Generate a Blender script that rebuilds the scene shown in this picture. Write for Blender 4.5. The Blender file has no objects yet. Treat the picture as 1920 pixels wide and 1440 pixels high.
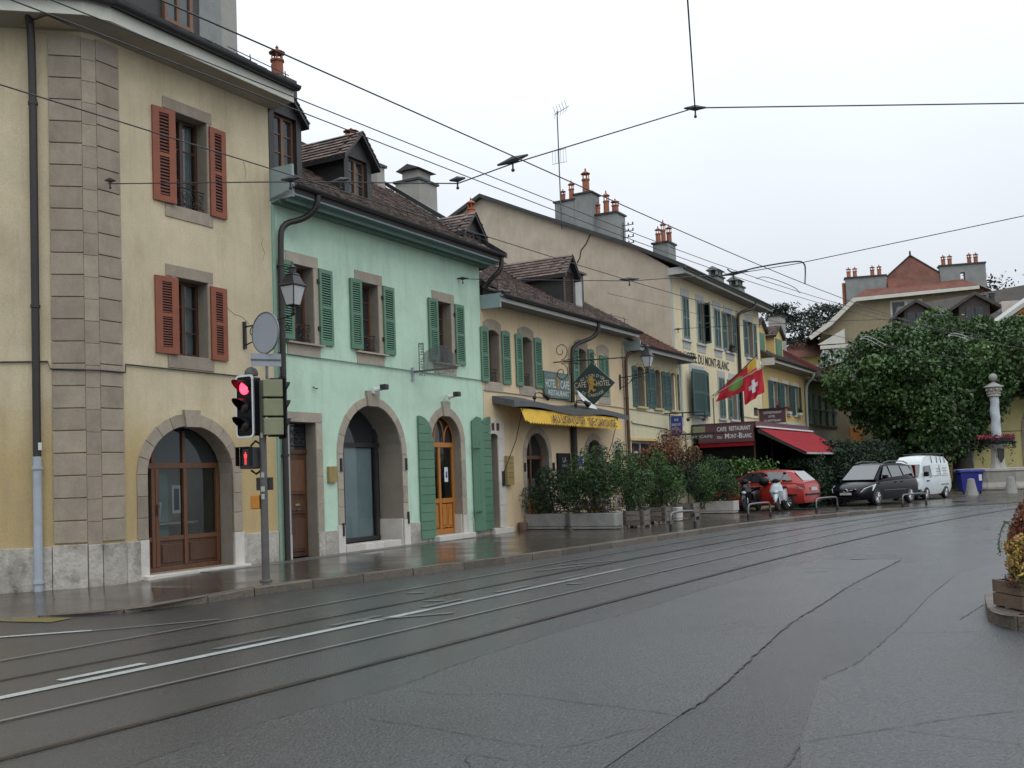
import bpy, math, random
import numpy as np
from mathutils import Matrix, Vector
from mathutils.geometry import tessellate_polygon
random.seed(7)
rng = np.random.default_rng(11)
R = math.radians
sc = bpy.context.scene
COL = sc.collection
# ------------------------------------------------------------ camera
cam = bpy.data.cameras.new('camera')
co = bpy.data.objects.new('camera', cam); COL.objects.link(co); sc.camera = co
cam.sensor_fit = 'HORIZONTAL'; cam.sensor_width = 36.0; cam.lens = 36.5625
cam.shift_y = 73/1920; cam.clip_end = 1500; cam.clip_start = .1
co.matrix_world = Matrix.Translation((0, 0, 1.6)) @ Matrix.Rotation(R(93.0), 4, 'X') @ Matrix.Rotation(-.036, 4, 'Z')
# ------------------------------------------------------------ overcast sky
world = bpy.data.worlds.new('World'); sc.world = world; world.use_nodes = True
wt = world.node_tree; wt.nodes.clear()
def wn(t): return wt.nodes.new(t)
sky = wn('ShaderNodeTexSky'); sky.sky_type = 'NISHITA'; sky.sun_disc = False
sky.sun_elevation = R(52); sky.sun_rotation = R(150)
tc = wn('ShaderNodeTexCoord'); sep = wn('ShaderNodeSeparateXYZ'); wt.links.new(tc.outputs['Generated'], sep.inputs[0])
mx = wn('ShaderNodeMath'); mx.operation = 'MAXIMUM'; mx.inputs[1].default_value = 0; wt.links.new(sep.outputs['Z'], mx.inputs[0])
ml = wn('ShaderNodeMath'); ml.operation = 'MULTIPLY_ADD'; ml.inputs[1].default_value = 1.30; ml.inputs[2].default_value = .66
wt.links.new(mx.outputs[0], ml.inputs[0])            # CIE overcast sky: (1 + 2 sin h) / 3
nz = wn('ShaderNodeTexNoise'); nz.inputs['Scale'].default_value = 1.6; nz.inputs['Detail'].default_value = 4
wt.links.new(tc.outputs['Generated'], nz.inputs['Vector'])
nm = wn('ShaderNodeMath'); nm.operation = 'MULTIPLY_ADD'; nm.inputs[1].default_value = .34; nm.inputs[2].default_value = .83
wt.links.new(nz.outputs['Fac'], nm.inputs[0])
m2 = wn('ShaderNodeMath'); m2.operation = 'MULTIPLY'; wt.links.new(ml.outputs[0], m2.inputs[0]); wt.links.new(nm.outputs[0], m2.inputs[1])
cl = wn('ShaderNodeVectorMath'); cl.operation = 'SCALE'; cl.inputs[0].default_value = (.90, .955, 1.02); wt.links.new(m2.outputs[0], cl.inputs['Scale'])
b1 = wn('ShaderNodeBackground'); b1.inputs[1].default_value = 1.0; wt.links.new(cl.outputs[0], b1.inputs[0])
b2 = wn('ShaderNodeBackground'); b2.inputs[1].default_value = .1; wt.links.new(sky.outputs[0], b2.inputs[0])
mixw = wn('ShaderNodeMixShader'); mixw.inputs[0].default_value = .94
wt.links.new(b2.outputs[0], mixw.inputs[1]); wt.links.new(b1.outputs[0], mixw.inputs[2])
wo = wn('ShaderNodeOutputWorld'); wt.links.new(mixw.outputs[0], wo.inputs[0])
sun = bpy.data.lights.new('sun', 'SUN'); sun.energy = .5; sun.angle = R(40); sun.color = (1, .97, .93)
so = bpy.data.objects.new('sun', sun); COL.objects.link(so)
so.rotation_euler = (R(38), 0, R(30))
sc.view_settings.view_transform = 'Standard'; sc.view_settings.look = 'None'
sc.view_settings.exposure = 0; sc.view_settings.gamma = 1; sc.view_settings.use_curve_mapping = False
sc.render.engine = 'CYCLES'
# ------------------------------------------------------------ materials
MATS = {}
def M(name, col=(.5, .5, .5), rough=.75, var=.12, sc_=2.5, bump=0., bsc=60., metal=0., island=0., dirt=None, band=None, emit=0., spec=.5, coat=0., aniso=(1, 1, 1), speck=0., objv=0.):
    objv = objv or {'molasse': .26, 'molasse_warm': .24, 'limestone': .25, 'white_stone': .16, 'granite': .5, 'slab': .3, 'green_paint': .12, 'rust_paint': .1, 'wood_old': .4, 'terracotta': .4}.get(name, 0)
    if name in MATS: return MATS[name]
    m = bpy.data.materials.new(name); MATS[name] = m; m.use_nodes = True
    t = m.node_tree; N = t.nodes; L = t.links; p = N['Principled BSDF']
    p.inputs['Roughness'].default_value = rough; p.inputs['Metallic'].default_value = metal
    p.inputs['Specular IOR Level'].default_value = spec; p.inputs['Coat Weight'].default_value = coat
    tcn = N.new('ShaderNodeTexCoord')
    vec = tcn.outputs['Object']
    mp = N.new('ShaderNodeMapping'); mp.inputs['Scale'].default_value = aniso; L.new(vec, mp.inputs[0])
    n1 = N.new('ShaderNodeTexNoise'); n1.inputs['Scale'].default_value = sc_; n1.inputs['Detail'].default_value = 6; n1.inputs['Roughness'].default_value = .65
    L.new(mp.outputs[0], n1.inputs['Vector'])
    def mixc(f, a, b):
        x = N.new('ShaderNodeMix'); x.data_type = 'RGBA'
        if hasattr(f, 'links') or not isinstance(f, (int, float)): L.new(f, x.inputs[0])
        else: x.inputs[0].default_value = f
        for k, q in ((6, a), (7, b)):
            if isinstance(q, tuple): x.inputs[k].default_value = (*q, 1)
            else: L.new(q, x.inputs[k])
        return x.outputs[2]
    def ramp(src, lo, hi):
        r = N.new('ShaderNodeMapRange'); r.inputs[1].default_value = lo; r.inputs[2].default_value = hi; L.new(src, r.inputs[0]); return r.outputs[0]
    f = ramp(n1.outputs['Fac'], .3, .7)
    c = mixc(f, tuple(max(0, x*(1-var)) for x in col), tuple(min(1, x*(1+var)) for x in col))
    if band:      # painted lower band with an uneven edge: (height, softness, colour)
        sp = N.new('ShaderNodeSeparateXYZ'); L.new(vec, sp.inputs[0])
        a = N.new('ShaderNodeMath'); a.operation = 'MULTIPLY_ADD'; a.inputs[1].default_value = 1.6; L.new(n1.outputs['Fac'], a.inputs[0]); L.new(sp.outputs['Z'], a.inputs[2])
        g = ramp(a.outputs[0], band[0]+.8+band[1], band[0]+.8-band[1])
        c = mixc(g, c, band[2])
    if speck:
        n3 = N.new('ShaderNodeTexNoise'); n3.inputs['Scale'].default_value = bsc*.6; n3.inputs['Detail'].default_value = 6; n3.inputs['Roughness'].default_value = .85; L.new(vec, n3.inputs['Vector'])
        mm = N.new('ShaderNodeMath'); mm.operation = 'MULTIPLY_ADD'; mm.inputs[1].default_value = speck; mm.inputs[2].default_value = 1-speck/2; L.new(ramp(n3.outputs['Fac'], .36, .64), mm.inputs[0])
        vm = N.new('ShaderNodeVectorMath'); vm.operation = 'SCALE'; L.new(c, vm.inputs[0]); L.new(mm.outputs[0], vm.inputs['Scale']); c = vm.outputs[0]
    if dirt:      # (colour, amount, scale, stretch in z)
        mp2 = N.new('ShaderNodeMapping'); mp2.inputs['Scale'].default_value = (1, 1, dirt[3]); mp2.inputs['Location'].default_value = (3.3, 1.7, 5.1); L.new(vec, mp2.inputs[0])
        n2 = N.new('ShaderNodeTexNoise'); n2.inputs['Scale'].default_value = dirt[2]; n2.inputs['Detail'].default_value = 8; n2.inputs['Roughness'].default_value = .7; L.new(mp2.outputs[0], n2.inputs['Vector'])
        r = ramp(n2.outputs['Fac'], .50, .72)
        q = N.new('ShaderNodeMath'); q.operation = 'MULTIPLY'; q.inputs[1].default_value = dirt[1]; L.new(r, q.inputs[0])
        c = mixc(q.outputs[0], c, dirt[0])
    if 'plaster' in name:      # rain streaks
        mp3 = N.new('ShaderNodeMapping'); mp3.inputs['Scale'].default_value = (4.5, 4.5, .28); L.new(vec, mp3.inputs[0])
        n4 = N.new('ShaderNodeTexNoise'); n4.inputs['Scale'].default_value = 1.3; n4.inputs['Detail'].default_value = 7; n4.inputs['Roughness'].default_value = .7; L.new(mp3.outputs[0], n4.inputs['Vector'])
        q4 = N.new('ShaderNodeMath'); q4.operation = 'MULTIPLY'; q4.inputs[1].default_value = .30; L.new(ramp(n4.outputs['Fac'], .52, .74), q4.inputs[0]); c = mixc(q4.outputs[0], c, tuple(x*.5 for x in col))
    if island:
        ge = N.new('ShaderNodeNewGeometry')
        hh = N.new('ShaderNodeMath'); hh.operation = 'MULTIPLY_ADD'; hh.inputs[1].default_value = 2*island; hh.inputs[2].default_value = 1-island; L.new(ge.outputs['Random Per Island'], hh.inputs[0])
        vm = N.new('ShaderNodeVectorMath'); vm.operation = 'SCALE'; L.new(c, vm.inputs[0]); L.new(hh.outputs[0], vm.inputs['Scale']); c = vm.outputs[0]
    oi = N.new('ShaderNodeObjectInfo'); om = N.new('ShaderNodeMath'); om.operation = 'MULTIPLY_ADD'; om.inputs[1].default_value = objv; om.inputs[2].default_value = 1-objv/2; L.new(oi.outputs['Random'], om.inputs[0])
    if objv: vm = N.new('ShaderNodeVectorMath'); vm.operation = 'SCALE'; L.new(c, vm.inputs[0]); L.new(om.outputs[0], vm.inputs['Scale']); c = vm.outputs[0]
    L.new(c, p.inputs['Base Color'])
    if emit:
        p.inputs['Emission Color'].default_value = (*col, 1); p.inputs['Emission Strength'].default_value = emit
    if bump:
        nb = N.new('ShaderNodeTexNoise'); nb.inputs['Scale'].default_value = bsc; nb.inputs['Detail'].default_value = 4; L.new(vec, nb.inputs['Vector'])
        bb = N.new('ShaderNodeBump'); bb.inputs['Strength'].default_value = bump; bb.inputs['Distance'].default_value = .02; L.new(nb.outputs['Fac'], bb.inputs['Height']); L.new(bb.outputs[0], p.inputs['Normal'])
    return m
def glassmat(name, tint=(.75, .8, .8), op=.25, ior=1.55):
    m = bpy.data.materials.new(name); MATS[name] = m; m.use_nodes = True
    t = m.node_tree; N = t.nodes; L = t.links; N.clear()
    tr = N.new('ShaderNodeBsdfTransparent'); tr.inputs[0].default_value = (*tint, 1)
    df = N.new('ShaderNodeBsdfDiffuse'); df.inputs[0].default_value = (.05, .055, .06, 1)
    gl = N.new('ShaderNodeBsdfGlossy'); gl.inputs['Roughness'].default_value = .04; gl.inputs[0].default_value = (.9, .95, 1, 1)
    fr = N.new('ShaderNodeFresnel'); fr.inputs[0].default_value = ior
    a = N.new('ShaderNodeMixShader'); a.inputs[0].default_value = op; L.new(tr.outputs[0], a.inputs[1]); L.new(df.outputs[0], a.inputs[2])
    b = N.new('ShaderNodeMixShader'); L.new(fr.outputs[0], b.inputs[0]); L.new(a.outputs[0], b.inputs[1]); L.new(gl.outputs[0], b.inputs[2])
    o = N.new('ShaderNodeOutputMaterial'); L.new(b.outputs[0], o.inputs[0])
    n = N.new('ShaderNodeTexNoise'); n.inputs['Scale'].default_value = 1.5
    bp = N.new('ShaderNodeBump'); bp.inputs['Strength'].default_value = .06; L.new(n.outputs['Fac'], bp.inputs['Height']); L.new(bp.outputs[0], gl.inputs['Normal'])
    return m
glassmat('glass', (.85, .9, .9), .06); glassmat('dark_glass', (.25, .3, .3), .6)
def wetmat(name, col, r0, r1, rsc, bump, bsc, var=.15, vs=.6, speck=.5, spec=.5, patch=None, aniso=(1, 1, 1)):
    m = M(name, col, r0, var, vs, bump, bsc, speck=speck, spec=spec, dirt=patch, aniso=aniso)
    t = m.node_tree; N = t.nodes; L = t.links; p = N['Principled BSDF']
    tcn = N.new('ShaderNodeTexCoord'); n = N.new('ShaderNodeTexNoise'); n.inputs['Scale'].default_value = rsc; n.inputs['Detail'].default_value = 5
    L.new(tcn.outputs['Object'], n.inputs['Vector'])
    r = N.new('ShaderNodeMapRange'); r.inputs[1].default_value = .3; r.inputs[2].default_value = .7; r.inputs[3].default_value = r0; r.inputs[4].default_value = r1
    L.new(n.outputs['Fac'], r.inputs[0]); L.new(r.outputs[0], p.inputs['Roughness'])
    return m
wetmat('asphalt', (.020, .023, .026), .18, .38, .28, .9, 50, speck=1.5, patch=((.014, .014, .014), .7, .30, 1)); wetmat('asphalt_coarse', (.033, .035, .037), .24, .44, .35, .9, 45, speck=1.6, patch=((.018, .017, .016), .8, .5, 1))
_p = MATS['asphalt'].node_tree.nodes['Principled BSDF']; _p.inputs['Coat Weight'].default_value = .65; _p.inputs['Coat Roughness'].default_value = .25; _p.inputs['Coat IOR'].default_value = 1.45
_p = MATS['asphalt_coarse'].node_tree.nodes['Principled BSDF']; _p.inputs['Coat Weight'].default_value = .45; _p.inputs['Coat Roughness'].default_value = .30
for _m in ('asphalt', 'asphalt_coarse'):      # light aggregate flecks
    _t = MATS[_m].node_tree; _b = _t.nodes['Principled BSDF']; _c = _b.inputs['Base Color'].links[0].from_socket
    _v = _t.nodes.new('ShaderNodeTexVoronoi'); _v.inputs['Scale'].default_value = 38 if _m == 'asphalt' else 30; _g = _t.nodes.new('ShaderNodeTexCoord'); _t.links.new(_g.outputs['Object'], _v.inputs['Vector'])
    _r = _t.nodes.new('ShaderNodeMapRange'); _r.inputs[1].default_value = .24; _r.inputs[2].default_value = .12; _r.inputs[4].default_value = .35 if _m == 'asphalt' else .9; _t.links.new(_v.outputs['Distance'], _r.inputs[0])
    _s = _t.nodes.new('ShaderNodeSeparateColor'); _t.links.new(_v.outputs['Color'], _s.inputs[0]); _q = _t.nodes.new('ShaderNodeMath'); _q.operation = 'MULTIPLY'; _t.links.new(_r.outputs[0], _q.inputs[0]); _t.links.new(_s.outputs[0], _q.inputs[1])
    _t.links.new(_b.inputs['Normal'].links[0].from_socket, _b.inputs['Coat Normal'])
    _x = _t.nodes.new('ShaderNodeMix'); _x.data_type = 'RGBA'; _t.links.new(_q.outputs[0], _x.inputs[0]); _t.links.new(_c, _x.inputs[6]); _x.inputs[7].default_value = (.16, .15, .14, 1); _t.links.new(_x.outputs[2], _b.inputs['Base Color'])
wetmat('pavement', (.058, .049, .040), .09, .28, .8, .22, 14, speck=.4, patch=((.05, .045, .04), .6, .8, 1))
wetmat('square', (.075, .066, .056), .15, .4, .8, .5, 9, speck=.5)
wetmat('granite', (.095, .078, .058), .35, .6, 3, .5, 30, speck=.8, patch=((.06, .055, .05), .7, 4, 1))
wetmat('slab', (.13, .125, .115), .25, .5, 2, .2, 30, speck=.3, patch=((.12, .115, .1), .5, 2, 1))
wetmat('paint_white', (.36, .39, .37), .3, .5, 2, .3, 60, patch=((.14, .15, .15), .8, 9, 1))
wetmat('paint_faded', (.22, .24, .23), .3, .5, 2, .3, 60, patch=((.10, .10, .10), .9, 8, 1)); wetmat('paint_worn', (.11, .12, .115), .3, .5, 2, .3, 60, patch=((.08, .08, .08), .9, 7, 1))
wetmat('paint_yellow', (.15, .125, .035), .3, .5, 2, .3, 60, patch=((.1, .1, .07), .8, 8, 1))
M('seam', (.018, .018, .018), .5, .1); M('rail', (.12, .10, .085), .28, .3, 3, metal=.8); M('rail_bright', (.22, .22, .21), .3, .2, 3, metal=.3); M('groove', (.012, .011, .01), .5)
PL = dict(bump=.35, bsc=45, rough=.9, speck=.18)
M('yellow_plaster', (.57, .485, .325), var=.13, sc_=.9, dirt=((.34, .27, .16), .6, 1.1, .35), band=(2.7, .5, (.47, .355, .17)), **PL)
M('green_plaster', (.50, .68, .53), var=.09, sc_=1.3, dirt=((.30, .44, .34), .5, 1.2, .3), **PL)
M('cream_plaster', (.66, .52, .33), var=.07, sc_=.8, dirt=((.5, .36, .2), .45, .7, .5), **PL)
M('annex_plaster', (.60, .55, .37), var=.07, sc_=.8, dirt=((.42, .36, .22), .45, .8, .5), **PL)
M('hotel_plaster', (.72, .64, .42), var=.08, sc_=.8, dirt=((.5, .42, .26), .5, .9, .3), **PL)
M('gable_plaster', (.50, .43, .33), var=.12, sc_=1.4, dirt=((.33, .29, .23), .5, 1.2, .6), **PL)
M('ochre_plaster', (.60, .44, .18), var=.08, sc_=.8, dirt=((.4, .28, .12), .4, .9, .4), **PL)
M('grey_plaster', (.32, .30, .24), var=.1, sc_=.8, dirt=((.2, .19, .15), .4, .9, .4), **PL)
M('orange_plaster', (.70, .28, .08), var=.06, **PL); M('lemon_plaster', (.62, .55, .25), var=.06, **PL)
M('olive_plaster', (.33, .28, .18), var=.1, **PL)
M('molasse', (.335, .28, .215), .85, .14, 3, .3, 50, island=.08, dirt=((.19, .165, .13), .6, 2.0, .5), speck=.2)
M('molasse_warm', (.38, .33, .26), .85, .12, 3, .3, 50, island=.06, dirt=((.26, .21, .16), .5, 2.5, .6), speck=.2)
M('molasse_joint', (.30, .26, .20), .9, .1, 6, .3, 40)
M('limestone', (.42, .39, .34), .7, .2, 3, .7, 18, dirt=((.085, .075, .06), .95, 1.3, .8), speck=.3)
M('white_stone', (.56, .53, .48), .7, .1, 3, .3, 25, dirt=((.4, .36, .3), .4, 3, .7))
M('tiles', (.115, .075, .058), .55, .35, 1.2, .3, 40, island=.55, dirt=((.05, .045, .04), .6, 1.0, 1))
M('tiles_red', (.16, .065, .04), .6, .3, 1.2, .3, 40, island=.45, dirt=((.06, .045, .04), .5, 1.0, 1))
M('tiles_far', (.15, .055, .036), .8, .4, 1.2, .9, 9, dirt=((.12, .07, .05), .7, .6, 1)); M('tiles_dark', (.06, .052, .046), .8, .25, 2, .8, 6)
M('slate', (.03, .028, .028), .5, .3, 3, .3, 30, dirt=((.03, .025, .02), .5, 2, 1))
M('timber_dark', (.03, .024, .021), .6, .25, 4, .3, 30, aniso=(1, 1, 6))
M('zinc', (.085, .09, .095), .5, .12, 3); M('zinc_dark', (.028, .028, .03), .38, .2, 4)
M('fascia_white', (.62, .61, .53), .6, .06, 2, dirt=((.4, .39, .32), .35, 3, 1))
M('fascia_blue', (.27, .34, .35), .5, .08, 2); M('fascia_pale', (.42, .43, .40), .6, .1, 2)
M('soffit', (.33, .30, .24), .8, .1, 2); M('soffit_green', (.16, .24, .21), .8, .1, 2); M('soffit_grey', (.2, .2, .19), .8, .1, 2)
M('pipe_dark', (.025, .02, .019), .4, .2, 5); M('pipe_grey', (.36, .40, .44), .45, .1, 5, dirt=((.2, .2, .2), .3, 5, .3)); M('pipe_green', (.26, .38, .30), .5, .1, 4)
M('rust_paint', (.25, .072, .034), .6, .15, 3, .15, 30, dirt=((.16, .045, .025), .5, 4, .5)); M('rust_dark', (.12, .03, .015), .6, .15, 3)
M('green_paint', (.095, .205, .128), .5, .1, 3, .1, 30, dirt=((.06, .16, .1), .5, 3, .6)); M('green_slat', (.075, .19, .12), .55, .1, 3)
M('teal_paint', (.035, .09, .085), .55, .15, 3, .1, 30); M('teal_light', (.13, .19, .175), .6, .2, 3)
M('wood_dark', (.075, .032, .015), .45, .3, 3, .2, 30, aniso=(6, 6, 1)); M('wood_brown', (.12, .05, .022), .45, .25, 3, .2, 30, aniso=(6, 6, 1))
M('wood_orange', (.42, .16, .03), .4, .2, 3, .1, 30, aniso=(6, 6, 1)); M('wood_pale', (.17, .085, .045), .45, .2, 3, aniso=(6, 6, 1))
M('wood_old', (.155, .135, .115), .7, .3, 3, .4, 25, aniso=(1, 1, 8), dirt=((.05, .045, .04), .6, 3, 1)); M('wood_planter', (.115, .075, .05), .6, .25, 4, .4, 25)
M('stone_reveal', (.25, .22, .175), .85, .12, 3, .2, 40)
M('iron', (.015, .016, .017), .5, .2, 6); M('iron_grey', (.1, .1, .105), .45, .2, 6); M('steel', (.14, .145, .15), .35, .15, 6, metal=.5)
M('pole_grey', (.095, .09, .085), .5, .2, 5, dirt=((.3, .3, .3), .12, 9, 1)); M('metal_back', (.30, .33, .36), .45, .06, 3)
M('chrome', (.6, .6, .62), .15, .02, metal=1.); M('black', (.006, .006, .007), .5, .1, spec=.2); M('black_gloss', (.01, .01, .011), .2, .1)
M('white_gloss', (.7, .72, .72), .35, .03); M('olive_panel', (.21, .22, .13), .6, .1, 3)
M('concrete', (.27, .265, .25), .7, .15, 2, .4, 25, dirt=((.12, .12, .11), .6, 2.5, .5), speck=.2); M('concrete_pale', (.46, .44, .41), .7, .12, 2, .3, 25, dirt=((.25, .24, .2), .5, 2.5, .5))
M('chimney_grey', (.25, .26, .25), .85, .15, 1.5, .3, 20, dirt=((.13, .13, .125), .5, 1.2, .5)); M('chimney_warm', (.34, .33, .30), .85, .12, 1.5, .3, 20)
M('terracotta', (.36, .12, .06), .75, .25, 6, .3, 30, island=.15, dirt=((.10, .07, .05), .6, 6, 1)); M('terracotta_dark', (.13, .075, .055), .75, .25, 6, .3, 30)
M('curtain', (.36, .38, .38), .9, .2, 9, aniso=(6, 6, .4)); M('curtain_blue', (.28, .42, .44), .9, .15, 9, aniso=(8, 8, .2)); M('room_shade', (.008, .008, .008), .95, .3, 1.5, spec=.05)  # last one: near-black colour standing in for the shade of unlit rooms
M('shop_wall', (.62, .56, .42), .9, .2, 1.2); M('shop_green', (.5, .7, .6), .9, .1); M('shop_brown', (.10, .07, .03), .9, .3, 2)
M('frosted', (.42, .5, .5), .5, .12, 1.5)
M('awning_yellow', (.68, .42, .04), .7, .1, 2, dirt=((.4, .24, .04), .4, 3, .3)); M('awning_red', (.24, .012, .018), .85, .12, 1.5, spec=.15); M('sign_purple', (.115, .05, .06), .5, .1, 2); M('trim_red', (.13, .018, .018), .55, .15)
M('sign_green', (.10, .16, .14), .5, .1); M('sign_dark', (.03, .055, .05), .4, .15, 3); M('sign_blue', (.035, .055, .25), .45, .1); M('letter_white', (.62, .64, .62), .6, .05); M('letter_pale', (.36, .38, .36), .6, .1)
M('letter_dark', (.05, .03, .03), .6, .1); M('gold', (.42, .25, .06), .5, .25, 8); M('letter_tan', (.52, .45, .33), .6, .1)
M('flag_red', (.52, .02, .04), .7, .1, 3); M('flag_white', (.7, .7, .7), .7, .05); M('flag_green', (.16, .34, .08), .7, .1); M('flag_yellow', (.65, .45, .06), .7, .1)
M('leaf_linden', (.044, .092, .026), .4, .3, .6, island=.45, spec=.4); M('leaf_linden_lit', (.095, .17, .05), .4, .3, .6, island=.4, spec=.4)
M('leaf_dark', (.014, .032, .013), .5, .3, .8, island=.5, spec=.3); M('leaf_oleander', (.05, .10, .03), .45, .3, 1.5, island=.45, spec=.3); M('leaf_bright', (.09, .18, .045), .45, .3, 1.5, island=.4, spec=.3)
M('leaf_deep_green', (.018, .042, .019), .5, .3, 1.5, island=.45, spec=.3)  # deep green leaf colour, mixed with other leaf tones
M('leaf_red', (.24, .075, .04), .5, .3, 2, island=.5); M('leaf_rust', (.26, .10, .045), .6, .3, 2, island=.5); M('leaf_yellow', (.42, .32, .07), .6, .3, 2, island=.4); M('leaf_plum', (.11, .03, .03), .6, .3, 2, island=.5)
M('needle', (.012, .026, .015), .7, .3, .5, island=.4); M('bark', (.05, .042, .034), .8, .3, 3, .6, 12, aniso=(3, 3, 1)); M('bark_pale', (.30, .27, .22), .8, .3, 3); M('soil', (.04, .03, .02), .9, .3)
M('flower_red', (.26, .03, .05), .6, .3, 8, island=.4); M('cloth_red', (.30, .04, .04), .8, .1); M('cloth_white', (.6, .56, .52), .8, .05)
M('car_red', (.36, .025, .018), .3, .04, coat=.3); M('car_dark', (.007, .006, .010), .16, .05, spec=.16); M('car_glass', (.02, .025, .028), .04, .05, spec=.9, coat=1.); M('dormer_brown', (.06, .045, .04), .7, .2, 3); M('stone_ochre', (.48, .40, .21), .85, .1, 3); M('car_white', (.60, .66, .66), .3, .03, coat=.5, dirt=((.4, .43, .42), .3, 2, 1)); M('tyre', (.015, .015, .015), .7, .1); M('alloy', (.42, .43, .45), .3, .05, metal=.7)
M('lamp_clear', (.55, .6, .62), .12, .05); M('lamp_red', (.25, .01, .01), .2, .05); M('lamp_orange', (.6, .12, .01), .25, .05); M('plate', (.5, .52, .5), .4, .05); M('bin_blue', (.02, .025, .22), .4, .08, 3); M('scooter_silver', (.42, .47, .5), .3, .04, coat=.5)
M('signal_red', (1, .03, .06), .4, 0, emit=6.); M('signal_core', (1, .25, .3), .4, 0, emit=9.); M('signal_dim', (1, .05, .05), .4, 0, emit=1.3); M('lens_dark', (.015, .006, .006), .2, .1)
M('lamp_glass', (.50, .52, .52), .35, .1, 3); M('orange_box', (.45, .18, .02), .5, .15, 4); M('brass', (.30, .22, .08), .45, .15, 5); M('fountain_stone', (.42, .40, .36), .7, .15, 2, .4, 20, dirt=((.16, .13, .1), .6, 2, .5)); M('fountain_column', (.45, .50, .52), .7, .1, 3, .3, 20)
M('insulator', (.03, .03, .03), .35, .1); M('wire', (.02, .021, .022), .5, .1); M('porcelain', (.5, .45, .4), .4, .1)
# ------------------------------------------------------------ mesh helpers
WM = {}
def fixprops(o, label=None, cat=None, group=None, kind=None):
    if label: o['label'] = label
    if cat: o['category'] = cat
    if group: o['group'] = group
    if kind: o['kind'] = kind
    return o
def link(name, data, parent, mat4):
    o = bpy.data.objects.new(name, data); COL.objects.link(o)
    if parent is not None:
        o.parent = parent; o.matrix_basis = WM[parent].inverted() @ mat4
    else: o.matrix_basis = mat4
    WM[o] = mat4
    return o
def thing(name, label, cat, mat4, group=None, kind=None):
    return fixprops(link(name, None, None, mat4), label, cat, group, kind)
class MB:
    def __init__(s): s.v = []; s.f = []; s.m = []; s.k = 0
    def add(s, vs, fs):
        b = len(s.v); s.v += [tuple(v) for v in vs]; s.f += [[b+i for i in f] for f in fs]; s.m += [s.k]*len(fs); return s
    def box(s, x0, x1, y0, y1, z0, z1):
        return s.add([(x0,y0,z0),(x1,y0,z0),(x1,y1,z0),(x0,y1,z0),(x0,y0,z1),(x1,y0,z1),(x1,y1,z1),(x0,y1,z1)],
            [(0,3,2,1),(4,5,6,7),(0,1,5,4),(1,2,6,5),(2,3,7,6),(3,0,4,7)])
    def prism(s, poly, y0, y1, ax='y'):   # poly in (x,z); extruded along y
        n = len(poly)
        def P(a, b, t): return {'y': (a, t, b), 'x': (t, a, b), 'z': (a, b, t)}[ax]
        vs = [P(a, b, y0) for a, b in poly]+[P(a, b, y1) for a, b in poly]
        return s.add(vs, [list(range(n)), list(range(2*n-1, n-1, -1))]+[(i, (i+1) % n+0, (i+1) % n+n, i+n)[::-1] for i in range(n)])
    def quad(s, a, b, c, d): return s.add([a, b, c, d], [(0, 1, 2, 3)])
    def tube(s, pts, r, n=8, cap=True, closed=False):
        pts = [Vector(p) for p in pts]; k = len(pts); rs = r if isinstance(r, (list, tuple)) else [r]*k
        rings = []; up = None
        for i, p in enumerate(pts):
            if closed: d = pts[(i+1) % k]-pts[i-1]
            else: d = pts[min(i+1, k-1)]-pts[max(i-1, 0)]
            d.normalize()
            if up is None:
                up = Vector((0, 0, 1)) if abs(d.z) < .9 else Vector((1, 0, 0))
            a = d.cross(up); a.normalize(); b = a.cross(d); b.normalize(); up = b
            rings.append([p+(a*math.cos(2*math.pi*j/n)+b*math.sin(2*math.pi*j/n))*rs[i] for j in range(n)])
        vs = [q for g in rings for q in g]; fs = []
        for i in range(k if closed else k-1):
            i2 = (i+1) % k
            for j in range(n): fs.append((i*n+j, i*n+(j+1) % n, i2*n+(j+1) % n, i2*n+j))
        if cap and not closed: fs += [list(range(n))[::-1], [(k-1)*n+j for j in range(n)]]
        return s.add(vs, fs)
    def cyl(s, p0, p1, r0, r1=None, n=12): return s.tube([p0, p1], [r0, r0 if r1 is None else r1], n)
    def lathe(s, prof, n=16, c=(0, 0, 0), ph=0.):
        vs = []; fs = []
        for r, z in prof:
            for j in range(n):
                a = 2*math.pi*j/n+ph; vs.append((c[0]+r*math.cos(a), c[1]+r*math.sin(a), c[2]+z))
        for i in range(len(prof)-1):
            for j in range(n): fs.append((i*n+j, i*n+(j+1) % n, (i+1)*n+(j+1) % n, (i+1)*n+j))
        fs += [list(range(n))[::-1], [(len(prof)-1)*n+j for j in range(n)]]
        return s.add(vs, fs)
    def sph(s, c, r, n=12, sz=1.):
        return s.lathe([(max(.001, r*math.sin(math.pi*i/8)), -r*sz*math.cos(math.pi*i/8)) for i in range(9)], n, c)
    def mesh(s, name, mats, tf=None, smooth=False):
        me = bpy.data.meshes.new(name); me.from_pydata(s.v, [], s.f)
        if tf is not None: me.transform(tf)
        for m in (mats if isinstance(mats, (list, tuple)) else [mats]): me.materials.append(MATS[m])
        if isinstance(mats, (list, tuple)) and len(mats) > 1: me.polygons.foreach_set('material_index', s.m)
        if smooth:
            me.polygons.foreach_set('use_smooth', [True]*len(me.polygons)); me.update()
            me.set_sharp_from_angle(angle=R(38))
        me.update(); return me
    def obj(s, name, mats, parent=None, frame=None, at=None, smooth=False, bev=0, label=None, cat=None, group=None, kind=None):
        frame = frame if frame is not None else Matrix()
        w = WM[parent] if parent is not None else frame @ Matrix.Translation(at or (0, 0, 0))
        me = s.mesh(name, mats, w.inverted() @ frame, smooth)
        o = link(name, me, parent, w)
        if bev:
            b = o.modifiers.new('bevel', 'BEVEL'); b.width = bev; b.segments = 2; b.limit_method = 'ANGLE'
        return fixprops(o, label, cat, group, kind)
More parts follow.
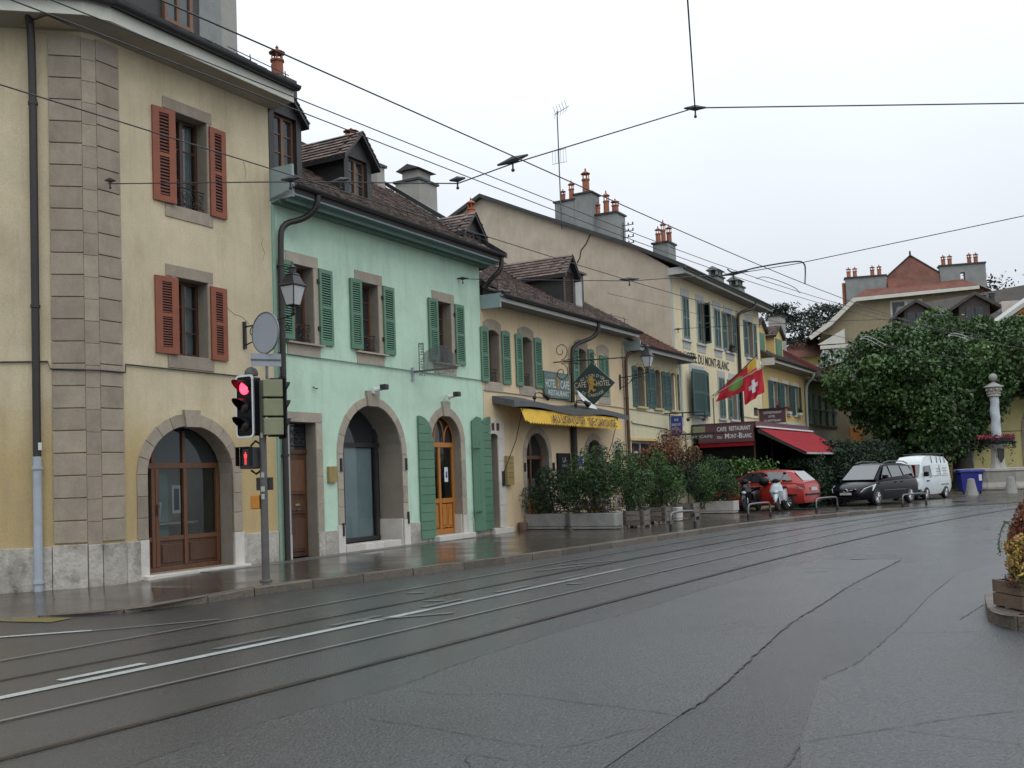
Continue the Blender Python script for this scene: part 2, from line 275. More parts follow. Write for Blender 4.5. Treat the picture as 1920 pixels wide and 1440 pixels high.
def quads_obj(name, Q, mat, parent=None, at=None, **kw):   # Q: (n,4,3) array in world coordinates
    Q = np.asarray(Q, dtype=np.float32); n = len(Q)
    w = WM[parent] if parent is not None else Matrix.Translation(at or (0, 0, 0))
    me = bpy.data.meshes.new(name); me.vertices.add(n*4); me.loops.add(n*4); me.polygons.add(n)
    me.vertices.foreach_set('co', Q.reshape(-1)); me.loops.foreach_set('vertex_index', np.arange(n*4, dtype=np.int32))
    me.polygons.foreach_set('loop_start', np.arange(0, n*4, 4, dtype=np.int32))
    me.update(calc_edges=True); me.transform(w.inverted()); me.materials.append(MATS[mat])
    return fixprops(link(name, me, parent, w), **kw)
def leafquads(C, size, el=.6, droop=0., sv=.4):
    C = np.asarray(C); n = len(C)
    d = rng.normal(size=(n, 3)); d[:, 2] -= droop; d /= np.linalg.norm(d, axis=1)[:, None]
    e = np.cross(d, rng.normal(size=(n, 3))); e /= np.linalg.norm(e, axis=1)[:, None]
    s = (size*(1+sv*(rng.random(n)*2-1)))[:, None]
    nr = np.cross(d, e)
    return np.stack([C-d*s*.5, C+e*s*el*.5+nr*s*.1, C+d*s*.5, C-e*s*el*.5+nr*s*.1], axis=1)
TXT = {}
def textmesh(body, h, mat, depth=.012, wide=1., bold=0., align='LEFT'):
    cu = bpy.data.curves.new('t', 'FONT'); cu.body = body; cu.size = 1; cu.extrude = 0; cu.offset = bold; cu.align_x = align; cu.resolution_u = 2
    o = bpy.data.objects.new('t', cu); COL.objects.link(o)
    bpy.context.view_layer.update()
    me = bpy.data.meshes.new_from_object(o.evaluated_get(bpy.context.evaluated_depsgraph_get()))
    bpy.data.objects.remove(o); bpy.data.curves.remove(cu)
    k = h/.69
    me.transform(Matrix.Diagonal((k*wide, k, 1, 1)))
    me.materials.clear(); me.materials.append(MATS[mat])
    return me
def text(body, h, mat, parent, pos, X, Y, wide=1., bold=0., width=None, align='LEFT', name='lettering'):
    """pos, X (reading direction), Y (up) in world space"""
    me = textmesh(body, h, mat, wide=wide, bold=bold, align=align)
    if width:
        xs = [v.co.x for v in me.vertices]; k = width/(max(xs)-min(xs)); me.transform(Matrix.Translation((-min(xs), 0, 0))); me.transform(Matrix.Diagonal((k, 1, 1, 1)))
    X = Vector(X).normalized(); Y = Vector(Y).normalized(); Z = X.cross(Y)
    m = Matrix.Translation(pos) @ Matrix((X, Y, Z)).transposed().to_4x4()
    return link(name, me, parent, m)
# ------------------------------------------------------------ street frame: s along the facades, i into the houses, z up
U = Vector((math.sin(R(29)), math.cos(R(29)), 0)); NO = Vector((math.cos(R(29)), -math.sin(R(29)), 0))
O0 = Vector((-6.5276, 17.1685, 0))
FF = Matrix.Translation(O0) @ Matrix((U, -NO, Vector((0, 0, 1)))).transposed().to_4x4()
def F(s, i=0., z=0.): return FF @ Matrix.Translation((s, i, z))
def wp(s, i, z): return FF @ Vector((s, i, z))
# ---- ground
g = MB(); g.quad((-250, -120, 0), (300, -120, 0), (300, 420, 0), (-250, 420, 0)); g.obj('road', 'asphalt', kind='structure')
def interp(P, step=.6, ext=0):
    P = np.array(P, float); d = np.r_[0, np.cumsum(np.linalg.norm(np.diff(P, axis=0), axis=1))]
    t = np.arange(0, d[-1]+1e-6, step)
    return np.stack([np.interp(t, d, P[:, k]) for k in range(P.shape[1])], 1)
def smoothpoly(P, it=2):
    P = [tuple(p) for p in P]
    for _ in range(it):
        Q = [P[0]]
        for a, b in zip(P[:-1], P[1:]):
            Q += [tuple(x*.75+y*.25 for x, y in zip(a, b)), tuple(x*.25+y*.75 for x, y in zip(a, b))]
        P = Q+[P[-1]]
    return P
def strip(name, P, w, z, mat, kind='structure', parent=None, jit=0., h=0., **kw):
    P = np.array(P, float); T = np.gradient(P, axis=0); T /= np.linalg.norm(T, axis=1)[:, None]
    Nn = np.stack([-T[:, 1], T[:, 0]], 1); b = MB()
    ww = np.ones(len(P))*w/2
    if jit: ww = ww*(1+jit*(rng.random(len(P))*2-1)); P = P+Nn*(rng.random(len(P))[:, None]-.5)*jit*w*1.5
    A = P+Nn*ww[:, None]; B = P-Nn*ww[:, None]
    for k in range(len(P)-1):
        b.quad((*B[k], z), (*B[k+1], z), (*A[k+1], z), (*A[k], z))
    return b.obj(name, mat, parent, kind=kind, **kw)
ys = np.arange(1.5, 40, .5); Dx = np.polyval([2.05649593e-04, -8.03622398e-03, 7.41694709e-01, -7.67061463], ys)
rD = np.stack([Dx, ys], 1); t_ = rD[-1]-rD[-2]; rD = np.vstack([rD, [rD[-1]+t_*k+np.array([.02*k*k*.5, 0]) for k in range(1, 60)]])
T_ = np.gradient(rD, axis=0); T_ /= np.linalg.norm(T_, axis=1)[:, None]; N_ = np.stack([-T_[:, 1], T_[:, 0]], 1)
def off(k, a=0, b=None): return (rD+N_*k)[a:b]
for k in (0., 1., 2.6, 3.6):
    strip('tram_rail', off(k), .04, .012, 'rail_bright' if k in (1., 3.6) else 'rail'); strip('rail_groove', off(k-.036), (.045 if k == 0 else .018 if k in (1., 3.6) else .03), .011, 'groove')
# ---- markings
strip('lane_line', off(1.83, 0, 22), .12, .008, 'paint_white'); strip('lane_line', off(1.83, 21, 31), .11, .008, 'paint_faded'); strip('lane_line', off(1.83, 30, 60), .09, .008, 'paint_worn')
for k in range(-2, 6):
    a = 9.0+k*1.42; idx = [(np.interp([y], (rD+N_*2.06)[:, 1], (rD+N_*2.06)[:, 0])[0], y) for y in np.linspace(a, a+.72, 5)]
    strip('lane_dash', idx, .10, .008, 'paint_white' if k < 1 else 'paint_worn')
strip('worn_line', [(-7.2, 11.4), (-5.87, 11.85), (-4.85, 12.17), (-3.65, 12.76)], .09, .008, 'paint_worn'); strip('worn_line', [(-7.2, 11.4), (-5.87, 11.85), (-4.95, 12.14)], .10, .010, 'paint_white')
for P in ([(-1.99, 12.1), (-.78, 12.57)], [(.77, 18.72), (1.77, 19.22)], [(.3, 17.7), (1.2, 18.5)]): strip('worn_line', P, .12, .0095, 'paint_worn')
def flat(name, P, z, mat, **kw): b = MB(); b.add([(x, y, z) for x, y in P], [list(range(len(P)))]); return b.obj(name, mat, kind='structure', **kw)
flat('yellow_marking', [(-7.6, 13.75), (-6.83, 13.80), (-5.7, 13.45), (-5.83, 13.04), (-6.6, 13.34), (-7.6, 13.45)], .008, 'paint_yellow')
flat('yellow_marking', [(-5.82, 14.06), (-5.09, 14.03), (-4.7, 14.12), (-5.33, 13.82), (-6.1, 13.82)], .008, 'paint_yellow')
for x, y in ((-1.46, 14.97), (-1.1, 13.9), (.86, 15.43), (4.55, 15.95), (5.83, 17.86)):
    q = [(x+.13*math.cos(a)*(1+.5*rng.random()), y+.07*math.sin(a)*(1+.6*rng.random())) for a in np.linspace(0, 5.6, 7)]; flat('paint_smudge', q, .0085, 'paint_worn')
# ---- seams and cracks in the asphalt
flat('asphalt_patch', [(-2.9, 4.6), (-2.3, 6.12), (-1.58, 7.44), (-1.07, 8.03), (-.54, 9.13), (.13, 10.31), (.72, 11.27), (1.41, 12.2), (2.2, 13.6), (3.16, 15.14), (4.08, 16.51), (5.2, 17.9), (6.38, 17.38), (5.25, 15.41), (4.36, 13.85), (3.49, 12.1), (2.76, 10.75), (1.95, 8.88), (1.39, 7.57), (1.05, 6.95), (.2, 5.3), (-.1, 4.6)][::-1], .004, 'asphalt_coarse')
flat('asphalt_patch', [(1.2, 4.6), (1.6, 6.11), (2.24, 7.9), (2.72, 8.47), (3.33, 9.57), (3.93, 10.65), (4.87, 12.47), (6.12, 14.67), (10.5, 20), (12, 9), (7, 4.6)][::-1], .004, 'asphalt_coarse')
def crack(P, w, j=.6):
    Q = interp(smoothpoly(P, 1), .07); Q = Q+rng.normal(size=Q.shape)*.006; strip('asphalt_seam', Q, w*.5, .009, 'seam', jit=j)
crack([(1.05, 6.95), (1.39, 7.57), (1.95, 8.88), (2.76, 10.75), (3.49, 12.1), (4.36, 13.85), (5.25, 15.41), (6.38, 17.38)], .022)
crack([(1.4, 5.64), (1.6, 6.11)], .014); crack([(2.24, 7.9), (2.72, 8.47), (3.33, 9.57), (3.93, 10.65), (4.87, 12.47), (6.12, 14.67)], .018)
crack([(1.61, 6.14), (2.18, 6.35), (2.5, 6.5), (3.04, 6.69), (3.6, 6.75)], .014); crack([(2.24, 6.34), (2.59, 6.06), (2.8, 5.91)], .009)
crack([(-.84, 8.01), (-.47, 7.79), (-.07, 7.8), (.38, 7.41), (.79, 7.11), (1.04, 6.87)], .014); crack([(-1.04, 7.12), (-.62, 6.83), (-.2, 6.46), (.17, 6.19)], .013)
crack([(-1.32, 7.7), (-1.07, 8.03), (-.83, 8.47), (-.54, 9.13), (.13, 10.31), (.72, 11.27), (1.41, 12.2), (2.2, 13.6), (3.16, 15.14), (4.08, 16.51)], .014)
crack([(-2.6, 5.4), (-2.3, 6.12), (-1.98, 6.75), (-1.58, 7.44), (-1.32, 7.7)], .013); crack([(-.31, 5.86), (-.34, 6.2), (-.07, 5.94)], .012); crack([(.18, 6.19), (.38, 6.29), (.69, 6.57), (.86, 6.57)], .012)
crack([(4.44, 10.59), (5.0, 11.4), (5.59, 12.24)], .02); crack([(4.44, 16.46), (4.79, 16.51), (5.01, 16.04)], .02); crack([(3.6, 9.9), (4.3, 9.8)], .012)
# ---- pavement with kerb   (s, i of the kerb edge, height)
KB = [(-12, 2.2, .02), (-8, .3, .02), (-5.2, -.55, .02), (-4.0, -1.05, .02), (-3.1, -1.75, .02), (-2.64, -2.5, .03), (-2.1, -2.95, .05), (-1.5, -3.1, .08), (-.6, -3.12, .115), (.5, -3.25, .12), (1.6, -3.5, .12), (3.2, -4.0, .12), (5.8, -4.55, .12), (9.8, -4.95, .12), (12.6, -5.2, .12), (16.5, -5.65, .12), (19.5, -6.35, .12), (22.3, -7.3, .12), (24.5, -7.85, .10), (27, -8.5, .05), (29, -9.1, .02), (34, -11, .012)]
KP = np.array(smoothpoly(KB, 2))
b = MB(); n = len(KP)
for k in range(n-1):
    (s0, i0, z0), (s1, i1, z1) = KP[k], KP[k+1]
    m_ = 5
    for j in range(m_):
        def pt(s, i, z, j):
            top = .9 if s > -.4 else 6.; zi = z if s > 3 else (z*.4+.6*min(.12, max(.02, .02+.05*(s+.6))) if s > -1.6 else .02)
            f = j/m_; return (s, i+(top-i)*f, z+(zi-z)*f)
        b.quad(pt(s0, i0, z0, j), pt(s1, i1, z1, j), pt(s1, i1, z1, j+1), pt(s0, i0, z0, j+1))
pav = b.obj('pavement', 'pavement', frame=FF, kind='structure')
b = MB(); b.quad((27, -9, .006), (29, -16, .006), (75, -20, .006), (75, 1, .006)); b.add([(27, .5, .0065), (27, -9, .0065), (75, 1, .0065)], [(0, 1, 2)])
flat('square', [tuple(wp(s, i, 0).xy) for s, i in ((26.5, .5), (26.5, -8.2), (29, -10.2), (33, -13.5), (38, -18), (44, -24), (90, -60), (120, 10), (60, 3))], .013, 'square')
kerb = thing('kerb', None, None, Matrix(), kind='structure')
d = np.r_[0, np.cumsum(np.linalg.norm(np.diff(KP[:, :2], axis=0), axis=1))]
L_ = d[-1]; t = 0.; 
while t < L_-3:
    ln = .85+.4*rng.random(); a, e = t+.008, min(t+ln, L_)-.008; t += ln
    pa = [np.interp(a, d, KP[:, k]) for k in range(3)]; pe = [np.interp(e, d, KP[:, k]) for k in range(3)]
    dr = np.array(pe[:2])-pa[:2]; dr /= np.linalg.norm(dr); nn = np.array([-dr[1], dr[0]])
    j = (rng.random(4)-.5)*.02; w = .15; b = MB(); vs = []
    for q, zt in ((pa, pa[2]), (pe, pe[2])):
        for o_, zz in ((-.012-abs(j[0]), -.06), (-.004-abs(j[1]), zt-.012), (.012, zt+.004+j[2]*.2), (w, zt+.004+j[3]*.2), (w, -.06)):
            vs.append((q[0]+nn[0]*o_, q[1]+nn[1]*o_, zz))
    b.add(vs, [(0, 5, 6, 1), (1, 6, 7, 2), (2, 7, 8, 3), (3, 8, 9, 4), (4, 3, 2, 1, 0), (5, 6, 7, 8, 9)])
    b.obj('kerb_stone', 'granite', kerb, frame=FF)
# slabs along the wall foot
for k in range(13):
    s = -.3+k*.95
    if s > 10.5: break
    z = min(.12, .02+.05*max(0, s+.6)*1.2)+.004
    MB().box(s+.006, s+.944, -.42-.02*rng.random(), .05, z-.05, z+.006).obj('paving_slab', 'slab', pav, frame=FF)
for k in range(7):
    a = .98*k; x0, y0 = -6.75-a*.978, 16.28-a*.208
    m = Matrix.Translation((x0, y0, 0)) @ Matrix.Rotation(R(12), 4, 'Z')
    MB().box(-.972, -.006, -.62, .2, -.02, .030).obj('paving_slab', 'slab', pav, frame=m)
# ------------------------------------------------------------ facade kit (all in street frame)
def arc(x0, x1, z, rise, n=14):   # from (x1,z) over the crown to (x0,z)
    c = (x0+x1)/2; a = (x1-x0)/2
    if rise < .35*a:              # segmental
        r = (a*a+rise*rise)/(2*rise); t0 = math.asin(a/r)
        return [(c+r*math.sin(t0-2*t0*k/n), z+rise-r+r*math.cos(t0-2*t0*k/n)) for k in range(n+1)]
    return [(c+a*math.cos(math.pi*k/n), z+rise*math.sin(math.pi*k/n)) for k in range(n+1)]
def hole(x0, x1, z0, z1, rise=0., n=14):
    return [(x0, z0), (x1, z0)]+(arc(x0, x1, z1-rise, rise, n) if rise else [(x1, z1), (x0, z1)])
def wall(b, mat, outer, holes, y=0., name='wall', depth=.3, rmat='stone_reveal'):
    m = MB(); loops = [outer]+[h[0] for h in holes]
    tris = tessellate_polygon([[Vector((x, z, 0)) for x, z in lp] for lp in loops])
    pts = [p for lp in loops for p in lp]
    fs = []
    for t3 in tris:
        a, c, e = [pts[k] for k in t3]
        s_ = (c[0]-a[0])*(e[1]-a[1])-(c[1]-a[1])*(e[0]-a[0])
        fs.append(tuple(t3) if s_ > 0 else tuple(t3)[::-1])
    m.add([(x, y, z) for x, z in pts], fs)
    m.k = 1
    for lp, dep in holes:
        n = len(lp)
        for k in range(n):
            (xa, za), (xb, zb) = lp[k], lp[(k+1) % n]
            m.quad((xa, y, za), (xa, y+dep, za), (xb, y+dep, zb), (xb, y, zb))
    return m.obj(name, [mat, rmat], b, frame=FF)
def pbox(b, name, mat, x0, x1, y0, y1, z0, z1, bev=0., **kw): return MB().box(x0, x1, y0, y1, z0, z1).obj(name, mat, b, frame=FF, bev=bev, **kw)
def stones_arch(b, x0, x1, z0, zs, rise, w, mat, key=True, nst=9, proud=.025, foot=.65, footmat='white_stone', keyh=.22, jn=3, dep=.03):
    """jamb stones, voussoirs and keystone round an arched opening, springing at zs"""
    c = (x0+x1)/2; a = (x1-x0)/2
    hs = [foot]+[foot+(zs-foot)*(k+1)/jn for k in range(jn)]
    for sx in (0, 1):
        xa, xb = (x0-w, x0) if sx == 0 else (x1, x1+w)
        if foot > z0: pbox(b, 'jamb_stone', footmat, xa-.04*(sx == 0), xb+.04*(sx == 1), -proud-.012, dep, z0, foot-.004, .006)
        for za, zb in zip(hs[:-1], hs[1:]): pbox(b, 'jamb_stone', mat, xa, xb, -proud, dep, za+.004, zb-.004, .006)
    for k in range(nst):
        t0, t1 = math.pi*k/nst+.004, math.pi*(k+1)/nst-.004
        if key and k == nst//2: continue
        P = [(c+(a+w)*math.cos(t0), zs+(rise+w)*math.sin(t0)), (c+(a+w)*math.cos((t0+t1)/2), zs+(rise+w)*math.sin((t0+t1)/2)), (c+(a+w)*math.cos(t1), zs+(rise+w)*math.sin(t1)),
             (c+a*math.cos(t1), zs+rise*math.sin(t1)), (c+a*math.cos((t0+t1)/2), zs+rise*math.sin((t0+t1)/2)), (c+a*math.cos(t0), zs+rise*math.sin(t0))]
        MB().prism(P[::-1], -proud, dep).obj('arch_stone', mat, b, frame=FF, bev=.006)
    if key:
        k0 = a*math.sin(math.pi/nst/2)+.004; k1 = (a+w)*math.sin(math.pi/nst/2)+.02; MB().prism([(c-k0, zs+rise-.03), (c+k0, zs+rise-.03), (c+k1, zs+rise+w+keyh*.4), (c-k1, zs+rise+w+keyh*.4)], -proud-.04, dep).obj('keystone', mat, b, frame=FF, bev=.008)
def win_frame(b, x0, x1, z0, z1, y, mat='wood_brown', nx=2, nz=3, bar=.055, curtain=True, name='window', open_=False, glass='glass', cmat='curtain', dark=True):
    m = MB(); m.box(x0, x0+bar, y, y+.06, z0, z1).box(x1-bar, x1, y, y+.06, z0, z1).box(x0+bar, x1-bar, y, y+.06, z0, z0+bar*1.3).box(x0+bar, x1-bar, y, y+.06, z1-bar, z1)
    xs = [x0+(x1-x0)*k/nx for k in range(nx+1)]
    for xm in xs[1:-1]: m.box(xm-bar*.7, xm+bar*.7, y-.012, y+.05, z0+bar*1.3, z1-bar)
    zs = [z0+(z1-z0)*k/nz for k in range(nz+1)]
    for k in range(nx):
        for zm in zs[1:-1]: m.box(xs[k]+bar*.7+.001, xs[k+1]-bar*.7-.001, y+.012, y+.04, zm-.012, zm+.012)
    f = m.obj(name, mat, b, frame=FF)
    for k in range(nx):
        for q in range(nz): MB().quad((xs[k]+.01, y+.03, zs[q]), (xs[k+1]-.01, y+.03, zs[q]), (xs[k+1]-.01, y+.03, zs[q+1]), (xs[k]+.01, y+.03, zs[q+1])).obj('pane', glass, f, frame=FF)
    if curtain:
        for xa, xb in ((x0+.03, x0+(x1-x0)*.46), (x1-(x1-x0)*.44, x1-.03)):
            c = MB(); n = 10
            for k in range(n):
                u0, u1 = xa+(xb-xa)*k/n, xa+(xb-xa)*(k+1)/n
                c.quad((u0, y+.12+.02*(k % 2), z0), (u1, y+.12+.02*((k+1) % 2), z0), (u1, y+.12+.02*((k+1) % 2), z1), (u0, y+.12+.02*(k % 2), z1))
            c.obj('curtain', cmat, f, frame=FF)
    return f
SLAT = {}
def shutter(b, x0, x1, z0, z1, y=-.045, ang=0., hinge='l', mat='green_paint', smat='green_slat', n=26, border=.07, side=None, single=True, rail=True, top=0., solid=False, name='shutter'):
    w, h = x1-x0, z1-z0; side = side if side is not None else border; th = .036
    m = MB(); m.box(0, side, 0, th, 0, h).box(w-side, w, 0, th, 0, h).box(side, w-side, 0, th, 0, border*1.6).box(side, w-side, 0, th, h-border*1.3, h)
    zm = h*.5
    if rail: m.box(side, w-side, 0, th, zm-border*.45, zm+border*.45)
    if top: m.prism([(0, h), (w, h), (w, h+top*.25), (w*.75, h+top*.8), (w*.5, h+top), (w*.25, h+top*.8), (0, h+top*.25)], 0, th)
    m.k = 1; m.box(side, w-side, th*.7, th*.72, border*1.6, h-border*1.3)  # black sheet behind the slats, painting the shade in the gaps
    hx = x0 if hinge == 'l' else x1
    W = FF @ Matrix.Translation((hx, y, z0)) @ Matrix.Rotation(R(ang), 4, 'Z') @ Matrix.Translation((0 if hinge == 'l' else -w, 0, 0))
    sh_ = link(name, m.mesh(name, [mat, 'black' if not solid else mat]), b, W)
    zs = []
    for a, e in (((border*1.6, zm-border*.45), (zm+border*.45, h-border*1.3)) if rail else ((border*1.6, h-border*1.3),)):
        k = max(2, int(round(n/2*(1 if rail else 2)))); zs += [a+(e-a)*(q+.5)/k for q in range(k)]; gap = (e-a)/k
    if solid: return sh_
    key = (round(w-2*side, 3), round(gap, 3), smat)
    if key not in SLAT:
        q = MB(); hw = gap*.24; q.add([(0, .002, -hw), (w-2*side, .002, -hw), (w-2*side, .006, -hw+.008), (0, .006, -hw+.008), (0, th*.6, hw), (w-2*side, th*.6, hw), (w-2*side, th*.5, hw+.006), (0, th*.5, hw+.006)],
            [(0, 1, 5, 4), (3, 2, 1, 0), (7, 6, 2, 3), (4, 5, 6, 7), (0, 4, 7, 3), (1, 2, 6, 5)]); SLAT[key] = q
    q = SLAT[key]
    if single:
        if not isinstance(q, tuple): SLAT[key] = q = (q.mesh('slat', smat), q)
        for z in zs: link('slat', q[0], sh_, W @ Matrix.Translation((side, 0, z)))
    else:
        src = q[1] if isinstance(q, tuple) else q
        a = MB()
        for z in zs: a.add([(x+side, y_, zz+z) for x, y_, zz in src.v], src.f)
        o = link('louvres', a.mesh('louvres', smat), sh_, W)
    return sh_
def rail_iron(b, x0, x1, z0, h, y, name='window_guard'):
    m = MB(); m.tube([(x0, y, z0+h), (x1, y, z0+h)], .012, 5).tube([(x0, y, z0+.05), (x1, y, z0+.05)], .010, 5)
    n = 4
    for k in range(n):
        c = x0+(x1-x0)*(k+.5)/n; r = (x1-x0)/n*.45
        for sg in (1, -1): m.tube([(c+sg*r*(1-q/9)*math.cos(q*.9), y, z0+h*.5+sg*h*.18+r*(1-q/9)*math.sin(q*.9)) for q in range(9)], .009, 4)
    return m.obj(name, 'iron', b, frame=FF)
def roof_tiles(b, x0, x1, y0, z0, y1, z1, mat='tiles', tw=.19, ex=.17, name='tiles', skip=None):
    L = math.hypot(y1-y0, z1-z0); ty, tz = (y1-y0)/L, (z1-z0)/L; ny, nz_ = -tz, ty
    nx = int((x1-x0)/tw); nr = int(L/ex); Q = []
    X, Rr = np.meshgrid(np.arange(nx), np.arange(nr)); X = X.ravel(); Rr = Rr.ravel()
    xa = x0+X*tw+(Rr % 2)*tw*.5; xa = np.minimum(xa, x1-tw); xb = xa+tw*.94
    d0 = Rr*ex-.015+rng.normal(size=len(X))*.006; d1 = np.minimum(d0+ex*1.25, L); lift = .038+rng.normal(size=len(X))*.006; lo = .004
    if skip is not None: k = ~skip(xa, y0+ty*d0); xa, xb, d0, d1, lift = xa[k], xb[k], d0[k], d1[k], lift[k]
    def P(x, d, l): return np.stack([x, y0+ty*d+ny*l, z0+tz*d+nz_*l], 1)
    a, c, e, g_ = P(xa, d0, lift), P(xb, d0, lift), P(xb, d1, lo+.0*lift), P(xa, d1, lo+.0*lift)
    a2, c2 = P(xa, d0, lift-.03), P(xb, d0, lift-.03)
    V = np.stack([a, c, e, g_, a2, c2], 1).reshape(-1, 3); n = len(xa)
    base = np.arange(n)[:, None]*6
    Fq = np.concatenate([base+np.array([[0, 1, 2, 3]]), base+np.array([[4, 5, 1, 0]])], 1).reshape(-1, 4)
    me = bpy.data.meshes.new(name); me.vertices.add(len(V)); me.loops.add(len(Fq)*4); me.polygons.add(len(Fq))
    me.vertices.foreach_set('co', V.astype(np.float32).ravel()); me.loops.foreach_set('vertex_index', Fq.astype(np.int32).ravel()); me.polygons.foreach_set('loop_start', np.arange(0, len(Fq)*4, 4, dtype=np.int32)); me.update(calc_edges=True)
    w = WM[b]; me.transform(w.inverted() @ FF); me.materials.append(MATS[mat])
    o = fixprops(link(name, me, b, w), kind='stuff')
    MB().add([(x0, y0, z0), (x1, y0, z0), (x1, y1, z1), (x0, y1, z1), (x0, y0, z0-.12), (x1, y0, z0-.12), (x1, y1, z1-.12), (x0, y1, z1-.12)], [(0, 1, 2, 3), (7, 6, 5, 4), (4, 5, 1, 0), (5, 6, 2, 1), (7, 4, 0, 3)]).obj('roof', 'tiles_dark', b, frame=FF)
    return o
def halfpipe(b, x0, x1, y, z, r=.075, name='gutter', mat='zinc_dark'):
    m = MB(); n = 8; P = [(y-r*math.cos(math.pi*k/n), z-r*math.sin(math.pi*k/n)) for k in range(n+1)]; Q = [(y-r*.86*math.cos(math.pi*k/n), z-r*.86*math.sin(math.pi*k/n)) for k in range(n+1)]
    m.prism(P+Q[::-1], x0, x1, 'x'); return m.obj(name, mat, b, frame=FF, smooth=True)
def eave(b, x0, x1, d, zw, zf, fh, fmat, smat, r=.08, ym=0.):
    """soffit from the wall head to the fascia, fascia board and gutter"""
    MB().add([(x0, ym, zw), (x1, ym, zw), (x1, -d, zf), (x0, -d, zf), (x0, ym, zw+.1), (x1, ym, zw+.1), (x1, -d, zf+.1), (x0, -d, zf+.1)], [(3, 2, 1, 0), (4, 5, 6, 7), (0, 4, 7, 3), (1, 2, 6, 5)]).obj('soffit', smat, b, frame=FF)
    pbox(b, 'fascia', fmat, x0, x1, -d-.03, -d, zf-.02, zf+fh, .004)
    halfpipe(b, x0-.03, x1+.03, -d-.03-r, zf+fh+.05, r)
def downpipe(b, pts, r=.05, mat='pipe_dark', name='downpipe', rings=()):
    m = MB(); P = smoothpoly(pts, 2); m.tube(P, r, 10)
    for x, y, z in rings: m.tube([(x, y, z-.025), (x, y, z+.025)], r*1.25, 10); m.box(x-.012, x+.012, y, y+.1, z-.012, z+.012)
    return m.obj(name, mat, b, frame=FF, smooth=True)
def building(name, label, s0, cat='house'): return thing(name, label, cat, F(s0))
def shell(b, x0, x1, y1, z0, z1, mat, left=True, right=True, back=True, y0=0.):
    m = MB()
    if left: m.quad((x0, y1, z0), (x0, y0, z0), (x0, y0, z1), (x0, y1, z1))
    if right: m.quad((x1, y0, z0), (x1, y1, z0), (x1, y1, z1), (x1, y0, z1))
    if back: m.quad((x1, y1, z0), (x0, y1, z0), (x0, y1, z1), (x1, y1, z1))
    m.quad((x0, y0+.02, z1-.02), (x1, y0+.02, z1-.02), (x1, y1, z1-.02), (x0, y1, z1-.02))
    m.obj('side_wall', mat, b, frame=FF)
    MB().quad((x0+.05, 1.7, z0+.02), (x1-.05, 1.7, z0+.02), (x1-.05, 1.7, z1-.05), (x0+.05, 1.7, z1-.05)).obj('room_shade_sheet', 'room_shade', b, frame=FF)  # near-black sheet behind the windows, room darkness put into its colour
def pot(m, x, y, z, h=.5, r=.1, kind=0):
    n = 10
    m.lathe([(r, 0), (r*.95, h*.55), (r*1.15, h*.56), (r*1.15, h*.62), (r*.9, h*.63)], n, (x, y, z))
    for k in range(5):
        a = 2*math.pi*k/5; m.tube([(x+r*.85*math.cos(a), y+r*.85*math.sin(a), z+h*.62), (x+r*.85*math.cos(a), y+r*.85*math.sin(a), z+h*.84)], r*.14, 4)
    m.lathe([(r*1.35, h*.83), (r*1.3, h*.86), (r*.5, h*.94), (r*.2, h*.97), (r*.28, h*1.02), (.005, h*1.1)], n, (x, y, z))
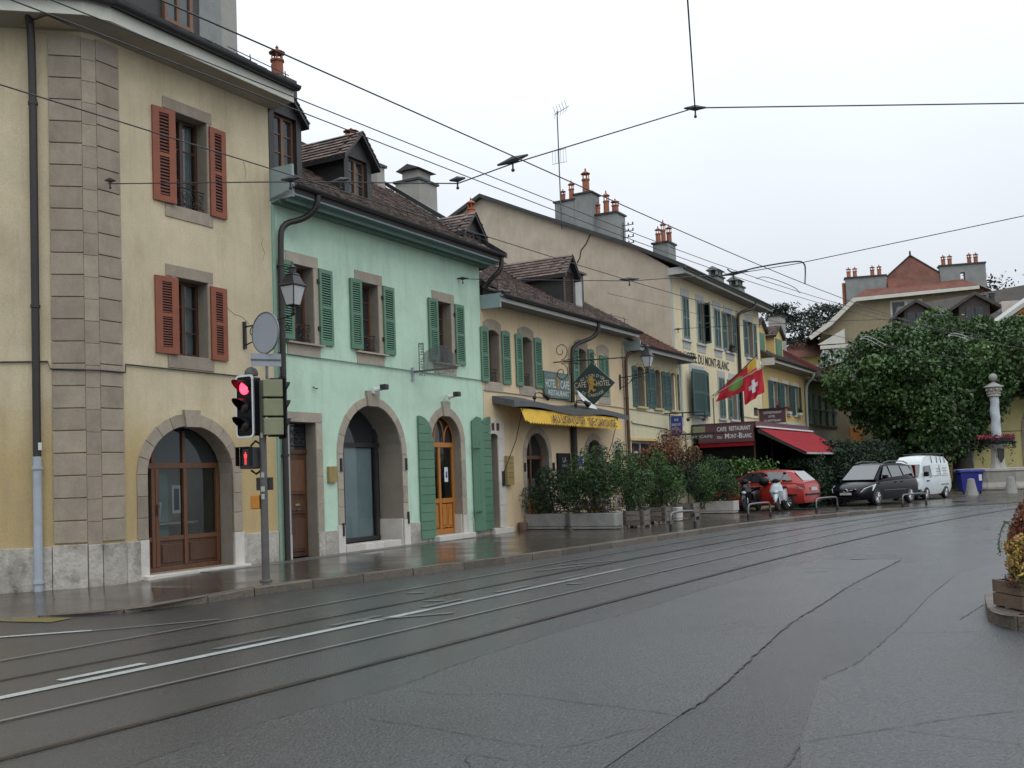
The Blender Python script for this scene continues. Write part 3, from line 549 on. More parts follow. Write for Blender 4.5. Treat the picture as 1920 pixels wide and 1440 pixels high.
def dormer(b, x0, x1, z0, zw, zr, yf, yback, ov=.18, wmat='slate', side='slate', tmat='tiles', win='window', wz=None, name='dormer', gmat='zinc_dark'):
    """gabled dormer: front at y=yf, ridge runs back to yback"""
    c = (x0+x1)/2; m = MB()
    wx0, wx1 = x0+(x1-x0)*.16, x1-(x1-x0)*.16; wz0, wz1 = wz or (z0+.1, zw-.02)
    d = MB(); P = [(x0, z0), (x1, z0), (x1, zw), (c, zr), (x0, zw)]
    tr = tessellate_polygon([[Vector((x, z, 0)) for x, z in P], [Vector((x, z, 0)) for x, z in ((wx0, wz0), (wx1, wz0), (wx1, wz1), (wx0, wz1))]])
    pts = P+[(wx0, wz0), (wx1, wz0), (wx1, wz1), (wx0, wz1)]; fs = []
    for t3 in tr:
        a, e, g_ = [pts[k] for k in t3]; s_ = (e[0]-a[0])*(g_[1]-a[1])-(e[1]-a[1])*(g_[0]-a[0]); fs.append(tuple(t3) if s_ > 0 else tuple(t3)[::-1])
    d.add([(x, yf, z) for x, z in pts], fs)
    for (xa, za), (xb, zb) in zip([(wx0, wz0), (wx1, wz0), (wx1, wz1), (wx0, wz1)], [(wx1, wz0), (wx1, wz1), (wx0, wz1), (wx0, wz0)]): d.quad((xa, yf, za), (xa, yf+.15, za), (xb, yf+.15, zb), (xb, yf, zb))
    d.quad((x0, yback, z0), (x0, yf, z0), (x0, yf, zw), (x0, yback, zw)); d.quad((x1, yf, z0), (x1, yback, z0), (x1, yback, zw), (x1, yf, zw))
    dr = d.obj(name, wmat, b, frame=FF)
    # gable boards and roof
    m = MB()
    for sg in (-1, 1):
        xe = c+sg*((x1-x0)/2+ov); ze = zw-(zr-zw)*ov/((x1-x0)/2)
        A = (c, zr+.05); E = (xe, ze+.05); th = .09
        m.prism([A, E, (E[0], E[1]-th), (A[0], A[1]-th)][::-sg], yf-ov, yback)
    m.obj('dormer_roof', gmat, dr, frame=FF)
    for sg in (-1, 1):
        xe = c+sg*((x1-x0)/2+ov); ze = zw-(zr-zw)*ov/((x1-x0)/2)
        L = math.hypot(xe-c, zr-ze); nr = max(3, int(L/.13)); nt = max(3, int((yback-yf+ov)/.2)); t_ = MB()
        for r_ in range(nr):
            for q in range(nt):
                f0, f1 = r_/nr, min(1, (r_+1.25)/nr); ya = yf-ov-.02+(yback-yf+ov)*q/nt+.1*(r_ % 2)*(q > 0); yb = ya+(yback-yf+ov)/nt*.95
                def Pp(f, l): return (xe+(c-xe)*f+sg*l*.5, ze+.06+(zr-ze)*f+l)
                (xa, za), (xb, zb) = Pp(f0, .03+.006*rng.random()), Pp(f1, .0); (xc, zc) = Pp(f0, 0)
                q4 = [(xa, ya, za), (xa, yb, za), (xb, yb, zb), (xb, ya, zb)]
                t_.add(q4+[(xc, ya, zc), (xc, yb, zc)], [(0, 1, 2, 3)[::sg], (4, 5, 1, 0)[::sg], (0, 3, 4)[::sg]])
        t_.obj('tiles', tmat, dr, frame=FF, kind='stuff')
    if win == 'window':
        win_sub(dr, wx0, wx1, wz0, wz1, yf+.1)
    return dr, (wx0, wx1, wz0, wz1)
def win_sub(dr, x0, x1, z0, z1, y, mat='wood_pale', nz=3):
    m = MB(); bar = .05; c = (x0+x1)/2
    m.box(x0, x0+bar, y, y+.05, z0, z1).box(x1-bar, x1, y, y+.05, z0, z1).box(x0+bar, x1-bar, y, y+.05, z0, z0+bar).box(x0+bar, x1-bar, y, y+.05, z1-bar, z1).box(c-bar*.8, c+bar*.8, y-.01, y+.05, z0+bar, z1-bar)
    for k in range(1, nz): z = z0+(z1-z0)*k/nz; m.box(x0+bar, c-bar*.8, y+.01, y+.035, z-.012, z+.012).box(c+bar*.8, x1-bar, y+.01, y+.035, z-.012, z+.012)
    m.obj('window_frame', mat, dr, frame=FF)
    for xa, xb in ((x0+bar, c-bar*.8), (c+bar*.8, x1-bar)):
        for k in range(nz): za, zb = z0+(z1-z0)*k/nz, z0+(z1-z0)*(k+1)/nz; MB().quad((xa, y+.03, za), (xb, y+.03, za), (xb, y+.03, zb), (xa, y+.03, zb)).obj('pane', 'dark_glass', dr, frame=FF)
    MB().quad((x0, y+.4, z0), (x1, y+.4, z0), (x1, y+.4, z1), (x0, y+.4, z1)).obj('room_shade', 'room_shade', dr, frame=FF)
def chimney(b, x0, x1, y0, y1, z0, z1, mat='chimney_grey', pots=(), cap=.06, pmat='terracotta', flare=0):
    m = MB(); m.box(x0, x1, y0, y1, z0, z1); c = m.obj('chimney', mat, b, frame=FF)
    MB().box(x0-cap, x1+cap, y0-cap, y1+cap, z1, z1+.07).obj('chimney_cap', 'slate', c, frame=FF)
    for x, y, h, r in pots:
        q = MB(); pot(q, x, y, z1+.07, h, r); q.obj('chimney_pot', pmat, c, frame=FF)
    return c
# ============================================================ yellow corner house
A = building('corner_house', 'yellow corner house with stone quoins and rust red shutters', 0)
ZT = 9.2
archA = hole(.60, 2.62, .17, 2.73, .86)
# corner geometry in the street frame: chamfer and left face
CS, CI = -.36, 0.0             # end of the facade plane
inv = FF.inverted()
def l2(x, y): v = inv @ Vector((x, y, 0)); return (v.x, v.y)
P2 = l2(-6.86, 16.73); dl = (FF.to_3x3().inverted() @ Vector((-.975, -.221, 0))); dl = (dl.x, dl.y)
def lf(t, o=0.):               # point on the left face at distance t from the chamfer, o outwards
    nx, ny = dl[1], -dl[0]
    if ny > 0: nx, ny = -nx, -ny
    return (P2[0]+dl[0]*t+nx*o, P2[1]+dl[1]*t+ny*o)
wall(A, 'yellow_plaster', [(CS, -.05), (3.82, -.05), (3.82, ZT), (CS, ZT)], [(hole(1.33, 2.13, 6.67, 8.38), .27), (hole(1.33, 2.08, 3.98, 5.37), .27), (archA, .33)])
m = MB(); m.quad((*P2, -.05), (CS, 0, -.05), (CS, 0, ZT), (*P2, ZT)); q = lf(9); m.quad((*q, -.05), (*P2, -.05), (*P2, ZT), (*q, ZT)); m.obj('wall', 'yellow_plaster', A, frame=FF)
shell(A, -1.2, 3.82, 7, 0, ZT, 'yellow_plaster', left=False, y0=.02)
# quoins: separate stone blocks
nb = 23; z0q = .80; hq = (ZT-.1-z0q)/nb
for k in range(nb):
    za, zb = z0q+k*hq+.009, z0q+(k+1)*hq-.009
    pbox(A, 'quoin_block', 'molasse', -.34, .12, -.035, .02, za, zb, .006)
    m = MB(); a, c = lf(.0), lf(.50); a2, c2 = lf(.0, .035), lf(.50, .035)
    m.prism([a2, c2, c, a], za, zb, 'z'); m.obj('quoin_block', 'molasse', A, frame=FF, bev=.006)
for k in range(nb):
    za, zb = z0q+(k-.08)*hq+.003, z0q+(k+.92)*hq-.003; a = lf(-.005, .03)
    m = MB(); m.prism([lf(-.004, .028), (-.345, -.028), (-.345, .02), lf(-.004, -.03)], za, zb, 'z'); m.obj('quoin_block', 'molasse', A, frame=FF, bev=.004)
# plinth
for xa, xb in ((-.34, .12), (.125, .41)): pbox(A, 'plinth_stone', 'limestone', xa, xb, -.05, .02, -.05, .765, .012)
pbox(A, 'plinth_stone', 'limestone', 2.86, 3.80, -.05, .02, .0, .72, .012)
m = MB(); m.prism([lf(0, .06), lf(.52, .06), lf(.52, -.02), lf(0, -.02)], -.05, .78, 'z'); m.obj('plinth_stone', 'limestone', A, frame=FF, bev=.012)
m = MB(); m.prism([(P2[0]-.02, P2[1]-.05), (CS, -.05), (CS, .02), (P2[0], P2[1]+.03)], -.05, .77, 'z'); m.obj('plinth_stone', 'limestone', A, frame=FF, bev=.012)
for k in range(5):
    m = MB(); m.prism([lf(.53+k*1.3, .05), lf(.52+(k+1)*1.3, .05), lf(.52+(k+1)*1.3, -.02), lf(.53+k*1.3, -.02)], -.05, .76, 'z'); m.obj('plinth_stone', 'limestone', A, frame=FF, bev=.012)
# string cable across the wall
m = MB(); m.tube([(*lf(6, .03), 3.72), (*lf(.56, .03), 3.72), (*lf(.52, .055), 3.60), (*lf(-.03, .055), 3.58), (-.36, -.055, 3.58), (.14, -.055, 3.58), (.17, -.03, 3.72), (3.1, -.03, 3.70)], .014, 5); m.obj('cable', 'zinc_dark', A, frame=FF)
for P in ([(2.55, 5.0), (2.75, 4.88), (2.95, 4.86), (3.15, 4.74)], [(3.60, 6.5), (3.54, 6.38), (3.63, 6.2), (3.57, 6.05)], [(3.1, 7.9), (3.16, 7.7), (3.12, 7.55)]): MB().tube([(x, -.003, z) for x, z in P], .004, 4).obj('crack', 'stone_reveal', A, frame=FF)
# windows
for (x0, x1, z0, z1, gd) in ((1.33, 2.13, 6.67, 8.38, 1), (1.33, 2.08, 3.98, 5.37, 0)):
    pbox(A, 'lintel', 'molasse', x0-.24, x1+.13, -.02, .03, z1+.003, z1+.21, .004); pbox(A, 'sill', 'molasse', x0-.22, x1+.12, -.02, .03, z0-.235, z0-.003, .004)
    pbox(A, 'jamb_stone', 'molasse', x1+.003, x1+.12, -.018, .03, z0, z1, .003); pbox(A, 'jamb_stone', 'molasse', x0-.12, x0-.003, -.018, .03, z0, z1, .003)
    win_frame(A, x0, x1, z0, z1, .24, 'wood_dark', nz=3, dark=True)
    if gd: rail_iron(A, x0+.02, x1-.02, z0+.03, .36, .08)
    shutter(A, x0-.50, x0-.02, z0-.0, z1-.03, y=-.085, ang=-6, hinge='r', mat='rust_paint', smat='rust_dark', n=24, border=.07, side=.14)
    shutter(A, x1+.04, x1+.46, z0-.02, z1-.05, y=-.06, ang=2, hinge='l', mat='rust_paint', smat='rust_dark', n=24, border=.07, side=.12)
# shop arch
stones_arch(A, .60, 2.62, .10, 1.87, .86, .22, 'molasse', foot=.77, footmat='white_stone', keyh=.16, nst=11)
y = .33; fr = MB()
fr.box(.60, 2.62, y, y+.08, .17, .25).box(.60, 2.62, y, y+.09, 1.98, 2.08)
for x in (.60, .98, 1.07, 1.72, 2.52): fr.box(x, x+.08, y-.01, y+.08, .25, 1.98)
for x in (1.00, 1.72): fr.box(x, x+.07, y, y+.08, 2.08, 2.66)
fr.box(.68, 2.52, y, y+.08, .70, .78); sf = fr.obj('shop_front', 'wood_brown', A, frame=FF, bev=.006)
for xa, xb in ((.68, .98), (1.15, 1.72), (1.80, 2.52)):
    MB().box(xa, xb, y+.02, y+.05, .25, .70).box(xa+.06, xb-.06, y, y+.03, .31, .64).obj('door_panel', 'wood_dark', sf, frame=FF, bev=.008)
    MB().quad((xa, y+.04, .78), (xb, y+.04, .78), (xb, y+.04, 1.98), (xa, y+.04, 1.98)).obj('pane', 'glass', sf, frame=FF)
for xa, xb in ((.60, 1.0), (1.07, 1.72), (1.79, 2.62)): MB().quad((xa, y+.04, 2.08), (xb, y+.04, 2.08), (xb, y+.04, 2.73), (xa, y+.04, 2.73)).obj('pane', 'dark_glass', sf, frame=FF)
MB().box(1.085, 1.10, y-.03, y, 1.15, 1.35).obj('door_handle', 'iron', sf, frame=FF)
m = MB(); m.box(.5, .52, y+.1, 2.2, .1, 2.9).box(2.9, 2.92, y+.1, 2.2, .1, 2.9).box(.5, 2.9, 1.5, 1.52, .1, 2.9).box(.5, 2.9, y+.1, 2.2, .1, .12); m.obj('shop_interior', 'shop_wall', A, frame=FF)
MB().box(1.15, 1.45, 1.46, 1.49, .8, 1.9).obj('wall_panel', 'shop_brown', A, frame=FF); MB().box(2.0, 2.25, 1.3, 1.33, .5, 1.9).obj('wall_panel', 'shop_green', A, frame=FF)
MB().box(1.15, 2.6, .9, 1.3, .96, 1.0).obj('shelf', 'shop_wall', A, frame=FF)
c = MB()
for k in range(8): c.quad((.68+.035*k, y+.2+.02*(k % 2), .3), (.68+.035*(k+1), y+.2+.02*((k+1) % 2), .3), (.68+.035*(k+1), y+.2+.02*((k+1) % 2), 1.98), (.68+.035*k, y+.2+.02*(k % 2), 1.98))
c.obj('curtain', 'curtain_blue', A, frame=FF)
for nm, X, lab, ti in (('picture_frame', (1.22, .75, 1.02, .34, .36), 'framed picture in white mount leaning on the shop window shelf', .25), ('picture_frame', (1.93, .85, 1.16, .22, .52), 'narrow framed picture in white mount hanging behind the right shop pane', 0)):
    x, y_, z, w, h = X; W = FF @ Matrix.Translation((x, y_, z)) @ Matrix.Rotation(ti*.5, 4, 'X')
    t = thing(nm, lab, 'picture', W, 'pictures in the shop window')
    m = MB(); m.box(0, w, 0, .02, 0, h); m.obj('mount', 'white_gloss', t, frame=W); MB().box(.05, w-.05, -.004, -.001, .06, h-.06).obj('print', 'slate', t, frame=W)
pbox(A, 'door_step', 'white_stone', .45, 2.9, -.16, .33, .05, .165, .01)
# eave, gutter and mansard
eave(A, -.46, 3.98, .52, 9.17, 9.24, .24, 'fascia_white', 'soffit', r=.09)
m = MB(); e0, e1, w0 = lf(9, .52), lf(-.13, .52), lf(9)
m.add([(*e0, 9.24), (*e1, 9.24), (-.46, -.52, 9.24), (*w0, 9.17), (*P2, 9.17), (CS, 0, 9.17)], [(0, 1, 4, 3), (1, 2, 5, 4)]); m.obj('soffit', 'soffit', A, frame=FF)
m = MB(); m.prism([(-.46, -.545), e1, e0, lf(9, .55), lf(-.14, .55), (-.46, -.555)], 9.22, 9.48, 'z'); m.obj('fascia', 'fascia_white', A, frame=FF)
m = MB(); m.tube([(*lf(9, .64), 9.53), (*lf(-.16, .64), 9.53), (-.45, -.64, 9.53)], .09, 8); m.obj('gutter', 'zinc_dark', A, frame=FF, smooth=True)
m = MB(); m.add([(*lf(9, .55), 9.55), (*lf(-.15, .55), 9.55), (-.46, -.55, 9.55), (4.0, -.55, 9.55), (4.0, 3.2, 12.0), (-.46, 3.2, 12.0), (*lf(9, -3.2), 12.0), (4.0, 3.2, 9.3), (4., 0, 9.3)],
    [(0, 1, 2, 5, 6), (2, 3, 4, 5), (3, 8, 7, 4)]); m.obj('roof', 'slate', A, frame=FF)
roof_tiles(A, -.46, 4.02, -.56, 9.57, 3.2, 12.02, 'slate', tw=.22, ex=.2)
# roof window box and rendered dormer cheek
pbox(A, 'dormer_wall', 'slate', .3, 2.60, .62, 2.6, 9.8, 13.2); pbox(A, 'dormer_cheek', 'chimney_grey', 2.62, 3.20, .60, 2.6, 9.8, 13.2); pbox(A, 'chimney', 'chimney_warm', 3.202, 3.66, .62, 2.6, 9.8, 13.4)
wf = MB(); wf.box(1.70, 1.77, .55, .62, 10.4, 12.4).box(2.0, 2.07, .55, .62, 10.4, 12.4).box(2.32, 2.40, .55, .62, 10.4, 12.4).box(1.70, 2.40, .54, .62, 10.33, 10.40); wfo = wf.obj('dormer_window', 'wood_pale', A, frame=FF)
for xa, xb in ((1.77, 2.0), (2.07, 2.32)): MB().quad((xa, .59, 10.4), (xb, .59, 10.4), (xb, .59, 12.4), (xa, .59, 12.4)).obj('pane', 'glass', wfo, frame=FF); MB().quad((xa, .612, 10.4), (xb, .612, 10.4), (xb, .612, 12.4), (xa, .612, 12.4)).obj('curtain', 'curtain', wfo, frame=FF)
m = MB()
for s_ in (3.0, 3.6, 4.0): m.tube([(s_, -.35, 9.65), (s_, -.32, 9.92)], .012, 5)
m.tube([(2.4, -.33, 9.86), (4.1, -.33, 9.86)], .010, 5).tube([(2.4, -.34, 9.76), (4.1, -.34, 9.76)], .008, 5); m.obj('snow_guard', 'iron', A, frame=FF)
m = MB(); pot(m, 5.85, 1.5, 10.75, .72, .14); m.obj('chimney_pot', 'terracotta', A, frame=FF); pbox(A, 'chimney', 'slate', 5.55, 6.15, 1.2, 1.8, 8.6, 10.74)
# downpipe on the left face: dark above, grey lead below
px_ = lf(.72, .10)
downpipe(A, [(*lf(.72, .5), 9.45), (*lf(.72, .45), 9.3), (*px_, 9.1), (*px_, 5), (*px_, 2.2)], .062, 'pipe_dark', rings=[(*px_, 7.9), (*px_, 4.6)])
downpipe(A, [(*px_, 2.2), (*px_, 1.2), (*px_, .0)], .072, 'pipe_grey', rings=[(*px_, 2.02), (*px_, .22)])
MB().box(px_[0]-.03, px_[0]+.03, px_[1]-.075, px_[1]-.066, 2.3, 2.42).obj('sticker', 'letter_white', A, frame=FF)
# ============================================================ green townhouse
G_ = building('green_townhouse', 'mint green townhouse with green louvred shutters and two stone arches', 3.84)
GT = 7.28
gw = [(4.40, 5.08, 4.53, 6.13), (6.68, 7.35, 4.53, 6.09), (9.77, 10.45, 4.53, 6.07)]
ga1 = (5.90, 8.10, 2.23, 1.10); ga2 = (9.36, 10.70, 2.54, .67)
wall(G_, 'green_plaster', [(3.82, 0), (11.93, 0), (11.93, GT), (3.82, GT)], [(hole(*w), .27) for w in gw]+[(hole(4.22, 5.04, .12, 2.88), .27), (hole(ga1[0], ga1[1], .14, ga1[2]+ga1[3], ga1[3]), .66), (hole(ga2[0], ga2[1], .25, ga2[2]+ga2[3], ga2[3]), .24)])
shell(G_, 3.84, 11.93, 7, 0, GT, 'green_plaster', left=False)
for x0, x1, z0, z1 in gw:
    pbox(G_, 'lintel', 'molasse_warm', x0-.18, x1+.16, -.018, .03, z1+.003, z1+.24, .004); pbox(G_, 'apron_stone', 'molasse_warm', x0-.17, x1+.17, -.018, .03, z0-.28, z0-.055, .004)
    MB().prism([(-.10, z0-.05), (-.10, z0-.015), (-.02, z0), (.03, z0), (.03, z0-.05)], x0-.22, x1+.24, 'x').obj('sill', 'molasse_warm', G_, frame=FF)
    pbox(G_, 'jamb_stone', 'molasse_warm', x1+.003, x1+.15, -.018, .03, z0, z1, .003); pbox(G_, 'jamb_stone', 'molasse_warm', x0-.15, x0-.003, -.018, .03, z0, z1, .003)
    win_frame(G_, x0, x1, z0, z1, .24, 'wood_brown', nz=4, glass='dark_glass'); rail_iron(G_, x0+.02, x1-.02, z0+.03, .36, .10)
    shutter(G_, x0-.40, x0-.03, z0+.02, z1+.02, y=-.09, ang=-5, hinge='r'); shutter(G_, x1+.15, x1+.60, z0+.0, z1+.02, y=-.06, ang=2, hinge='l')
    for zz in (z0+.3, z1-.3): pbox(G_, 'hinge', 'iron', x1+.10, x1+.16, -.06, -.02, zz, zz+.08)
MB().tube([(3.86, -.03, 4.25), (11.9, -.03, 4.20)], .013, 5).obj('cable', 'soffit_green', G_, frame=FF)
# front door
for xa, xb, za, zb, mt in ((4.13, 4.21, .12, .62, 'white_stone'), (5.04, 5.24, .12, .62, 'limestone')): pbox(G_, 'jamb_stone', mt, xa, xb, -.03, .03, za, zb, .005)
for k in range(4):
    za, zb = .63+k*.5625, .622+(k+1)*.5625
    for xa, xb in ((4.08, 4.21), (5.045, 5.24)): pbox(G_, 'jamb_stone', 'molasse_warm', xa, xb, -.02, .03, za, zb, .005)
pbox(G_, 'lintel', 'molasse_warm', 4.08, 5.24, -.02, .03, 2.885, 3.09, .005)
dm = MB(); dm.box(4.22, 5.04, .27, .31, .14, 2.25).box(4.22, 5.04, .24, .30, 2.25, 2.33)
dd = dm.obj('front_door', 'wood_dark', G_, frame=FF)
for (xa, xb, za, zb) in ((4.32, 4.94, 1.42, 2.12), (4.32, 4.94, 1.02, 1.30), (4.32, 4.94, .25, .92)):
    m = MB(); m.box(xa, xb, .235, .27, za, zb).box(xa+.05, xb-.05, .22, .235, za+.05, zb-.05); m.obj('door_panel', 'wood_dark' if zb < 1.4 else 'wood_brown', dd, frame=FF, bev=.006)
MB().box(4.6, 4.72, .20, .22, 1.18, 1.22).obj('letter_slot', 'brass', dd, frame=FF); MB().tube([(4.62, .19, 1.10), (4.70, .19, 1.10)], .012, 6).obj('door_handle', 'steel', dd, frame=FF)
MB().quad((4.22, .29, 2.33), (5.04, .29, 2.33), (5.04, .29, 2.88), (4.22, .29, 2.88)).obj('pane', 'dark_glass', dd, frame=FF)
rail_iron(G_, 4.26, 5.0, 2.36, .46, .27, 'transom_grille')
# plinth
for xa, xb in ((5.25, 5.69), (8.32, 9.05), (11.19, 11.92)): pbox(G_, 'plinth_stone', 'limestone', xa, xb, -.03, .02, .05, .62, .008)
stones_arch(G_, ga1[0], ga1[1], .10, ga1[2], ga1[3], .19, 'molasse_warm', foot=.72, keyh=.32, jn=4)
stones_arch(G_, ga2[0], ga2[1], .12, ga2[2], ga2[3], .21, 'molasse_warm', foot=.70, keyh=.34, jn=4)
# white stone return inside the first arch
pbox(G_, 'jamb_stone', 'white_stone', 8.05, 8.095, .01, .64, .12, .74); pbox(G_, 'jamb_stone', 'white_stone', 10.66, 10.695, .01, .22, .2, .72)
# glazed shop front in the first arch
y = .62; m = MB(); m.box(5.9, 8.1, y, y+.06, .27, .36).box(5.9, 8.1, y-.01, y+.07, 2.42, 2.52)
for x in (5.93, 6.62, 7.90): m.box(x, x+.10, y-.02, y+.06, .36, 3.3)
s2 = m.obj('shop_front', 'slate', G_, frame=FF)
for xa, xb in ((6.03, 6.62), (6.72, 7.9)):
    MB().quad((xa, y+.03, .36), (xb, y+.03, .36), (xb, y+.03, 2.42), (xa, y+.03, 2.42)).obj('pane', 'glass', s2, frame=FF); MB().quad((xa, y+.03, 2.52), (xb, y+.03, 2.52), (xb, y+.03, 3.3), (xa, y+.03, 3.3)).obj('pane', 'dark_glass', s2, frame=FF)
MB().box(6.75, 7.88, y+.10, y+.12, .36, 2.40).obj('frosted_panel', 'frosted', s2, frame=FF)
for k, (z, mt) in enumerate(((1.9, 'lamp_red'), (1.62, 'lamp_red'), (1.35, 'letter_pale'), (1.08, 'lamp_red'), (.75, 'black'))): MB().lathe([(.12, 0), (.15, .1), (.13, .2), (.05, .24)], 10, (6.32, y+.5, z)).obj('display_item', mt, s2, frame=FF, smooth=True)
X, Yv = U, Vector((0, 0, 1))
text('iseli', .20, 'letter_white', s2, wp(6.06, y-.03, 2.62), X, Yv, bold=.01)
for k in range(3): pbox(G_, 'step_stone', 'white_stone', 5.92+k*.68, 5.92+(k+1)*.68-.01, -.04, .36, .08, .27, .012)
pbox(G_, 'step_stone', 'white_stone', 9.25, 10.95, -.24, .42, .10, .245, .015)
# hinge irons of lost doors
for x, z in ((5.80, 2.0), (5.82, .62), (8.22, 2.0), (8.24, .75)): pbox(G_, 'hinge', 'iron', x-.02, x+.03, -.06, -.02, z-.14, z+.14)
# second arch: panelled double door with fanlight
y = .22; m = MB(); m.box(9.36, 10.70, y, y+.07, .25, .38).box(9.36, 10.70, y-.02, y+.08, 2.42, 2.54)
for x in (9.36, 9.985, 10.62): m.box(x, x+.09, y-.01, y+.07, .38, 2.42)
m.box(9.45, 10.62, y, y+.06, 1.02, 1.14)
d2 = m.obj('double_door', 'wood_orange', G_, frame=FF, bev=.006)
for xa, xb in ((9.45, 9.985), (10.075, 10.62)):
    MB().quad((xa, y+.03, 1.14), (xb, y+.03, 1.14), (xb, y+.03, 2.42), (xa, y+.03, 2.42)).obj('pane', 'glass', d2, frame=FF)
    c = (xa+xb)/2
    for a, e in ((xa+.02, c-.01), (c+.01, xb-.02)): MB().box(a, e, y+.02, y+.05, .40, 1.0).box(a+.04, e-.04, y, y+.03, .46, .94).obj('door_panel', 'wood_orange', d2, frame=FF, bev=.006)
MB().quad((9.36, y+.04, 2.54), (10.70, y+.04, 2.54), (10.70, y+.04, 3.21), (9.36, y+.04, 3.21)).obj('pane', 'dark_glass', d2, frame=FF)
m = MB()
for x in (9.59, 9.81, 10.03, 10.25, 10.47): pass
for c in (9.585, 10.03, 10.475):
    for sg in (-1, 1): m.tube([(c+sg*.22*math.cos(t), y-.01, 2.54+.62*math.sin(t)*(.9 if c == 10.03 else .68)) for t in np.linspace(0, 1.45, 8)], .018, 5)
m.tube([(10.03-.66*math.cos(t), y-.01, 2.54+.66*math.sin(t)) for t in np.linspace(0, math.pi, 18)], .022, 5); m.obj('fanlight_bars', 'wood_orange', d2, frame=FF)
MB().box(10.28, 10.44, y+.015, y+.02, 1.55, 1.92).obj('notice', 'letter_white', d2, frame=FF); MB().lathe([(.002, 0), (.03, .05), (.02, .1), (.025, .14), (.004, .18)], 8, (10.36, y+.01, 1.64)).obj('notice_mark', 'sign_blue', d2, frame=FF)
MB().box(9.36, 10.7, 1.2, 1.22, .2, 3.2).obj('shop_back_wall', 'frosted', G_, frame=FF)
MB().sph((10.1, .9, 1.95), .17).obj('lamp_globe', 'lamp_clear', G_, frame=FF, smooth=True)
# plank shutters of the second arch
def plank_shutter(x0, x1, z0, z1, ztop, hi, y, ang, hinge, n):
    W = FF @ Matrix.Translation((x0 if hinge == 'l' else x1, y, 0)) @ Matrix.Rotation(R(ang), 4, 'Z') @ Matrix.Translation((0 if hinge == 'l' else -(x1-x0), 0, 0))
    w = x1-x0; sh_ = link('door_shutter', MB().box(.03, w-.03, .03, .05, z0+.02, z1).mesh('door_shutter', 'green_paint'), G_, W)
    hgt = (ztop-z0)/n
    def cut(x): f = x/w if hi == 'r' else 1-x/w; return z1+(ztop-z1)*math.sqrt(max(0, 1-(1-f)**2))
    for k in range(n):
        za, zb = z0+k*hgt+.005, z0+(k+1)*hgt-.005
        xs = np.linspace(0, w, 9); P = [(x, za) for x in xs if cut(x) > za+.01]
        if len(P) < 2: continue
        P += [(x, min(zb, cut(x))) for x in xs[::-1] if cut(x) > za+.01]
        me = MB().prism(P, -.012, .03).mesh('plank', 'green_paint'); link('plank', me, sh_, W)
plank_shutter(8.76, 9.33, .20, 2.58, 3.16, 'l', -.09, -4, 'r', 14)
plank_shutter(11.40, 12.08, .26, 2.62, 3.24, 'r', -.14, 3, 'l', 14)
W = FF @ Matrix.Translation((11.22, -.05, 0)) @ Matrix.Rotation(R(-28), 4, 'Z'); link('door_shutter', MB().prism([(0, .25), (.34, .25), (.34, 3.0), (.28, 3.18), (.15, 3.22), (0, 3.1)], 0, .04).mesh('door_shutter', 'green_paint'), G_, W)
for z in (.75, 2.4): MB().box(11.05, 11.5, -.17, -.14, z, z+.05).obj('hinge', 'green_paint', G_, frame=FF)
# mail box and wall hook
m = MB(); m.box(5.37, 5.63, -.07, 0, 1.63, 1.97).box(5.40, 5.60, -.075, -.07, 1.66, 1.69); t = m.obj('mailbox', 'brass', frame=FF, at=(5.5, 0, 1.63), bev=.01, label='small brass coloured box on the green wall between door and big arch', cat='mailbox')
MB().tube([(4.98, -.01, 3.63), (5.0, -.05, 3.60), (5.04, -.06, 3.58), (5.08, -.05, 3.60)], .012, 5).obj('wall_hook', 'iron', G_, frame=FF)
# eave
eave(G_, 3.84, 12.15, .55, GT-.04, 7.36, .13, 'fascia_blue', 'soffit_green', r=.075)
for k in range(2): pbox(G_, 'soffit_board', 'soffit_green', 3.86, 12.1, -.22-k*.18, -.205-k*.18, 7.24, 7.30)
pbox(G_, 'eave_return', 'fascia_blue', 3.84, 3.90, -.57, .02, 7.30, 7.95)
roof_tiles(G_, 3.9, 12.15, -.60, 7.50, 5.3, 11.47)
MB().add([(12.15, -.60, 7.46), (12.15, 5.3, 11.45), (12.15, 5.3, 7.2), (12.15, 0, 7.2)], [(0, 3, 2, 1)]).obj('gable_end', 'slate', G_, frame=FF)
MB().prism([(-.72, 7.44), (5.3, 11.52), (5.3, 11.62), (-.72, 7.60)], 12.15, 12.24, 'x').obj('verge', 'zinc_dark', G_, frame=FF)
dormer(G_, 3.95, 4.95, 7.96, 9.24, 9.72, .10, 3.4, ov=.12)
dr, wz = dormer(G_, 6.76, 7.78, 8.14, 9.12, 9.66, .40, 3.2, ov=.16, wz=(8.22, 9.08))
dr, wz = dormer(G_, 11.2, 12.12, 7.85, 8.13, 8.62, .0, 2.2, ov=.12, wz=(7.98, 8.12))
m = MB()
for s_ in np.arange(8.3, 12.1, .75): m.tube([(s_, -.25, 7.85), (s_, -.22, 8.1)], .012, 5)
m.tube([(8.0, -.24, 8.05), (12.1, -.24, 8.05)], .009, 5).tube([(8.0, -.25, 7.95), (12.1, -.25, 7.95)], .008, 5); m.obj('snow_guard', 'iron', G_, frame=FF)
chimney(G_, 14.75, 15.75, 3.7, 4.6, 8.0, 10.95, 'chimney_warm'); pbox(G_, 'chimney', 'chimney_warm', 14.85, 15.55, 3.8, 4.4, 11.02, 11.32); MB().prism([(3.65, 11.32), (4.55, 11.32), (4.1, 11.50)], 14.7, 15.7, 'x').obj('chimney_cap', 'slate', G_, frame=FF)
chimney(G_, 11.25, 11.6, 2.75, 3.1, 8.5, 10.35, 'chimney_warm')
chimney(G_, 10.9, 11.45, 3.3, 3.8, 8.5, 10.98, 'chimney_warm', pots=[(11.18, 3.55, .45, .17)])
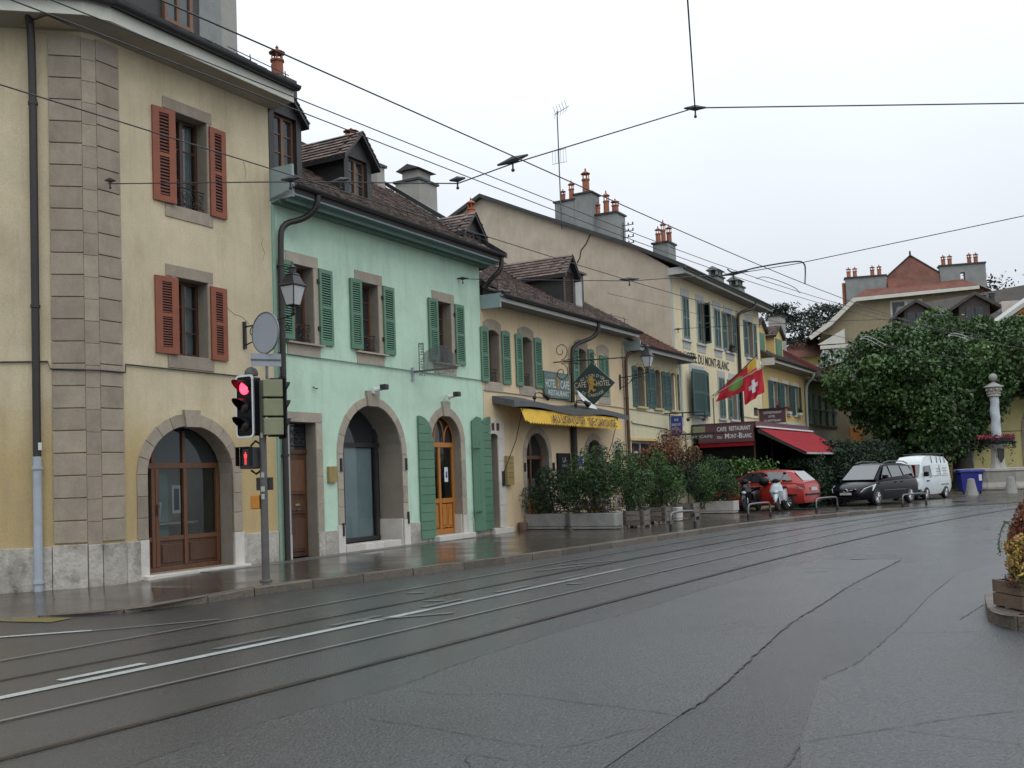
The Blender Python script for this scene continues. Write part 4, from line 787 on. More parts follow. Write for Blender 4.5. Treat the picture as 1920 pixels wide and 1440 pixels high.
chimney(G_, 13.95, 14.4, 1.35, 1.7, 6.8, 9.05, 'chimney_warm', pots=[(14.15, 1.5, .7, .11)])
# downpipes
downpipe(G_, [(4.55, -.62, 7.46), (4.55, -.60, 7.2), (4.42, -.35, 6.98), (4.02, -.12, 6.85), (3.98, -.10, 6.4), (3.98, -.10, 2), (3.98, -.10, .13)], .062, 'pipe_dark', rings=[(3.98, -.10, 6.0), (3.98, -.10, 2.2)])
pbox(G_, 'corner_strip', 'pipe_green', 3.83, 3.915, -.04, .0, .12, 7.2); pbox(G_, 'cable_duct', 'letter_pale', 4.085, 4.135, -.07, -.032, .12, 3.0)
downpipe(G_, [(12.1, -.62, 7.46), (12.1, -.60, 7.15), (11.98, -.42, 6.95), (12.0, -.12, 6.72), (12.15, -.2, 6.62), (12.6, -.55, 6.6)], .062, 'pipe_dark')
# ============================================================ cream inn
Cn = building('cream_inn', 'cream hotel and cafe with arched green shuttered windows and yellow awning', 11.95, 'inn')
CT = 6.35
cw = [(12.21, 12.86), (14.13, 14.78), (17.85, 18.50), (19.55, 20.2)]
wall(Cn, 'cream_plaster', [(11.95, 0), (21.52, 0), (21.52, CT), (11.95, CT)], [(hole(a, e, 4.2, 5.62, .10), .27) for a, e in cw[:3]]+[(hole(12.14, 12.60, .25, 2.80, .10), .40), (hole(14.22, 15.62, .15, 2.86, .70), .25), (hole(18.22, 19.60, .15, 2.72, .69), .25), (hole(20.50, 21.0, 1.2, 2.42, .08), .3)])
shell(Cn, 11.95, 21.5, 7, 0, CT, 'cream_plaster', left=True)
for k, (a, e) in enumerate(cw):
    P = [(a-.16, 5.52), (a, 5.52)]+arc(a, e, 5.525, .10)[::-1]+[(e, 5.52), (e+.14, 5.52)]+arc(a-.16, e+.14, 5.80, .12)
    MB().prism(P, -.02, .03).obj('lintel', 'molasse', Cn, frame=FF)
    pbox(Cn, 'sill', 'molasse_warm', a-.16, e+.14, -.025, .03, 3.93, 4.19, .004); pbox(Cn, 'jamb_stone', 'molasse', e+.003, e+.14, -.02, .03, 4.2, 5.515, .003); pbox(Cn, 'jamb_stone', 'molasse', a-.14, a-.003, -.02, .03, 4.2, 5.515, .003)
    if k < 3:
        win_frame(Cn, a, e, 4.2, 5.62, .24, 'wood_pale', nz=3, glass='dark_glass'); rail_iron(Cn, a+.02, e-.02, 4.23, .34, .08)
        shutter(Cn, a-.36, a-.02, 4.18, 5.62, y=-.085, ang=-6, hinge='r', n=24, top=.06); shutter(Cn, e+.12, e+.60, 4.18, 5.62, y=-.06, ang=2, hinge='l', n=24, top=.06)
    else:
        pbox(Cn, 'room_shade_back', 'room_shade', a, e, -.005, .0, 4.2, 5.52); shutter(Cn, a-.02, (a+e)/2-.005, 4.18, 5.5, y=-.05, hinge='l', n=24, top=.06); shutter(Cn, (a+e)/2+.005, e+.02, 4.18, 5.5, y=-.05, hinge='r', n=24, top=.06)
MB().tube([(11.97, -.02, 3.96), (21.5, -.02, 3.86)], .014, 5).obj('cable', 'soffit', Cn, frame=FF)
# side door with white stone surround and two little lights over it
for k in range(4): pbox(Cn, 'jamb_stone', 'white_stone', 12.605, 12.92+.05*(k % 2), -.03, .40, .26+k*.60, .252+(k+1)*.60, .006)
P = [(12.07, 2.66), (12.14, 2.66)]+arc(12.14, 12.60, 2.70, .10)[::-1]+[(12.60, 2.66), (12.95, 2.66)]+arc(12.07, 12.95, 3.12, .08); MB().prism(P, -.035, .03).obj('lintel', 'white_stone', Cn, frame=FF)
for x in (12.26, 12.52): m = MB(); m.box(x, x+.15, -.04, -.036, 2.88, 3.08); m.obj('grille', 'wood_dark', Cn, frame=FF)
pbox(Cn, 'side_door', 'wood_dark', 12.14, 12.60, .34, .39, .26, 2.35); pbox(Cn, 'step_stone', 'white_stone', 12.05, 13.05, -.18, .4, .10, .255, .012); pbox(Cn, 'pane', 'dark_glass', 12.14, 12.60, .36, .37, 2.35, 2.8)
m = MB(); m.box(12.90, 13.26, -.13, -.035, 1.40, 2.20); bb = m.obj('notice_case', 'brass', frame=FF, at=(13.08, 0, 1.4), bev=.01, label='tall brass notice case on the cream wall beside the white framed door', cat='notice case')
for k in range(5): MB().box(12.93, 13.23, -.134, -.131, 2.12-k*.13, 2.13-k*.13).obj('line_of_print', 'letter_dark', bb, frame=FF)
pbox(Cn, 'intercom', 'iron', 12.74, 12.85, -.07, -.03, 1.38, 1.78)
for x0, x1, zs, rs, dz in ((14.22, 15.62, 2.16, .70, 0), (18.22, 19.60, 2.03, .69, 0)):
    stones_arch(Cn, x0, x1, .12, zs, rs, .20, 'molasse_warm', foot=.6, footmat='molasse_warm', key=False, nst=9, proud=.02)
    y = .23; m = MB(); m.box(x0, x1, y, y+.07, .15, .27).box(x0, x1, y-.02, y+.07, zs-.05, zs+.05)
    for x in (x0, (x0+x1)/2-.05, x1-.09): m.box(x, x+.09, y, y+.06, .27, zs+rs)
    m.box(x0, x1, y, y+.06, .95, 1.05); dd = m.obj('glazed_door', 'wood_brown', Cn, frame=FF)
    for a, e in ((x0+.09, (x0+x1)/2-.05), ((x0+x1)/2+.04, x1-.09)):
        MB().quad((a, y+.03, 1.05), (e, y+.03, 1.05), (e, y+.03, zs-.05), (a, y+.03, zs-.05)).obj('pane', 'glass', dd, frame=FF); MB().box(a, e, y+.02, y+.05, .27, .95).obj('door_panel', 'wood_orange', dd, frame=FF)
        MB().quad((a, y+.2, 1.05), (e, y+.2, 1.05), (e, y+.2, 1.55), (a, y+.2, 1.55)).obj('curtain', 'curtain', dd, frame=FF); MB().quad((a, y+.03, zs+.05), (e, y+.03, zs+.05), (e, y+.03, zs+rs), (a, y+.03, zs+rs)).obj('pane', 'dark_glass', dd, frame=FF)
    MB().box(x0+.2, x0+.36, y+.02, y+.025, 1.45, 1.8).obj('notice', 'letter_white', dd, frame=FF)
P = [(20.38, 2.38), (20.5, 2.34)]+arc(20.5, 21.0, 2.34, .08)[::-1]+[(21.0, 2.34), (21.15, 2.38)]+arc(20.38, 21.15, 2.62, .08); MB().prism(P, -.02, .03).obj('lintel', 'molasse_warm', Cn, frame=FF)
for a, e in ((20.38, 20.497), (21.003, 21.15)): pbox(Cn, 'jamb_stone', 'molasse_warm', a, e, -.02, .03, 1.2, 2.37, .004)
win_frame(Cn, 20.5, 21.0, 1.2, 2.42, .22, 'wood_dark', nx=1, nz=1, curtain=False, glass='dark_glass')
for x in (14.05, 15.85, 18.05, 19.8): pbox(Cn, 'hook', 'iron', x-.015, x+.015, -.08, 0, 1.75, 2.0)
eave(Cn, 11.98, 21.7, .58, CT-.03, 6.30, .12, 'fascia_pale', 'soffit_grey', r=.075)
pbox(Cn, 'eave_return', 'fascia_blue', 11.96, 12.03, -.60, .02, 6.12, 6.50)
roof_tiles(Cn, 12.25, 21.8, -.62, 6.50, 5.6, 10.15)
dr, wz = dormer(Cn, 18.08, 18.90, 7.08, 8.20, 8.72, .48, 4.2, ov=.16, wmat='slate', win=None, wz=(7.2, 8.2))
m = MB()
for k in range(16): m.box(wz[0], wz[1], .50, .54, wz[2]+k*.0625+.01, wz[2]+k*.0625+.035)
m.obj('louvres', 'wood_dark', dr, frame=FF); MB().box(wz[0], wz[1], .56, .57, wz[2], wz[3]).obj('backing', 'wood_dark', dr, frame=FF)
pbox(Cn, 'dormer', 'slate', 18.91, 19.76, .55, 2.5, 7.1, 8.30); pbox(Cn, 'blind', 'fascia_pale', 19.05, 19.55, .52, .548, 7.18, 8.05); pbox(Cn, 'dormer_roof', 'zinc_dark', 18.91, 19.84, .45, 2.5, 8.305, 8.37)
m = MB()
for s_ in np.arange(12.5, 21.5, 1.1): m.tube([(s_, -.25, 6.72), (s_, -.22, 7.0)], .012, 5)
m.tube([(12.4, -.24, 6.92), (21.5, -.24, 6.92)], .009, 5); m.obj('snow_guard', 'iron', Cn, frame=FF)
downpipe(Cn, [(18.2, -.64, 6.38), (18.2, -.62, 6.1), (18.05, -.45, 5.9), (17.35, -.14, 5.66), (17.25, -.11, 5.3), (17.22, -.11, 4.2), (17.2, -.11, 3.86)], .062, 'pipe_dark'); downpipe(Cn, [(17.2, -.11, 3.5), (17.2, -.11, 2), (17.2, -.11, .13)], .095, 'timber_dark')
downpipe(Cn, [(22.2, -.64, 6.25), (22.1, -.62, 6.0), (21.9, -.35, 5.86), (21.6, -.12, 5.7), (21.55, -.11, 5.2), (21.55, -.11, 3), (21.55, -.11, .13)], .058, 'wood_dark', rings=[(21.55, -.11, 4.2)])
# cafe canopy with the lettered yellow valance
cn = thing('cafe_canopy', 'long sagging grey zinc canopy over the cream cafe arches', 'canopy', F(16.4, 0, 3.5))
def cz(s): return 3.66+.055*math.sin((s-12.4)*1.3)-.01*(s-12.4)
m = MB(); ss = np.linspace(12.4, 20.25, 30); 
for a, e in zip(ss[:-1], ss[1:]):
    za, ze = cz(a), cz(e); m.add([(a, 0, za+.16), (e, 0, ze+.16), (e, -.68, ze-.03), (a, -.68, za-.03), (a, -.68, za-.18), (e, -.68, ze-.18), (a, 0, za-.02), (e, 0, ze-.02)], [(3, 2, 1, 0), (4, 5, 2, 3), (6, 7, 5, 4)])
m.quad((12.4, 0, cz(12.4)-.02), (12.4, -.68, cz(12.4)-.19), (12.4, -.68, cz(12.4)), (12.4, 0, cz(12.4)+.16)); m.obj('canopy_sheet', 'zinc', cn, frame=FF)
aw = thing('awning', 'yellow awning with dark lettering and zigzag hem under the grey canopy', 'awning', F(16.1, -.7, 3.1))
m = MB(); n = 46; xs = np.linspace(12.85, 19.5, n*2+1)
def vy(x, z): return -.62-(3.45-z)*.35-.01*math.sin(x*9)
top = lambda x: 3.46-.006*(x-12.85); bot = lambda k, x: 3.05-.006*(x-12.85)-(0 if k % 2 else -.05)+(.05 if x < 13.1 else 0)
for k in range(2*n):
    a, e = xs[k], xs[k+1]; m.quad((a+.0, vy(a, 3.12), bot(k, a)), (e, vy(e, 3.12), bot(k+1, e)), (e-.0, vy(e, 3.46), top(e)), (a, vy(a, 3.46), top(a)))
    m.quad((a, vy(a, 3.46), top(a)), (e, vy(e, 3.46), top(e)), (e, -.02, 3.62), (a, -.02, 3.62))
m.obj('valance', 'awning_yellow', aw, frame=FF)
upv = (FF.to_3x3() @ Vector((0, .34*.35, .34))).normalized()
text("AU LION D'OR", .25, 'letter_dark', aw, wp(14.5, -.785, 3.115), U, upv, width=2.25, bold=.018); text('DE CAROUGE', .25, 'letter_dark', aw, wp(17.0, -.785, 3.10), U, upv, width=2.05, bold=.018)
for x, ya in ((12.9, .2), (19.4, -.1)): MB().tube([(x, -.66, 3.45), (x+.03, -.4, 2.6), (x-.1, -.06, 1.75)], .012, 5).obj('awning_arm', 'iron', aw, frame=FF)
# ============================================================ low annex
An = building('low_annex', 'low pale yellow annex with dark teal shutters between inn and hotel', 21.55)
AT = 6.05; aw_ = [(22.72, 23.40), (24.45, 25.03), (26.12, 26.75)]
wall(An, 'annex_plaster', [(21.52, 0), (27.25, 0), (27.25, AT), (21.52, AT)], [(hole(a, e, 3.98, 5.42, .14), .2) for a, e in aw_]+[(hole(22.0, 24.35, .9, 2.74), .18), (hole(25.45, 26.75, .12, 2.6), .3)], y=-.02)
shell(An, 21.55, 27.25, 6, 0, AT, 'annex_plaster', y0=-.01)
for a, e in aw_:
    P = [(a-.1, 5.28), (a, 5.28)]+arc(a, e, 5.285, .14)[::-1]+[(e, 5.28), (e+.1, 5.28)]+arc(a-.1, e+.1, 5.40, .15); MB().prism(P, -.05, .02).obj('lintel', 'stone_ochre', An, frame=FF)
    pbox(An, 'sill', 'stone_ochre', a-.14, e+.14, -.11, .02, 3.90, 3.975, .004); pbox(An, 'jamb_stone', 'stone_ochre', e+.003, e+.1, -.05, .02, 3.98, 5.277); pbox(An, 'jamb_stone', 'stone_ochre', a-.1, a-.003, -.05, .02, 3.98, 5.277)
    win_frame(An, a, e, 3.98, 5.42, .18, 'wood_pale', nz=2, glass='dark_glass')
for a, e, an, hg in ((22.28, 22.68, -6, 'r'), (23.5, 23.96, 3, 'l'), (23.98, 24.42, -6, 'r'), (25.1, 25.58, 3, 'l'), (25.6, 26.06, -6, 'r'), (26.85, 27.2, 12, 'l')):
    shutter(An, a, e, 3.96, 5.34, y=-.09, ang=an, hinge=hg, mat='teal_paint', smat='teal_paint', n=22, single=False, top=.08)
y = .15; m = MB(); m.box(22.0, 24.35, y, y+.06, .9, .98).box(22.0, 24.35, y, y+.06, 2.66, 2.74)
for x in (22.0, 23.15, 24.27): m.box(x, x+.08, y-.01, y+.06, .98, 2.66)
sw = m.obj('shop_window', 'fascia_pale', An, frame=FF)
for a, e in ((22.08, 23.15), (23.23, 24.27)): MB().quad((a, y+.03, .98), (e, y+.03, .98), (e, y+.03, 2.66), (a, y+.03, 2.66)).obj('pane', 'dark_glass', sw, frame=FF)
pbox(An, 'shop_window_trim', 'ochre_plaster', 21.86, 24.49, -.06, -.021, 2.745, 2.84)
for r_ in range(8):
    z = 2.3-r_*.165
    for x in (22.12, 22.62): 
        if rng.random() < .85: MB().box(x, x+.2+.25*rng.random(), y+.012, y+.016, z, z+.07).obj('line_of_print', 'letter_white', sw, frame=FF)
MB().box(23.95, 24.1, y+.01, y+.015, 2.2, 2.36).obj('sticker', 'letter_white', sw, frame=FF)
m = MB(); m.box(25.45, 26.75, .27, .32, .12, 2.6).box(25.5, 26.0, .25, .27, .2, 2.5).box(26.1, 26.7, .25, .27, .2, 2.5); m.obj('door', 'soffit', An, frame=FF)
pbox(An, 'meter_box', 'fascia_white', 24.7, 25.0, -.12, -.02, 1.45, 1.95); pbox(An, 'meter_window', 'iron', 24.76, 24.86, -.13, -.12, 1.6, 1.85)
MB().tube([(22.0, -.05, 3.42), (22.1, -.05, 3.35), (25.6, -.04, 3.22)], .014, 5).obj('cable', 'iron', An, frame=FF); MB().tube([(21.6, -.04, 3.86), (27.2, -.04, 3.74)], .014, 5).obj('cable', 'soffit', An, frame=FF)
eave(An, 21.75, 27.2, .60, AT-.06, 5.87, .12, 'fascia_pale', 'soffit_grey', r=.07)
pbox(An, 'eave_return', 'fascia_blue', 21.70, 21.77, -.62, .0, 5.85, 6.2); pbox(An, 'eave_return', 'fascia_pale', 27.15, 27.21, -.62, .0, 5.82, 6.02)
roof_tiles(An, 21.85, 26.6, -.62, 6.06, 5.0, 9.40, 'tiles_red'); roof_tiles(An, 26.6, 27.2, -.62, 6.05, -.02, 6.18, 'tiles_red')
MB().prism([(-.7, 6.0), (.0, 6.12), (.0, 6.22), (-.7, 6.10)], 27.2, 27.25, 'x').obj('verge', 'zinc_dark', An, frame=FF)
# ============================================================ hotel
H = building('hotel', 'tall pale hotel with painted name, teal shutters and long bare gable', 26.6, 'hotel')
HT = 9.42
h2 = [(27.95, 28.62, 0), (29.72, 30.5, 1), (31.98, 32.75, 2), (33.55, 34.55, 3), (36.85, 37.9, 4)]
h1 = [(28.6, 30.1, 5), (32.2, 32.95, 6), (33.85, 34.75, 7)]
hh = [(hole(a, e, 6.92, 8.68), .22) for a, e, k in h2]+[(hole(a, e, 3.85, 5.65, .12 if k > 5 else 0), .22) for a, e, k in h1]+[(hole(37.5, 38.2, 4.15, 4.55), .2)]
wall(H, 'hotel_plaster', [(26.6, 0), (39.1, 0), (39.1, HT), (26.6, HT)], hh)
MB().quad((26.8, .8, .2), (39, .8, .2), (39, .8, HT-.1), (26.8, .8, HT-.1)).obj('room_shade_sheet', 'room_shade', H, frame=FF)
# gable wall seen over the low roofs
GP = [(0, -.05), (0, 9.62), (1.6, 10.70), (5.87, 12.62), (8.35, 13.78), (16, 10.2), (16, -.05)]
m = MB(); m.add([(26.6, y, z) for y, z in GP], [list(range(len(GP)))]); m.add([(39.1, y, z) for y, z in GP], [list(range(len(GP)))[::-1]]); m.obj('gable_wall', 'gable_plaster', H, frame=FF)
m = MB()
for (ya, za), (yb, zb) in zip([(-.75, 9.50)]+GP[2:5], GP[2:6]): m.add([(26.35, ya, za+.10), (39.4, ya, za+.10), (39.4, yb, zb+.10), (26.35, yb, zb+.10), (26.35, ya, za-.06), (39.4, ya, za-.06), (39.4, yb, zb-.06), (26.35, yb, zb-.06)], [(0, 1, 2, 3), (7, 6, 5, 4), (4, 7, 3, 0), (1, 5, 6, 2), (4, 0, 1, 5)])
m.obj('roof', 'slate', H, frame=FF)
m = MB(); m.tube([(26.585, 3.3, 11.42), (26.585, 3.42, 11.2), (26.585, 3.5, 11.05), (26.585, 3.75, 10.8), (26.585, 3.82, 10.5), (26.585, 3.95, 10.3)], .022, 4); m.obj('crack', 'slate', H, frame=FF)
pbox(H, 'corner_stone', 'fascia_pale', 26.62, 26.86, -.02, .02, 6.3, 9.3)
for a, e, k in h2+h1:
    z0, z1 = (6.92, 8.68) if k < 5 else (3.85, 5.65)
    pbox(H, 'lintel', 'fascia_pale', a-.16, e+.16, -.02, .02, z1+.003, z1+.30, .004); pbox(H, 'sill', 'white_stone', a-.2, e+.2, -.10, .02, z0-.09, z0-.003, .004); pbox(H, 'apron_stone', 'fascia_pale', a-.12, e+.12, -.02, .02, z0-.38, z0-.095)
    pbox(H, 'jamb_stone', 'fascia_pale', e+.003, e+.13, -.02, .02, z0, z1); pbox(H, 'jamb_stone', 'fascia_pale', a-.13, a-.003, -.02, .02, z0, z1)
    f = win_frame(H, a, e, z0, z1, .18, 'fascia_pale', nz=3, glass='dark_glass', curtain=k in (3, 4, 7))
    kw = dict(mat='teal_light', smat='teal_paint', n=30, single=False, border=.06)
    zm = z0+(z1-z0)*.45
    def half(x0, x1, ang=0, hinge='l', y=-.05):
        shutter(H, x0, x1, z0+.02, z1-.01, y=y, ang=ang, hinge=hinge, **kw)
    c = (a+e)/2
    if k in (0, 2, 6): half(a, c-.005); half(c+.005, e, hinge='r')
    elif k == 1: half(a, c); half(c+.02, e+.02, ang=62, hinge='r')
    elif k == 3: half(a-.5, a-.02, ang=-8, hinge='r', y=-.09); half(e+.05, e+.53, ang=6, hinge='l', y=-.09)
    elif k == 4: half(a-.5, a-.02, ang=-8, hinge='r', y=-.09); half(e+.14, e+.62, ang=4, hinge='l', y=-.07)
    elif k == 5:
        for x0, x1, an, hg in ((28.0, 29.35, -4, 'l'), (29.45, 30.55, 12, 'r')): shutter(H, x0, x1, z0, z1+.05, y=-.30 if hg == 'l' else -.12, ang=an, hinge=hg, mat='teal_paint', smat='teal_paint', n=40, border=.12, single=False)
    elif k == 7: half(a-.45, a-.02, ang=-8, hinge='r', y=-.09); half(e+.14, e+.55, ang=4, hinge='l', y=-.07)
fb = thing('flower_box', 'small dark plant box on a second floor sill of the hotel', 'plant box', F(34.0, -.15, 6.95)); MB().box(33.75, 34.3, -.22, -.05, 6.93, 7.05).obj('trough', 'slate', fb, frame=FF)
C_ = np.array([[34.0, -.14, 7.15]])+rng.normal(size=(150, 3))*[.13, .05, .07]; quads_obj('foliage', leafquads(np.array([list(FF @ Vector(c)) for c in C_]), .07), 'leaf_deep_green', fb, kind='stuff')
text('HOTEL DU MONT-BLANC', .38, 'letter_dark', H, wp(27.85, -.015, 6.05), U, (0, 0, 1), width=5.95, bold=.014)
MB().tube([(35.6, -.03, 4.05), (39.1, -.03, 4.0)], .016, 5).obj('cable', 'soffit', H, frame=FF)
pbox(H, 'corner_stone', 'fascia_pale', 27.26, 27.44, -.05, .02, 3.4, 5.9)
eave(H, 26.5, 39.4, .62, HT-.05, 9.35, .14, 'fascia_pale', 'soffit_grey', r=.07)
pbox(H, 'eave_return', 'fascia_pale', 26.47, 26.53, -.65, .02, 9.28, 9.55)
downpipe(H, [(36.3, -.66, 9.4), (36.2, -.6, 9.1), (35.6, -.3, 8.95), (35.25, -.12, 8.8), (35.2, -.11, 8.4), (35.2, -.11, 5), (35.2, -.11, 3.3)], .07, 'pipe_dark')
MB().tube([(35.32, -.04, 3.3), (35.32, -.04, 8.6)], .04, 5).obj('conduit', 'fascia_pale', H, frame=FF)
MB().tube([(31.25, -.04, 3.4), (31.25, -.04, 4.7)], .02, 5).obj('conduit', 'zinc_dark', H, frame=FF)
# hotel chimneys with clay pots
chimney(H, 26.65, 27.3, 4.0, 4.9, 11.5, 12.95, pots=[(26.9, 4.62, .5, .1), (26.95, 4.25, .8, .11)])
chimney(H, 26.62, 27.4, 3.2, 3.98, 11.2, 13.12, pots=[(26.95, 3.58, 1.0, .15)])
chimney(H, 26.9, 27.8, 2.25, 3.35, 10.8, 12.20, pots=[(27.1, 3.15, .5, .1), (27.3, 2.85, .95, .12), (27.4, 2.5, .6, .14)])
chimney(H, 29.8, 30.7, 1.15, 1.85, 10.0, 11.35, pots=[(30.1, 1.7, .7, .11), (30.2, 1.5, .95, .1), (30.3, 1.28, .75, .11)])
chimney(H, 36.6, 37.6, 1.2, 1.7, 9.9, 10.95, mat='chimney_grey'); chimney(H, 38.1, 39.0, .6, 1.2, 9.7, 10.6, mat='chimney_grey')
for x, y, z in ((37.1, 1.45, 11.0), (38.55, .9, 10.65)):
    m = MB(); 
    for a, e in ((-.42, -.3), (-.1, .1), (.3, .42)): m.box(x+a, x+e, y-.22, y-.12, z, z+.28).box(x+a, x+e, y+.12, y+.22, z, z+.28)
    m.prism([(y-.35, z+.28), (y+.35, z+.28), (y, z+.48)], x-.5, x+.5, 'x'); m.obj('chimney_hood', 'chimney_grey', H, frame=FF)
# insulator rack beside the chimney
m = MB(); m.tube([(27.45, 2.2, 10.9), (27.45, 2.2, 11.9)], .02, 5)
for k in range(4): m.tube([(27.45, 2.2, 11.0+k*.25), (27.45, 1.75, 11.0+k*.25)], .018, 5).cyl((27.45, 1.78, 11.0+k*.25), (27.45, 1.78, 11.1+k*.25), .03, n=6).cyl((27.45, 1.98, 11.0+k*.25), (27.45, 1.98, 11.1+k*.25), .03, n=6)
m.obj('insulator_rack', 'slate', H, frame=FF)
# television aerial
an = thing('tv_aerial', 'thin roof mast carrying two television aerials above hotel chimney', 'aerial', F(26.95, 4.72, 12.2))
m = MB(); m.tube([(26.5, 4.55, 11.8), (26.5, 4.55, 16.75)], .028, 6); m.obj('mast', 'iron_grey', an, frame=FF)
m = MB(); m.tube([(26.5, 4.7, 16.62), (26.5, 4.0, 16.85)], .014, 4)
for q in range(5): yy = 4.62-q*.13; zz = 16.65+q*.045; m.tube([(26.3, yy, zz+.22), (26.5, yy, zz), (26.4, yy+.02, zz-.25)], .010, 4)
m.obj('yagi_antenna', 'iron_grey', an, frame=FF)
m = MB()
for z in (14.55, 15.1): m.tube([(26.5, 4.85, z), (26.5, 4.2, z)], .010, 4)
for q in range(6): yy = 4.84-q*.125; m.tube([(26.5, yy, 14.55), (26.5, yy, 15.1)], .007, 4)
m.obj('panel_antenna', 'iron_grey', an, frame=FF)
# ---- veranda, signs and awning of the hotel cafe
V = thing('cafe_veranda', 'dark enclosed cafe veranda with purple fascia before the hotel', 'veranda', F(32, -1.3, 0))
m = MB(); m.box(28.35, 37.1, -2.6, -.02, 3.36, 3.46); m.obj('roof', 'slate', V, frame=FF)
MB().box(28.35, 37.15, -2.66, -2.60, 3.22, 3.47).obj('fascia', 'sign_purple', V, frame=FF); MB().box(28.45, 37.0, -2.5, -2.46, .1, 3.3).box(28.42, 28.45, -2.5, -.05, .1, 2.7).obj('veranda_shade', 'room_shade', V, frame=FF)  # near-black opaque sheets painted as the shade inside the veranda
for x in (28.45, 31, 34, 37): MB().box(x, x+.09, -2.55, -2.46, .05, 3.3).obj('post', 'wood_dark', V, frame=FF)
sg = thing('cafe_sign', 'long purple cafe restaurant sign board at the end of the veranda', 'sign', F(28.3, -1.3, 2.7))
MB().box(28.26, 28.34, -2.56, -.32, 2.72, 3.42).obj('board', 'sign_purple', sg, frame=FF, bev=.01); MB().box(28.22, 28.36, -.62, -.10, 3.08, 3.36).obj('lamp_housing', 'olive_panel', sg, frame=FF, bev=.02)
m = MB(); 
for a, e in (((-2.58, 2.70), (-2.56, 3.44)),): m.box(28.24, 28.35, a[0], -.32, 3.425, 3.46).box(28.24, 28.35, a[0], -.32, 2.68, 2.715)
m.obj('trim', 'sign_purple', sg, frame=FF)
OUT = NO
text('CAFE', .165, 'letter_white', sg, wp(28.25, -1.10, 3.13), OUT, (0, 0, 1), width=.40, bold=.02); text('RESTAURANT', .165, 'letter_white', sg, wp(28.25, -1.60, 3.14), OUT, (0, 0, 1), width=.86, bold=.02)
text('DU', .10, 'letter_white', sg, wp(28.25, -1.12, 2.84), OUT, (0, 0, 1), width=.18, bold=.02)
text('M', .20, 'letter_white', sg, wp(28.25, -1.42, 2.84), OUT, (0, 0, 1), width=.17, bold=.02); text('ONT', .155, 'letter_white', sg, wp(28.25, -1.61, 2.84), OUT, (0, 0, 1), width=.28, bold=.02)
text('-', .2, 'letter_white', sg, wp(28.25, -1.91, 2.84), OUT, (0, 0, 1), width=.05, bold=.02); text('B', .20, 'letter_white', sg, wp(28.25, -1.99, 2.84), OUT, (0, 0, 1), width=.13, bold=.02); text('LANC', .155, 'letter_white', sg, wp(28.25, -2.14, 2.84), OUT, (0, 0, 1), width=.36, bold=.02)
m = MB(); n = 22
for k in range(n*2):
    a, e = -.35-k*2.2/(2*n), -.35-(k+1)*2.2/(2*n); f = lambda q: 2.52-.035*math.sin(math.pi*(q % 2)/1) if False else 2.50+(.03 if q % 2 else 0)
    m.quad((28.28, a, f(k)), (28.28, e, f(k+1)), (28.28, e, 2.70), (28.28, a, 2.70))
m.obj('valance', 'awning_red', sg, frame=FF)
aw2 = thing('red_awning', 'large red fabric awning sloping down from the cafe veranda', 'awning', F(32, -2.6, 3.1))
m = MB(); ss = np.linspace(28.35, 37.3, 10)
for a, e in zip(ss[:-1], ss[1:]):
    for q in range(4):
        f0, f1 = q/4, (q+1)/4; P = lambda s_, f: (s_, -2.72-1.86*f, 3.20-1.04*f+.03*math.sin(math.pi*f)*-1)
        m.quad(P(a, f0), P(e, f0), P(e, f1), P(a, f1))
m.obj('fabric', 'awning_red', aw2, frame=FF)
m = MB(); m.box(28.3, 37.35, -2.80, -2.68, 3.21, 3.27); m.obj('roller', 'flag_white', aw2, frame=FF); MB().box(28.3, 37.35, -4.64, -4.57, 2.09, 2.16).obj('front_bar', 'fascia_pale', aw2, frame=FF)
m = MB(); m.tube([(28.5, -2.7, 3.0), (30.2, -3.6, 2.6), (28.8, -4.55, 2.14)], .03, 6).tube([(36.8, -2.7, 3.0), (35.2, -3.6, 2.6), (36.8, -4.55, 2.14)], .03, 6); m.obj('folding_arm', 'iron_grey', aw2, frame=FF)
m = MB(); m.prism([(-2.72, 3.16), (-4.56, 2.12), (-4.56, 2.06), (-2.72, 3.02)], 28.33, 28.345, 'x'); m.obj('side_hem', 'slate', aw2, frame=FF)
s3 = thing('small_cafe_sign', 'small purple hotel cafe sign standing on the veranda roof', 'sign', F(35.6, -1.5, 3.5))
MB().box(35.58, 35.66, -2.00, -.78, 3.66, 4.30).obj('board', 'sign_purple', s3, frame=FF); MB().box(35.52, 35.70, -2.10, -.68, 4.30, 4.345).obj('cap', 'slate', s3, frame=FF); MB().box(35.58, 35.62, -.8, -.74, 3.4, 4.3).box(35.58, 35.62, -2.04, -1.98, 3.4, 4.3).obj('leg', 'ochre_plaster', s3, frame=FF)
for tx, z, w, x in (('CAFE RESTAURANT', 4.10, .85, -.97), ('HOTEL', 3.92, .30, -1.22), ('DU MONT-BLANC', 3.73, .78, -1.0)): text(tx, .10, 'letter_white', s3, wp(35.57, x, z), OUT, (0, 0, 1), width=w, bold=.02)
